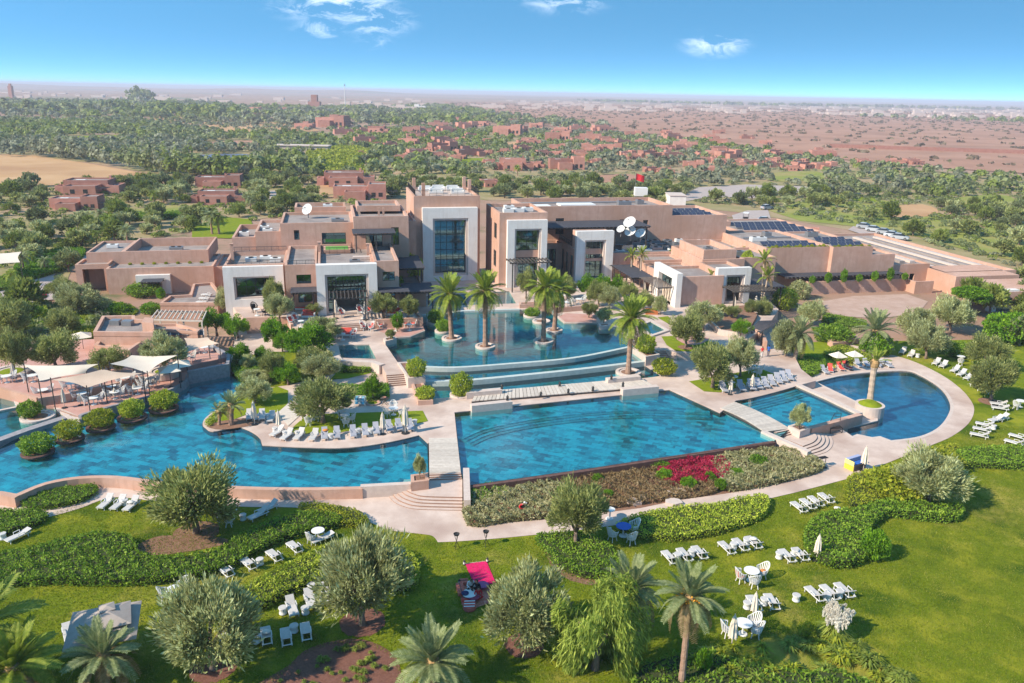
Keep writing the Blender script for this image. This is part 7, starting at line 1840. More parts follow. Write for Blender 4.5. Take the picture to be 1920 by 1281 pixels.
# kiosk cart
c = G((1606, 880), 0); T = thing('kiosk', 'low kiosk counter with blue top and yellow end panel on the patio', 'kiosk', (c.x, c.y, .06)); ku = Vector((.86, .5, 0)).normalized(); kv = Vector((-ku.y, ku.x, 0)); kz = Vector((0, 0, 1))
ko = c - ku * .85 - kv * .3 + kz * .07
MB().obox(ko, ku * 1.7, kv * 1.0, kz * .62).build('counter', mat('slatted_wood', (.12, .09, .09), (.20, .15, .14), 6, .7), T)
for i in range(2): MB().obox(ko - ku * .07 + kz * (.02 + .5 * i), ku * .06, kv * 1.0, kz * .44).build('end_panel', M_yellow if i == 0 else mat('pale_yellow', (.75, .66, .22), None), T)
MB().obox(ko + kz * .63, ku * 1.7, kv * .55, kz * .03).build('worktop', M_blue, T); MB().obox(ko + kv * .62 + kz * .63, ku * 1.7, kv * .36, kz * .38).build('back_shelf', mat('lilac_panel', (.34, .36, .52), None), T)
for i in range(5): MB().obox(ko - kv * .03 + kz * (.06 + i * .11), ku * 1.68, kv * .028, kz * .07).build('slat', mat('slat_wood', (.22, .16, .15), None) if i == 0 else bpy.data.materials['slat_wood'], T)
# black tray stand
P = G((1546, 878), 0); P.z = .06; T = thing('tray_stand', 'black square tray on a post by the flower bed end', 'table', P); MB().tube([P, P + Vector((0, 0, .9))], .035, 8).build('post', M_darkmetal, T); MB().obox(P + Vector((-.42, -.1, .9)), (.75, .28, 0), (-.2, .42, 0), (0, 0, .04)).build('tray', M_black, T); MB().lathe([(.25, 0), (.22, .05), (0, .06)], 12, P).build('foot', M_darkmetal, T)
# lifeguard frame
P = G(z9(978, 672), 0); T = thing('guard_chair', 'empty dark metal frame chair on the patio by the wall', 'chair', (P.x, P.y, .07))
fr_ = MB(); cs = [P + Vector(v) for v in ((-.7, -.35, .07), (.6, -.15, .07), (.5, .5, .07), (-.8, .3, .07))]
for a, b_ in zip(cs, cs[1:] + cs[:1]): fr_.bar(a, b_, .05, .05); fr_.bar(a + Vector((0, 0, .55)), b_ + Vector((0, 0, .55)), .05, .05); fr_.bar(a, a + Vector((0, 0, .55)), .05, .05)
fr_.build('base_frame', M_darkmetal, T); bk = MB(); bk.bar(cs[2] + Vector((0, 0, .5)), cs[2] + Vector((.05, .1, 1.9)), .05, .05); bk.bar(cs[3] + Vector((0, 0, .5)), cs[2] + Vector((-.6, .1, 1.9)), .05, .05); bk.bar(cs[2] + Vector((.05, .1, 1.9)), cs[2] + Vector((-.6, .1, 1.9)), .05, .05); bk.bar(cs[2] + Vector((.05, .1, 1.5)), cs[2] + Vector((-.6, .1, 1.5)), .05, .05); bk.build('back_frame', M_darkmetal, T)
sl_ = MB()
for i in range(4): sl_.bar(cs[3].lerp(cs[0], i / 3) + Vector((0, 0, .6)), cs[2].lerp(cs[1], i / 3) + Vector((0, 0, .6)), .12, .03)
sl_.build('seat_slats', M_darkmetal, T)
# towel rack and tray table
P = G(z7(1183, 800), L1); T = thing('towel_rack', 'white rack with blue towels beside the citrus tree', 'rack', P)
rk = MB()
for x in (-.55, .55):
    for y in (-.28, .28): rk.bar(P + Vector((x, y, 0)), P + Vector((x, y, .95)), .06, .06)
for z in (.25, .6, .95):
    for y in (-.28, .28): rk.bar(P + Vector((-.55, y, z)), P + Vector((.55, y, z)), .05, .05)
rk.build('rack_frame', M_white, T)
M_sky = mat('sky_towel', (.10, .42, .62), None, rough=.9)
for i in range(3): MB().obox(P + Vector((-.48 + i * .33, -.32, .25)), (.26, 0, 0), (0, .6, 0), (0, .06, .62)).build('towel', M_sky if i != 1 else M_white, T)
P = G(z7(1365, 795), L1); T = thing('tray_table', 'folding tray table with a bowl by the deck hedge', 'table', P)
for s in (-1, 1): MB().bar(P + Vector((-.3 * s, -.2, 0)), P + Vector((.3 * s, -.2, .7)), .04, .04).build('leg', M_darkwood, T); MB().bar(P + Vector((-.3 * s, .2, 0)), P + Vector((.3 * s, .2, .7)), .04, .04).build('leg', M_darkwood, T)
MB().box(P.x - .42, P.x + .42, P.y - .3, P.y + .3, P.z + .7, P.z + .74).build('tray', M_darkwood, T); MB().lathe([(.1, .75), (.22, .86), (.2, .87), (0, .78)], 12, P).build('bowl', M_plaster_d, T)
# orange bench before the sunlit portal
P = G(zD(735, 235), L2); T = thing('bench', 'orange wooden bench box behind the small pool', 'bench', P); mo = mat('orange_wood', (.42, .12, .04), (.5, .17, .06), 5, .7)
MB().box(P.x - .9, P.x + .9, P.y - .25, P.y + .25, P.z, P.z + .5).build('seat_box', mo, T); MB().box(P.x - .9, P.x + .9, P.y + .26, P.y + .34, P.z, P.z + .85).build('backrest', mo, T)

# towels and cushions left on the furniture
M_ocush = mat('orange_cushion', (.62, .22, .06), None, rough=.9); M_tow = mat('towel_cloth', (.62, .58, .52), (.70, .66, .60), 6, .95)
for px, z, h, m, lab in ((z7(925, 1030), L1, .55, M_ocush, 'orange cushion on a grey island lounger'), ((1428, 1085), 0, .55, M_ocush, 'orange cushion on a chair above the middle umbrella'), ((1569, 955), 0, .06, M_tow, 'crumpled pale towels on the lawn beside the four loungers'), ((1412, 1022), 0, .50, M_tow, 'folded towel on the upper row lounger right of the palms'), ((500, 1198), 0, .46, M_tow, 'rolled towel on a bottom row lounger'), ((247, 953), 0, .50, M_tow, 'folded towel on the lounger by the lens shaped hedge')):
    P = G(px, z); P.z = z + h; vs = []; n = 8; a = px[0]
    b = MB(); b.lathe([(0, 0), (.26, .01), (.30, .07), (.24, .14), (0, .17)], 10, P); b.v = [(x + .03 * math.sin(9 * y + a), P.y + (y - P.y) * .72 + .02 * math.sin(11 * x), zz) for x, y, zz in b.v]
    tag(b.build('cushion' if m is M_ocush else 'towel', m, None, True), lab, 'cushion' if m is M_ocush else 'towel')

# ================================================================ PEOPLE AND THE RUG CORNER
def body(T, name, joints, edges, radii, m, loc):
    """continuous skinned figure from joints"""
    me = bpy.data.meshes.new(name); me.from_pydata([Vector(j) for j in joints], edges, []); me.update()
    o = bpy.data.objects.new(name, me); COL.objects.link(o); o.parent = T
    sk = o.modifiers.new('skin', 'SKIN'); sk.use_smooth_shade = True
    for i, r in enumerate(radii): me.skin_vertices[0].data[i].radius = r if isinstance(r, tuple) else (r, r)
    me.skin_vertices[0].data[0].use_root = True
    sb = o.modifiers.new('sub', 'SUBSURF'); sb.levels = 2; sb.render_levels = 2
    dg = bpy.context.evaluated_depsgraph_get(); dg.update()
    ev = o.evaluated_get(dg); me2 = bpy.data.meshes.new_from_object(ev); o.modifiers.clear(); o.data = me2
    me2.materials.clear(); return o
def zone_mats(o, mats, rule):
    me = o.data
    for m in mats: me.materials.append(m)
    for p in me.polygons: p.material_index = rule(p.center)
def head(T, c, m_hair, hair_back=True, cap=None, yaw=0):
    """head: face with nose, ears, hair"""
    b = MB(); n = 12; vs = []; fs = []
    prof = [(0.0, -.125), (.055, -.115), (.075, -.07), (.088, 0), (.086, .06), (.06, .105), (0.0, .125)]
    b.lathe(prof, n, (0, 0, 0)); b.v = [(x * .92, y * 1.08, z) for x, y, z in b.v]
    b.obox((-.014, -.118, -.03), (.028, 0, 0), (0, .03, 0), (0, .012, .045))
    for s in (-1, 1): b.obox((s * .078, -.01, -.03), (s * .016, 0, 0), (0, .03, 0), (0, 0, .055))
    R = Matrix.Rotation(yaw, 3, 'Z'); b.v = [tuple(R @ Vector(v) + Vector(c)) for v in b.v]
    b.build('head', M_skin, T, True)
    h = MB(); h.lathe([(.093, -.02 if not cap else .02), (.096, .05), (.07, .112), (0, .137)], n); h.v = [(x * .98, y * 1.1 + .014, z) for x, y, z in h.v]
    if hair_back and not cap: h.box(-.075, .075, .03, .115, -.11, .03)
    if cap: h.box(-.07, .07, -.2, -.09, .02, .04)
    h.v = [tuple(R @ Vector(v) + Vector(c)) for v in h.v]; h.build('cap' if cap else 'hair', cap or m_hair, T, True)
    e = MB()
    for s in (-1, 1): e.obox((s * .035 - .01, -.1, .005), (.02, 0, 0), (0, .012, 0), (0, 0, .012))
    e.v = [tuple(R @ Vector(v) + Vector(c)) for v in e.v]; e.build('eyes', M_hair, T)
def hands(T, pts):
    for (w, d) in pts:
        w = Vector(w); d = Vector(d).normalized(); s = d.cross(Vector((0, 1, .2))).normalized(); b = MB(); b.tube([w, w + d * .05, w + d * .09], [.028, .04, .034], 6)
        for k in range(4):
            o = w + d * .085 + s * (-.027 + .018 * k); l = (.055, .068, .064, .05)[k]; b.tube([o, o + d * l * .6 + Vector((0, -.006, 0)), o + d * l + Vector((0, -.018, 0))], [.0095, .009, .007], 5)
        t = w + d * .03 + s * -.036; b.tube([t, t - s * .022 + d * .03, t - s * .024 + d * .055], [.011, .0105, .008], 5); b.build('hand', M_skin, T, True)
def walker(px, z, h, shirt, legs, label, seed, yaw, stride=.16, skirt=False):
    P = G(px, z); P.z = z + .035; k = h / 1.75; T = thing('person', label, 'person', (0, 0, 0)); s = stride
    J = [(0, 0, .95), (0, .0, 1.10), (0, .01, 1.28), (0, .0, 1.45), (0, -.01, 1.56),
         (-.10, 0, .90), (-.10, -s * .55, .50), (-.10, -s * .6, .09), (-.10, -s * .6 - .15, .045), (.10, 0, .90), (.10, s * .45, .50), (.10, s * 1.3, .11), (.10, s * 1.3 - .14, .05),
         (-.19, 0, 1.41), (-.24, .06, 1.14), (-.22, -.02, .90), (.19, 0, 1.41), (.24, -.05, 1.14), (.22, -.13, .91)]
    E = [(0, 1), (1, 2), (2, 3), (3, 4), (0, 5), (5, 6), (6, 7), (7, 8), (0, 9), (9, 10), (10, 11), (11, 12), (3, 13), (13, 14), (14, 15), (3, 16), (16, 17), (17, 18)]
    R = [(.15, .11), (.135, .10), (.155, .11), (.10, .07), .05, .09, .062, .045, .04, .09, .062, .045, .04, .062, .048, .034, .062, .048, .034]
    o = body(T, 'body', J, E, R, shirt, None)
    zone_mats(o, [shirt, legs, M_skin, M_black], lambda c: 3 if c.z < .1 else 2 if c.z > 1.5 or (abs(c.x) > .18 and c.z < 1.18) else 1 if c.z < (.93 if not skirt else .9) else 0)
    head(T, (0, -.01, 1.66), M_hair, True, None, 0); hands(T, [((-.22, -.02, .90), (0, -.1, -1)), ((.22, -.13, .91), (0, -.2, -1))])
    T.location = P; T.rotation_euler = (0, 0, yaw); T.scale = (k, k, k)
def seated(P, yaw, k, shirt, legs, label, cap=None, lean=.1, cross=True):
    T = thing('person', label, 'person', (0, 0, 0))
    J = [(0, 0, .12), (0, -.02, .30), (0, -.05, .46), (0, -.07 - lean * .3, .62), (0, -.10 - lean * .4, .72),
         (-.10, -.02, .12), (-.32, -.30, .20), (-.05, -.42, .08), (.05, -.46, .06), (.10, -.02, .12), (.32, -.30, .20), (.05, -.36, .08), (-.06, -.40, .06),
         (-.19, -.07, .58), (-.28, -.16, .36), (-.14, -.36, .30), (.19, -.07, .58), (.28, -.16, .36), (.14, -.36, .30)]
    E = [(0, 1), (1, 2), (2, 3), (3, 4), (0, 5), (5, 6), (6, 7), (7, 8), (0, 9), (9, 10), (10, 11), (11, 12), (3, 13), (13, 14), (14, 15), (3, 16), (16, 17), (17, 18)]
    R = [(.16, .13), (.14, .11), (.16, .12), (.10, .07), .05, .10, .07, .05, .04, .10, .07, .05, .04, .065, .05, .036, .065, .05, .036]
    o = body(T, 'body', J, E, R, shirt, None)
    zone_mats(o, [shirt, legs, M_skin], lambda c: 2 if c.z > .675 and abs(c.x) < .1 else 1 if c.z < .24 else 0)
    head(T, (0, -.12 - lean * .5, .82), M_hair, True, cap); hands(T, [((-.14, -.36, .30), (.5, -.8, -.1)), ((.14, -.36, .30), (-.5, -.8, -.1))])
    T.location = P; T.rotation_euler = (0, 0, yaw); T.scale = (k, k, k)
walker((1440, 669), L1, 1.55, M_blue, M_navy, 'person in blue top and dark shorts walking on the garden path', 1, 3.0)
walker((1428, 670), L1, 1.42, M_redcloth, M_whitecloth, 'person in red top and white trousers walking on the garden path', 2, 3.1, .1)
# rug corner
rp = zoomer(840, 1040, 10.675)
rug = [G(rp(*p), .05) for p in ((345, 205), (770, 150), (850, 400), (600, 640), (520, 600))]
R0, R1, R2, R3 = G(rp(345, 205)), G(rp(770, 150)), G(rp(960, 600)), G(rp(520, 610))
T = thing('rug', 'crimson rug laid out on the lawn', 'rug', (R0.x, R0.y, .03)); vs = []; n = 14
rgn = random.Random(2)
for i in range(n + 1):
    for j in range(n + 1):
        p = R0.lerp(R1, i / n).lerp(R3.lerp(R2, i / n), j / n); vs.append((p.x, p.y, .075 + rgn.uniform(0, .02)))
MB()._add(vs, [(i * (n + 1) + j, i * (n + 1) + j + 1, (i + 1) * (n + 1) + j + 1, (i + 1) * (n + 1) + j) for i in range(n) for j in range(n)]).build('pile', M_rug, T, True)
MB().prism([tuple(q[:2]) for q in (R0, R1, R2, R3)], .035, .066).build('backing', M_rug, T)
fr2 = MB()
for i in range(24):
    p = R0.lerp(R1, i / 23); d = (R0 - R3).normalized() * .12; fr2.bar((p.x, p.y, .06), (p.x + d.x, p.y + d.y, .05), .03, .01)
fr2.build('fringe', M_cream, T)
for px, lab in ((rp(325, 205), 'small lantern at the left corner of the crimson rug'), (rp(785, 150), 'small lantern at the right corner of the crimson rug'), (rp(225, 590), 'small lantern at the striped carpet corner')):
    P = G(px, .05); T = thing('lantern', lab, 'lantern', P); MB().lathe([(.1, 0), (.1, .04), (.08, .05), (.08, .26), (.11, .28), (.05, .36), (0, .4)], 8, P).build('cage', M_darkmetal, T); MB().lathe([(.085, .08), (.085, .24)], 8, P).build('glass', M_white, T)
C0, C1, C2, C3 = G(rp(215, 610)), G(rp(420, 575)), G(rp(900, 900)), G(rp(270, 1010))
T = thing('striped_carpet', 'red striped carpet of the seating corner beside the crimson rug', 'carpet', (C0.x, C0.y, .03)); MB().prism([tuple(q[:2]) for q in (C0, G(rp(800, 560)), G(rp(900, 950)), G(rp(560, 1080)), C3)], .035, .07).build('pile', M_stripe, T)
M_coral = mat('coral_cushion', (.62, .20, .13), (.50, .06, .05), 14, .9)
for k, (a, b_, lab) in enumerate(((rp(225, 640), rp(280, 850), 'long coral floor cushion along the left of the striped carpet'), (rp(240, 600), rp(400, 590), 'coral floor cushion at the back of the striped carpet'), (rp(290, 930), rp(420, 960), 'crimson floor cushion at the front of the striped carpet'))):
    A, B_ = G(a), G(b_); T = thing('floor_cushion', lab, 'cushion', (A.x, A.y, .07)); MB().bar((A.x, A.y, .20), (B_.x, B_.y, .20), .5, .24).build('pad', M_coral if k < 2 else M_redfab, T); MB().bar((A.x, A.y, .33), (B_.x, B_.y, .33), .05, .03).build('welt', M_darkwood, T)
for px, m, r, h, lab in ((rp(430, 870), M_whitecloth, .5, .40, 'low white cloth covered table on the striped carpet'), (rp(510, 930), mat('plum_top', (.22, .03, .07), (.28, .05, .09), 5, .7), .42, .38, 'low plum coloured round table on the striped carpet'), (rp(690, 670), mat('mauve_pouf', (.30, .09, .20), None), .42, .3, 'mauve round pouf on the crimson rug'), (rp(340, 880), M_navy, .26, .46, 'small dark blue tray on the striped carpet')):
    P = G(px, .07); T = thing('low_table', lab, 'table', P); MB().lathe([(r, h - .05), (r, h), (0, h)], 18, P).build('top', m, T); MB().lathe([(r * .5, 0), (r * .42, h * .5), (r * .6, h - .05)], 12, P).build('foot', m, T)
P = G(rp(430, 1080), .07); T = thing('drum_stool', 'round white and red striped pouf at the carpet edge', 'pouf', P); MB().lathe([(.42, 0), (.46, .1), (.44, .32), (.38, .36)], 18, P).build('drum', mat('pouf_side', (.45, .12, .10), None), T)
for i in range(5): MB().obox(P + Vector((-.36, -.34 + i * .145, .362)), (.72, .06, 0), (0, .075, 0), (0, 0, .02)).build('stripe', M_whitecloth if i % 2 == 0 else M_redfab, T)
MB().lathe([(.40, .355), (0, .36)], 18, P).build('cover', M_redfab, T)
Pq = G(rp(590, 770), .1); Pq.z = .30; seated(Pq, -.4, 1.02, M_black, M_black, 'seated person in black at the low tables')
Pq = G(rp(450, 720), .1); Pq.z = .30; seated(Pq, .3, 1.0, M_whitecloth, M_black, 'seated person in white top leaning over the low tables', lean=.5)
Pq = G(rp(600, 850), .1); Pq.z = .12; seated(Pq, .2, .95, M_redcloth, M_redcloth, 'seated person in red half hidden by the olive', lean=.2)
Pq = G((974, 958), .2); Pq.z = .25; seated(Pq, 1.2, .95, M_redcloth, M_whitecloth, 'person in red crouching in the silver ground cover', cap=M_whitecloth, lean=.7)
seatedP = G((1585, 690), 0); seatedP.z = .4; seated(seatedP, .5, .9, M_black, M_skin, 'dark haired person sitting under the open parasols')

# ================================================================ THE COUNTRY BEHIND
def house_proto(kind):
    T = thing('desert_house', 'house', 'house'); rg = random.Random(kind)
    def blk(x0, x1, y0, y1, h, nm, par=.5):
        b = MB(); t = .35
        b.box(x0, x1, y0, y0 + t, 0, h); b.box(x0, x1, y1 - t, y1, 0, h); b.box(x0, x0 + t, y0 + t, y1 - t, 0, h); b.box(x1 - t, x1, y0 + t, y1 - t, 0, h); b.build(nm, M_plaster_d, T)
        MB().box(x0 + t, x1 - t, y0 + t, y1 - t, h - par - .2, h - par).build('roof', M_roof, T)
    lay = [[(-8, 6, 2, 10, 4.6), (-6, 4, -4, 1.98, 3.4), (6.02, 10, 0, 7, 3.2), (-10.5, -8.02, 1, 6, 2.8)], [(-9, 3, 0, 8, 4.2), (3.02, 9, -2, 6, 5.2), (-5, 2, -5, -.02, 3.0)], [(-10, 10, 0, 7, 4.0), (-4, 2, 7.02, 11, 5.4), (4, 9, -4, -.02, 2.8)]][kind]
    for i, (x0, x1, y0, y1, h) in enumerate(lay): blk(x0, x1, y0, y1, h, ['main_wall', 'front_wall', 'side_wall', 'low_wall'][i])
    x0, x1, y0, y1, h = lay[0]
    MB().box(x0 + 3, x0 + 6, y0 + 2.5, y0 + 4, h - .5, h - .15).build('skylight', M_white, T)
    MB().box(x1 - 1.6, x1 - .9, y1 - 1.6, y1 - .9, h - .5, h + .9).build('chimney', M_plaster_d, T)
    x0, x1, y0, y1, h = lay[1]
    for k in range(2):
        w = x0 + (x1 - x0) * (.28 + .4 * k); o = MB().box(w - .7, w + .7, y0 - .03, y0 + .05, .9, 2.3).build('window', M_darkmetal, T); MB().box(w - .6, w + .6, y0 - .05, y0 - .031, 1.0, 2.2).build('pane', M_carglass, o)
    p = MB(); 
    for k in range(8): p.box(x1 + .5 + k * .45, x1 + .62 + k * .45, y0 - 1, y0 + 3, 2.7, 2.8)
    p.build('pergola_roof', M_darkwood, T)
    return Proto(T)
HOUSE = [house_proto(k) for k in range(3)]
HP = []
def house(px, wpx, k, label, group=None, rz=None, hz=1.0):
    P = G(px, 0); s = wpx / ppm(P) / 20.0; s = min(max(s, .4), 1.6)
    HP.append((P.x, P.y, 12 * s)); HOUSE[k].place(P, (.12 + .35 * math.sin(px[0] * .13)) if rz is None else rz, label, group, (s, s * 1.1, s * hz))
for i, (p, w, k, lab) in enumerate(((z1(660, 262), 112, 0, 'rear house of the red villa pair at far left'), (z1(565, 372), 98, 1, 'front house of the red villa pair at far left'), (z1(1640, 208), 92, 1, 'rear house of the red villas left of the palm pair'), (z1(1640, 328), 96, 0, 'front house of the red villas left of the palm pair'),
                                     (z2(1000, 196), 104, 0, 'rear house of the red villas left of the tower'), (z2(1100, 290), 108, 1, 'front house of the red villas left of the tower'))):
    house(p, w, k, lab, 'red villas behind the hotel', .16)
vil = [(zB(520, 455), 70), (zB(640, 420), 74), (zB(780, 448), 70), (zB(1000, 520), 96), (zB(1270, 515), 96), (zB(450, 385), 52), (zB(640, 385), 60), (zB(1220, 365), 70), (zB(1390, 362), 56), (zB(1080, 388), 56), (zB(1500, 418), 56), (zB(1390, 418), 46), (zB(1710, 455), 60), (zB(1585, 448), 46), (zB(1880, 405), 60), (zB(1240, 332), 52), (zB(960, 338), 80), (zB(1190, 610), 40), (zB(880, 605), 60), (zB(470, 325), 50), (zB(60, 292), 80), (zB(290, 330), 60), (zB(760, 305), 56), (zB(610, 300), 50), (zB(830, 292), 40), (zB(1030, 322), 44), (zB(1330, 312), 40), (zB(1460, 322), 56), (zB(1610, 345), 44), (zB(1810, 352), 44), (zB(1000, 280), 40), (zB(1110, 300), 40), (zB(700, 272), 36), (zB(880, 272), 36),
       (zC(410, 458), 66), (zC(330, 445), 50), (zC(650, 445), 50), (zC(740, 445), 40), (zC(890, 450), 62), (zC(800, 512), 58), (zC(900, 515), 60), (zC(1260, 492), 46), (zC(1360, 492), 50), (zC(220, 505), 56), (zC(320, 530), 44), (zC(60, 420), 46), (zC(170, 412), 44), (zC(345, 385), 50), (zC(310, 360), 40), (zC(590, 385), 34), (zC(120, 358), 40), (zC(80, 330), 30), (zC(350, 332), 34), (zC(500, 360), 34), (zC(1100, 485), 40),
       (zA(1700, 298), 90), (zA(1560, 305), 50), (zA(1300, 222), 44), (zA(1610, 205), 36), (zA(1880, 330), 40), (zA(1340, 252), 44), (zA(1450, 215), 30), (zA(500, 225), 30), (zA(900, 215), 26), (zA(420, 228), 40)]
rv = random.Random(21)
for k in range(70):
    x = rv.uniform(620, 1560); yb = 240 + max(0, x - 900) * .075; vil.append(((x, yb + rv.random() * (62 if x < 1250 else 34) + 6), rv.uniform(20, 40) * (1 + .4 * rv.random())))
for i, (p, w) in enumerate(vil): house(p, w * .74, i % 3, 'low reddish flat roofed house in the village behind the hotel', 'houses of the village behind the hotel', hz=1.25)
for p, w, lab in ((zA(1950, 205), 46, 'pale long building left below the thin mast'), (zB(250, 198), 42, 'pale long building with arches below the thin mast'), (zB(420, 218), 56, 'long pale school like building right of the mast'), (zB(500, 214), 30, 'white fronted building right of the mast')):
    P = G(p, 0); W = w / ppm(P); T = thing('pale_building', lab, 'building', P); b = MB(); b.box(P.x - W / 2, P.x + W / 2, P.y, P.y + 14, 0, 8); b.box(P.x - W * .2, P.x + W * .1, P.y + 2, P.y + 12, 8, 11); b.build('wall', M_plaster_w if 'white' in lab else M_coping, T)
    for k in range(9): MB().box(P.x - W / 2 + W * (k + .3) / 9, P.x - W / 2 + W * (k + .7) / 9, P.y - .1, P.y - .001, 1.5, 6).build('window', M_darkmetal, T)
P = G((648, 207), 0); T = thing('mast', 'thin pale mast on the horizon', 'mast', P); MB().tube([P, P + Vector((0, 0, 40))], [.9, .45], 8).build('shaft', M_white, T); MB().lathe([(1.2, 38.5), (1.2, 40.5), (0, 41)], 8, P).build('head', M_midmetal, T)
P = G((23, 188), 0); T = thing('minaret', 'reddish square tower on the left horizon', 'tower', P); MB().box(P.x - 3.5, P.x + 3.5, P.y - 3.5, P.y + 3.5, 0, 27).build('shaft', M_plaster_d, T); MB().box(P.x - 2, P.x + 2, P.y - 2, P.y + 2, 27, 31).build('lantern_top', M_plaster_d, T)
P = G(zA(1615, 215), 0); T = thing('ruin_tower', 'reddish stepped tower house left of the mast', 'tower', P); MB().box(P.x - 9, P.x + 9, P.y, P.y + 12, 0, 14).build('wall', M_plaster_d, T); MB().box(P.x - 4, P.x + 5, P.y + 1, P.y + 10, 14, 24).build('upper_wall', M_plaster_d, T)
P = G(zA(1550, 435), 0); T = thing('farm_shed', 'long pale flat shed by the yellow reeds', 'shed', P); MB().box(P.x - 14, P.x + 14, P.y, P.y + 8, 0, 4).build('wall', M_coping, T); MB().box(P.x - 14.6, P.x + 14.6, P.y - .6, P.y + 8.6, 4.01, 4.4).build('roof', M_coping, T)
for (x, y, w, lab) in ((1270, 390, 30, 'white box shaped building right of the flag tank'),):
    P = G((x, y), 0); T = thing('white_building', lab, 'building', P); W = w / ppm(P); MB().box(P.x - W / 2, P.x + W / 2, P.y, P.y + 8, 0, 3.6).build('wall', M_plaster_w, T); MB().box(P.x - W / 2 - .2, P.x + W / 2 + .2, P.y - .2, P.y + 8.2, 3.61, 3.8).build('roof', M_coping, T)
# straight wall in the scrub
A_, B_ = G(zC(920, 405), 0), G(zC(2000, 440), 0)
tag(MB().bar((A_.x, A_.y, 1.4), (B_.x, B_.y, 1.4), .8, 2.8).build('boundary_wall', M_plaster_d), 'long straight red boundary wall across the scrubland', 'wall')

# ---- cars and carts
def car_proto():
    T = thing('parked_car', 'car', 'car')
    def loft(secs, nm, m, par):
        vs = []; fs = []
        for x, y, z0, z1_, yt in secs: vs += [(x, -y, z0), (x, -yt, z1_), (x, yt, z1_), (x, y, z0)]
        for i in range(len(secs) - 1):
            for k in range(4): fs.append((i * 4 + k, i * 4 + (k + 1) % 4, (i + 1) * 4 + (k + 1) % 4, (i + 1) * 4 + k))
        fs += [(3, 2, 1, 0), tuple((len(secs) - 1) * 4 + k for k in range(4))]; return MB()._add(vs, fs).build(nm, m, par)
    b = loft([(-2.15, .75, .45, .75, .72), (-2.05, .88, .3, .95, .82), (-.9, .9, .25, 1.0, .86), (.9, .9, .25, 1.0, .86), (1.9, .86, .3, .82, .78), (2.15, .7, .42, .68, .66)], 'body', M_carb, T)
    loft([(-1.75, .80, .98, 1.0, .76), (-1.2, .8, 1.0, 1.46, .62), (.3, .8, 1.0, 1.5, .64), (1.15, .8, .98, 1.02, .74)], 'cabin', M_carglass, T); MB().box(-1.15, .28, -.62, .62, 1.485, 1.53).build('roof', M_carb, T)
    for x in (-1.3, 1.35):
        for s in (-1, 1):
            w = MB().tube([(x, s * .74, .32), (x, s * .93, .32)], .33, 14).build('wheel', M_rubber, T); MB().tube([(x, s * .92, .32), (x, s * .945, .32)], .19, 10).build('rim', M_midmetal, w)
    for s in (-1, 1): MB().box(2.05, 2.13, s * .55 - .14, s * .55 + .14, .58, .70).build('headlight', M_white, T); MB().box(-2.17, -2.1, s * .6 - .12, s * .6 + .12, .68, .82).build('tail_light', M_redcloth, T)
    return Proto(T)
CAR = car_proto()
for k, p in enumerate((z5(725, 400), z5(795, 422), z5(873, 442), z5(935, 465), z5(985, 482))):
    P = G(p, 0); P.z = .2; CAR.place(P, -.6, nth(k, 5) + ' parked car in the row behind the cream rear building', 'cars parked behind the hotel')
for p, rz, lab in ((z5(1040, 88), .2, 'dark car half hidden in the right grove'), (z5(1200, 100), .1, 'white car in the right grove'), (z5(1350, 120), .4, 'silver car at the end of the grove lane'), (z4(1350, 255), .5, 'pale car at the top of the service yard'), (z4(1338, 352), -.2, 'silver car beside the yard tree')):
    P = G(p, 0); P.z = .2; CAR.place(P, rz, lab)
def cart_proto():
    T = thing('golf_cart', 'cart', 'cart'); MB().box(-1.1, 1.1, -.6, .6, .3, .6).build('body', M_white, T); MB().box(-.5, .1, -.55, .55, .6, 1.0).build('seat', M_black, T); MB().box(-1.0, .9, -.62, .62, 1.9, 1.98).build('roof', M_white, T)
    for x in (-.95, .85):
        for y in (-.56, .56): MB().bar((x, y, .6), (x, y, 1.9), .05, .05).build('post', M_darkmetal, T)
    for x in (-.75, .75):
        for s in (-1, 1): MB().tube([(x, s * .5, .25), (x, s * .66, .25)], .25, 12).build('wheel', M_rubber, T)
    return Proto(T)
CART = cart_proto()
for p, rz, lab in ((z4(1205, 420), 1.4, 'white golf cart in the middle of the service yard'), (z4(1190, 345), 1.2, 'dark roofed golf cart by the gatehouse'), (z4(1105, 400), .3, 'golf cart beside the rear block')):
    P = G(p, 0); P.z = .2; CART.place(P, rz, lab, None, (1.2, 1.2, 1.2))
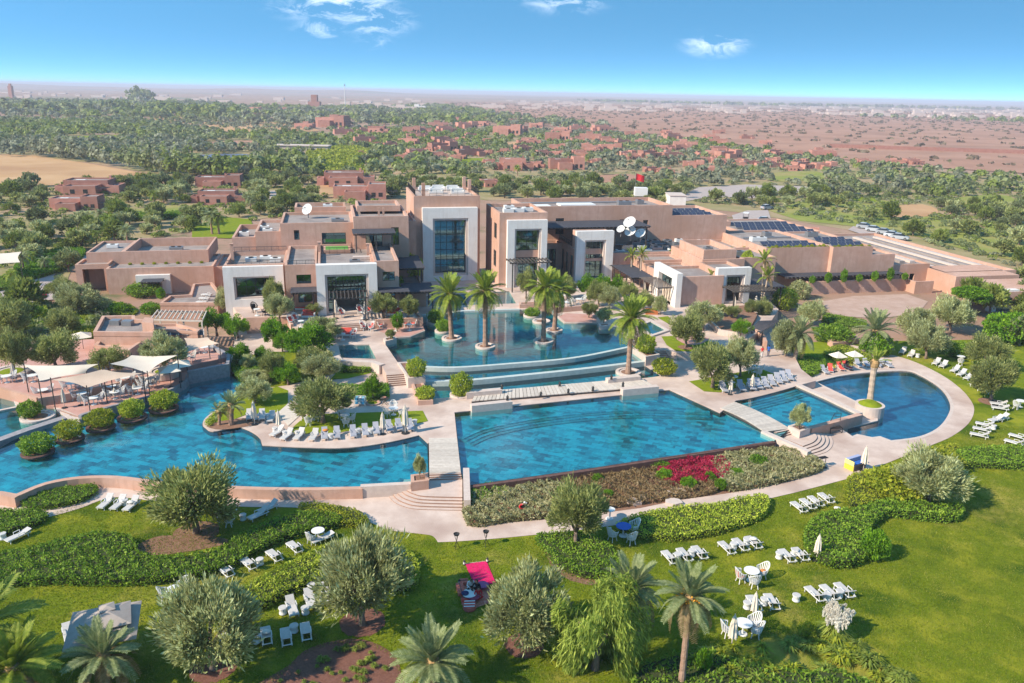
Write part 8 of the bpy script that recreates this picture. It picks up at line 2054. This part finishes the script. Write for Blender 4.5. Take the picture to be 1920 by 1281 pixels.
# ---- groves
zones = [
 ('grove', [(-250, 226), (250, 226), (420, 252), (600, 258), (820, 300), (880, 335), (740, 335), (450, 338), (330, 330), (160, 302), (-250, 282)], 6.0, 'olive tree in the dense grove at the far left'),
 ('left', [(-250, 352), (60, 350), (300, 348), (450, 344), (740, 338), (770, 350), (760, 374), (700, 376), (480, 415), (440, 425), (330, 440), (150, 470), (120, 540), (90, 500), (-250, 545)], 6.0, 'olive tree in the gardens behind the spa and villas'),
 ('village', [(600, 240), (830, 238), (1180, 252), (1330, 266), (1500, 296), (1700, 316), (1935, 334), (1935, 350), (1700, 345), (1400, 345), (1250, 372), (900, 352), (840, 330)], 6.6, 'olive tree among the village houses'),
 ('behind', [(760, 340), (900, 350), (1250, 372), (1280, 388), (1100, 382), (900, 372), (770, 372)], 5.6, 'olive tree close behind the tower and rear block'),
 ('right', [(1260, 376), (1310, 350), (1560, 345), (1935, 345), (2250, 360), (2250, 620), (1940, 650), (1905, 570), (1895, 500), (1700, 452), (1640, 432), (1470, 400), (1400, 388)], 6.4, 'olive tree in the loose grove at the right'),
 ('corner', [(-220, 560), (40, 575), (90, 600), (60, 640), (-220, 660)], 5.0, 'olive tree at the left picture edge by the drive'),
 ('pavilion', [(1790, 560), (1960, 600), (1960, 700), (1900, 690), (1850, 640)], 6.0, 'olive tree near the small white pavilion'),
 ('far', [(-250, 190), (300, 192), (560, 205), (830, 200), (1000, 224), (1180, 245), (830, 236), (590, 240), (250, 224), (-250, 222)], 12.0, 'distant tree on the left plain'),
]
excl = [GP(p, 0) for p in ([(1270, 374), (1310, 352), (1400, 347), (1560, 352), (1560, 362), (1450, 366), (1420, 375), (1330, 371), (1300, 378), (1262, 384)], [(1385, 440), (1366, 405), (1400, 390), (1445, 392), (1452, 420), (1440, 448)], [(326, 290), (480, 288), (476, 304), (400, 311), (330, 311)],
                           [(1590, 425), (1640, 434), (1705, 462), (1690, 470), (1610, 444)], [(498, 356), (518, 355), (534, 388), (504, 388)], [(110, 480), (165, 474), (170, 490), (125, 505), (112, 545), (135, 562), (80, 570), (-60, 580), (-60, 540), (30, 536), (60, 514), (86, 494)], [(360, 424), (420, 406), (474, 410), (484, 442), (430, 452), (360, 450)])]
mead = GP([(1440, 395), (1530, 372), (1640, 372), (1730, 395), (1830, 415), (1920, 445), (1960, 500), (1850, 480), (1720, 445), (1600, 425), (1500, 415)])
reed = GP([(575, 292), (640, 280), (690, 285), (700, 300), (660, 312), (690, 330), (600, 335), (570, 322)])
excl += [ccw(GP(c_, 0, 3)) for c_ in CLEAR]
hotel = [tuple(Bw(s, t)[:2]) for s, t in ((-42, 24), (-42, 49), (-14, 49), (-14, 38), (26, 40), (37, 46), (78, 49), (90, 60), (106, 60), (108, 40), (128, 54), (128, 6), (70, -5), (40, 10), (-30, 22))]
hx = np.array(HP)
ALLT = []
for zi, (nm, px, sp, lab) in enumerate(zones):
    poly = ccw(GP(px, 0)); A = np.array(poly); lo, hi = A.min(0), A.max(0)
    gx = np.arange(lo[0], hi[0], sp); gy = np.arange(lo[1], hi[1], sp); X, Y = np.meshgrid(gx, gy); Pn = np.column_stack([X.ravel(), Y.ravel()]); Pn += RNG.uniform(-.45, .45, Pn.shape) * sp
    Pn = Pn[inside_np(Pn, poly)]
    keep = np.ones(len(Pn), bool)
    for e in excl: keep &= ~inside_np(Pn, e)
    keep &= ~inside_np(Pn, hotel)
    keep &= ~inside_np(Pn, reed)
    im = inside_np(Pn, mead); keep &= ~im | (RNG.random(len(Pn)) < .22)
    for (a, b_, r) in HP: keep &= ~((np.abs(Pn[:, 0] - a - (a / b_) * (Pn[:, 1] - b_)) < r * .95) & (Pn[:, 1] > b_ - r * 2.6) & (Pn[:, 1] < b_ + r * 1.1))
    nzv = np.sin(Pn[:, 0] * .05 + zi) * np.sin(Pn[:, 1] * .043 + 2 * zi)
    keep &= RNG.random(len(Pn)) < (.86 if nm != 'right' else .72) - .34 * (nzv < -.3)
    Pn = Pn[keep]
    if nm == 'far': keep = RNG.random(len(Pn)) < .62; Pn = Pn[keep]
    for q in Pn: ALLT.append((q[0], q[1], zi))
ALLT = np.array(ALLT); dist = np.hypot(ALLT[:, 0], ALLT[:, 1])
# what the picture can show: inside the field of view, not behind the hotel
vis = []
for q in ALLT:
    x, y = proj((q[0], q[1], 2.5)); vis.append(-40 < x < 1960 and y < 700)
vis = np.array(vis)
ALLT = ALLT[vis]; dist = dist[vis]
idx = np.argsort(dist); near, rest = idx[:300], idx[300:]
for i in near:
    x, y, zi = ALLT[i]; R = rt.uniform(1.7, 3.1); H = R * rt.uniform(1.3, 1.75)
    MID[rt.randrange(4)].place((x, y, -.02), rt.uniform(0, 6.28), zones[int(zi)][3], 'olive trees of the ' + zones[int(zi)][0] + ' grove', (R, R * rt.uniform(.9, 1.1), H / 1.55))
def blob_trees(pts, R, H, K, qs, m, name, label, cat, z0=.3):
    """far trees, each a loose shell of leaf clumps"""
    n = len(pts); rng = RNG
    u = rng.normal(size=(n, K, 3)); u /= np.linalg.norm(u, axis=2, keepdims=True)
    u[:, :, 2] = np.abs(u[:, :, 2]) * 1.0 - .25 * (rng.random((n, K)) < .35)
    r = rng.uniform(.72, 1.08, (n, K, 1)); C = u * r * np.stack([R, R, H * .62], 1)[:, None, :]
    C[:, :, 0] += pts[:, None, 0]; C[:, :, 1] += pts[:, None, 1]; C[:, :, 2] += (H * .40)[:, None] + z0
    C = C.reshape(-1, 3); nrm = u.reshape(-1, 3) + rng.normal(size=(n * K, 3)) * .45; nrm /= np.linalg.norm(nrm, axis=1, keepdims=True)
    a = np.cross(nrm, rng.normal(size=nrm.shape)); a /= np.maximum(np.linalg.norm(a, axis=1, keepdims=True), 1e-6); b = np.cross(nrm, a)
    s = (np.repeat(R, K) * qs * rng.uniform(.7, 1.35, n * K))[:, None]
    V = np.stack([C - a * s, C - b * s * .8, C + a * s, C + b * s * .8], 1)
    me = quads_mesh(name, V, m)
    if m is M_far:
        me.materials.append(M_far2); me.materials.append(M_far3)
        w = np.sin(pts[:, 0] * .021) + np.sin(pts[:, 1] * .017 + 1) + rng.normal(size=n) * .9
        me.polygons.foreach_set('material_index', np.repeat(np.where(w > .9, 1, np.where(w < -.8, 2, 0)), K).astype(np.int32))
    o = mobj(name, me); stuff(o, label, cat); return o
rp_ = ALLT[rest]; nr = len(rp_); Rr = RNG.uniform(1.2, 3.4, nr); Hr = Rr * RNG.uniform(1.2, 1.7, nr)
far_ = rp_[:, 2] == 7; vl = rp_[:, 2] == 2; Rr[vl] *= .78; Hr[vl] *= .72; Rr[far_] *= 1.9; Hr[far_] *= 1.7
dr = np.hypot(rp_[:, 0], rp_[:, 1]); close = dr < 330
extra = []
def line_of(px, n, jit, hmin, hmax, rmin, rmax):
    pl = [G(p, 0) for p in px]; out = []
    for k in range(n):
        f = k / (n - 1) * (len(pl) - 1); i = min(int(f), len(pl) - 2); p = pl[i].lerp(pl[i + 1], f - i); out.append((p.x + random.uniform(-jit, jit), p.y + random.uniform(-jit, jit), random.uniform(rmin, rmax), random.uniform(hmin, hmax)))
    return out
extra += line_of([(60, 290), (160, 303), (330, 331), (430, 338)], 120, 3, 6, 10, 1.6, 2.6)          # wind break along the dry field
extra += line_of([zA(760, 530), zA(930, 545)], 22, 6, 9, 13, 1.2, 1.8)
extra += line_of([zA(930, 548), zA(1600, 530)], 60, 5, 5, 8, 2, 3)
extra += line_of([(0, 213), (280, 212), (420, 222)], 70, 25, 9, 16, 5, 9)
extra += line_of([(255, 195), (275, 196)], 5, 10, 24, 30, 9, 12)
extra += line_of([(1340, 197), (1640, 202), (1935, 208)], 120, 40, 9, 16, 8, 14)
extra += line_of([(1630, 220), (1800, 228), (1940, 232)], 26, 15, 6, 11, 4, 7)
extra += line_of([(1100, 190), (1300, 195)], 50, 60, 8, 12, 8, 14)
ex = np.array(extra)
P1 = np.concatenate([rp_[close][:, :2]]); blob_trees(P1, Rr[close], Hr[close], 150, .19, M_far, 'grove', 'dense grove of small olive trees behind the hotel', 'grove')
P2 = np.concatenate([rp_[~close][:, :2], ex[:, :2]]); R2_ = np.concatenate([Rr[~close], ex[:, 2]]); H2_ = np.concatenate([Hr[~close], ex[:, 3]])
blob_trees(P2, R2_, H2_, 44, .34, M_far, 'grove', 'far groves and tree belts on the plain', 'grove')
def scatter(px, n, z=0):
    poly = ccw(GP(px, 0)); A = np.array(poly); lo, hi = A.min(0), A.max(0); P = RNG.uniform(lo, hi, (n * 6, 2)); return P[inside_np(P, poly)][:n]
q = scatter([(840, 192), (1935, 214), (1960, 322), (1700, 308), (1500, 288), (1330, 258), (1180, 246), (900, 225)], 2600); n = len(q)
blob_trees(q, RNG.uniform(1.0, 3.4, n) ** 1.1, RNG.uniform(.6, 1.6, n), 9, .5, mat_scrub := leafmat('scrub_leaves', (.17, .125, .075), (.24, .18, .115), (.28, .22, .15), scale=.05), 'scrub_bushes', 'dark low bushes dotting the scrubland', 'scrub', .25)
q = scatter([(275, 224), (400, 222), (560, 230), (590, 245), (500, 250), (330, 236)], 260); n = len(q)
blob_trees(q, RNG.uniform(1.5, 3.5, n), RNG.uniform(1, 2.4, n), 12, .45, M_far, 'scrub_bushes', 'bushes dotting the dry field at left', 'scrub', .25)
q = scatter([(575, 294), (640, 281), (690, 286), (700, 298), (660, 310), (690, 328), (600, 334), (575, 322)], 900); n = len(q)
blob_trees(q, RNG.uniform(1.2, 2.4, n), RNG.uniform(1.8, 3.2, n), 24, .34, M_far_y, 'reeds', 'bright yellow green reeds left of the tower', 'reeds')
# undergrowth between hotel and groves
q = np.concatenate([scatter([(0, 350), (760, 340), (760, 372), (440, 425), (150, 470), (90, 500), (0, 540)], 900), scatter([(1260, 376), (1560, 348), (1935, 348), (1935, 640), (1895, 500), (1640, 432), (1400, 388)], 1300), scatter([(0, 560), (160, 545), (200, 600), (120, 650), (0, 650)], 160), scatter([(600, 240), (1330, 268), (1935, 336), (1935, 350), (1250, 372), (840, 330)], 2200)])
k_ = ~inside_np(q, hotel)
for e in excl: k_ &= ~inside_np(q, e)
q = q[k_]; n = len(q); blob_trees(q, RNG.uniform(.5, 1.3, n), RNG.uniform(.5, 1.2, n), 36, .26, M_far, 'undergrowth', 'low shrubs and undergrowth between the trees', 'undergrowth', .1)
# blades standing in the near lawn
lw_ = scatter([(-30, 940), (0, 985), (210, 936), (450, 955), (690, 982), (800, 1006), (820, 1020), (1000, 1008), (1160, 988), (1440, 940), (1590, 902), (1700, 860), (1830, 800), (1935, 800), (1935, 1290), (960, 1300), (-30, 1300)], 230000)
for e in (bedQ, g2): lw_ = lw_[~inside_np(lw_, e)]
for (cx_p, cy_p, r_p) in ((680, 1168, 43), (983, 1211, 37), (400, 1252, 44)):
    c_ = G((cx_p, cy_p), 0); lw_ = lw_[(lw_[:, 0] - c_.x) ** 2 + (lw_[:, 1] - c_.y) ** 2 > (r_p / ppm(c_) * .95) ** 2]
lw_ = lw_[~inside_np(lw_, patio)]; n = len(lw_)
stuff(mobj('grass', leaf_mesh('grass', np.column_stack([lw_, RNG.uniform(.05, .08, n)]), RNG.normal(size=(n, 3)) * .55 + np.array([0, 0, 1.0]), RNG.uniform(.07, .16, n), RNG.uniform(.02, .05, n), M_grass)), 'short green grass of the front lawn', 'grass')
# distant town
bt = MB(); rd = random.Random(77)
for k in range(260):
    x = rd.uniform(980, 1960) if rd.random() < .75 else rd.uniform(-20, 980); yl = 160 + x * .02 + 1.8
    P = G((x, yl + rd.uniform(8, 24) ** 1.0), 0); w = rd.uniform(4, 16); h = rd.uniform(3, 8)
    bt.box(P.x - w, P.x + w, P.y, P.y + w, 0, h)
stuff(bt.build('distant_town', M_coping), 'pale specks of a town along the horizon', 'town')
# low hills on the left horizon
hv = []; hf = []; nx = 60
for i in range(nx + 1):
    x = -9500 + 10500 * i / nx; e = max(0, min(1, (i - 1) / 8)) * max(0, min(1, (nx - i) / 12))
    h = e * (18 + 8 * math.sin(i * .45) + 5 * math.sin(i * 1.2 + 1)); h = max(h, .2)
    hv += [(x, 5200, -.5), (x * 1.05, 6500, h), (x * 1.15, 9000, -.5)]
for i in range(nx):
    for j in range(2): hf.append((i * 3 + j, (i + 1) * 3 + j, (i + 1) * 3 + j + 1, i * 3 + j + 1))
struct(MB()._add(hv, hf).build('hill', M_ground, None, True))

# ================================================================ HAZE
hb = MB().box(-15500, 15500, -600, 17500, -1.6, 46)
hz = hb.build('haze', bpy.data.materials.new('haze_air')); stuff(hz, 'thin pale haze over the plain', 'haze')
hm = hz.data.materials[0]; hm.use_nodes = True; hn = hm.node_tree.nodes; hn.clear()
pv_ = hn.new('ShaderNodeVolumePrincipled'); pv_.inputs['Color'].default_value = (.90, .88, 1.0, 1); pv_.inputs['Density'].default_value = HAZE_D; pv_.inputs['Anisotropy'].default_value = 0.0
ho = hn.new('ShaderNodeOutputMaterial'); hm.node_tree.links.new(pv_.outputs[0], ho.inputs['Volume'])
print('TREES', len(ALLT), 'near', len(near), 'close', int(close.sum()), 'far', len(P2))
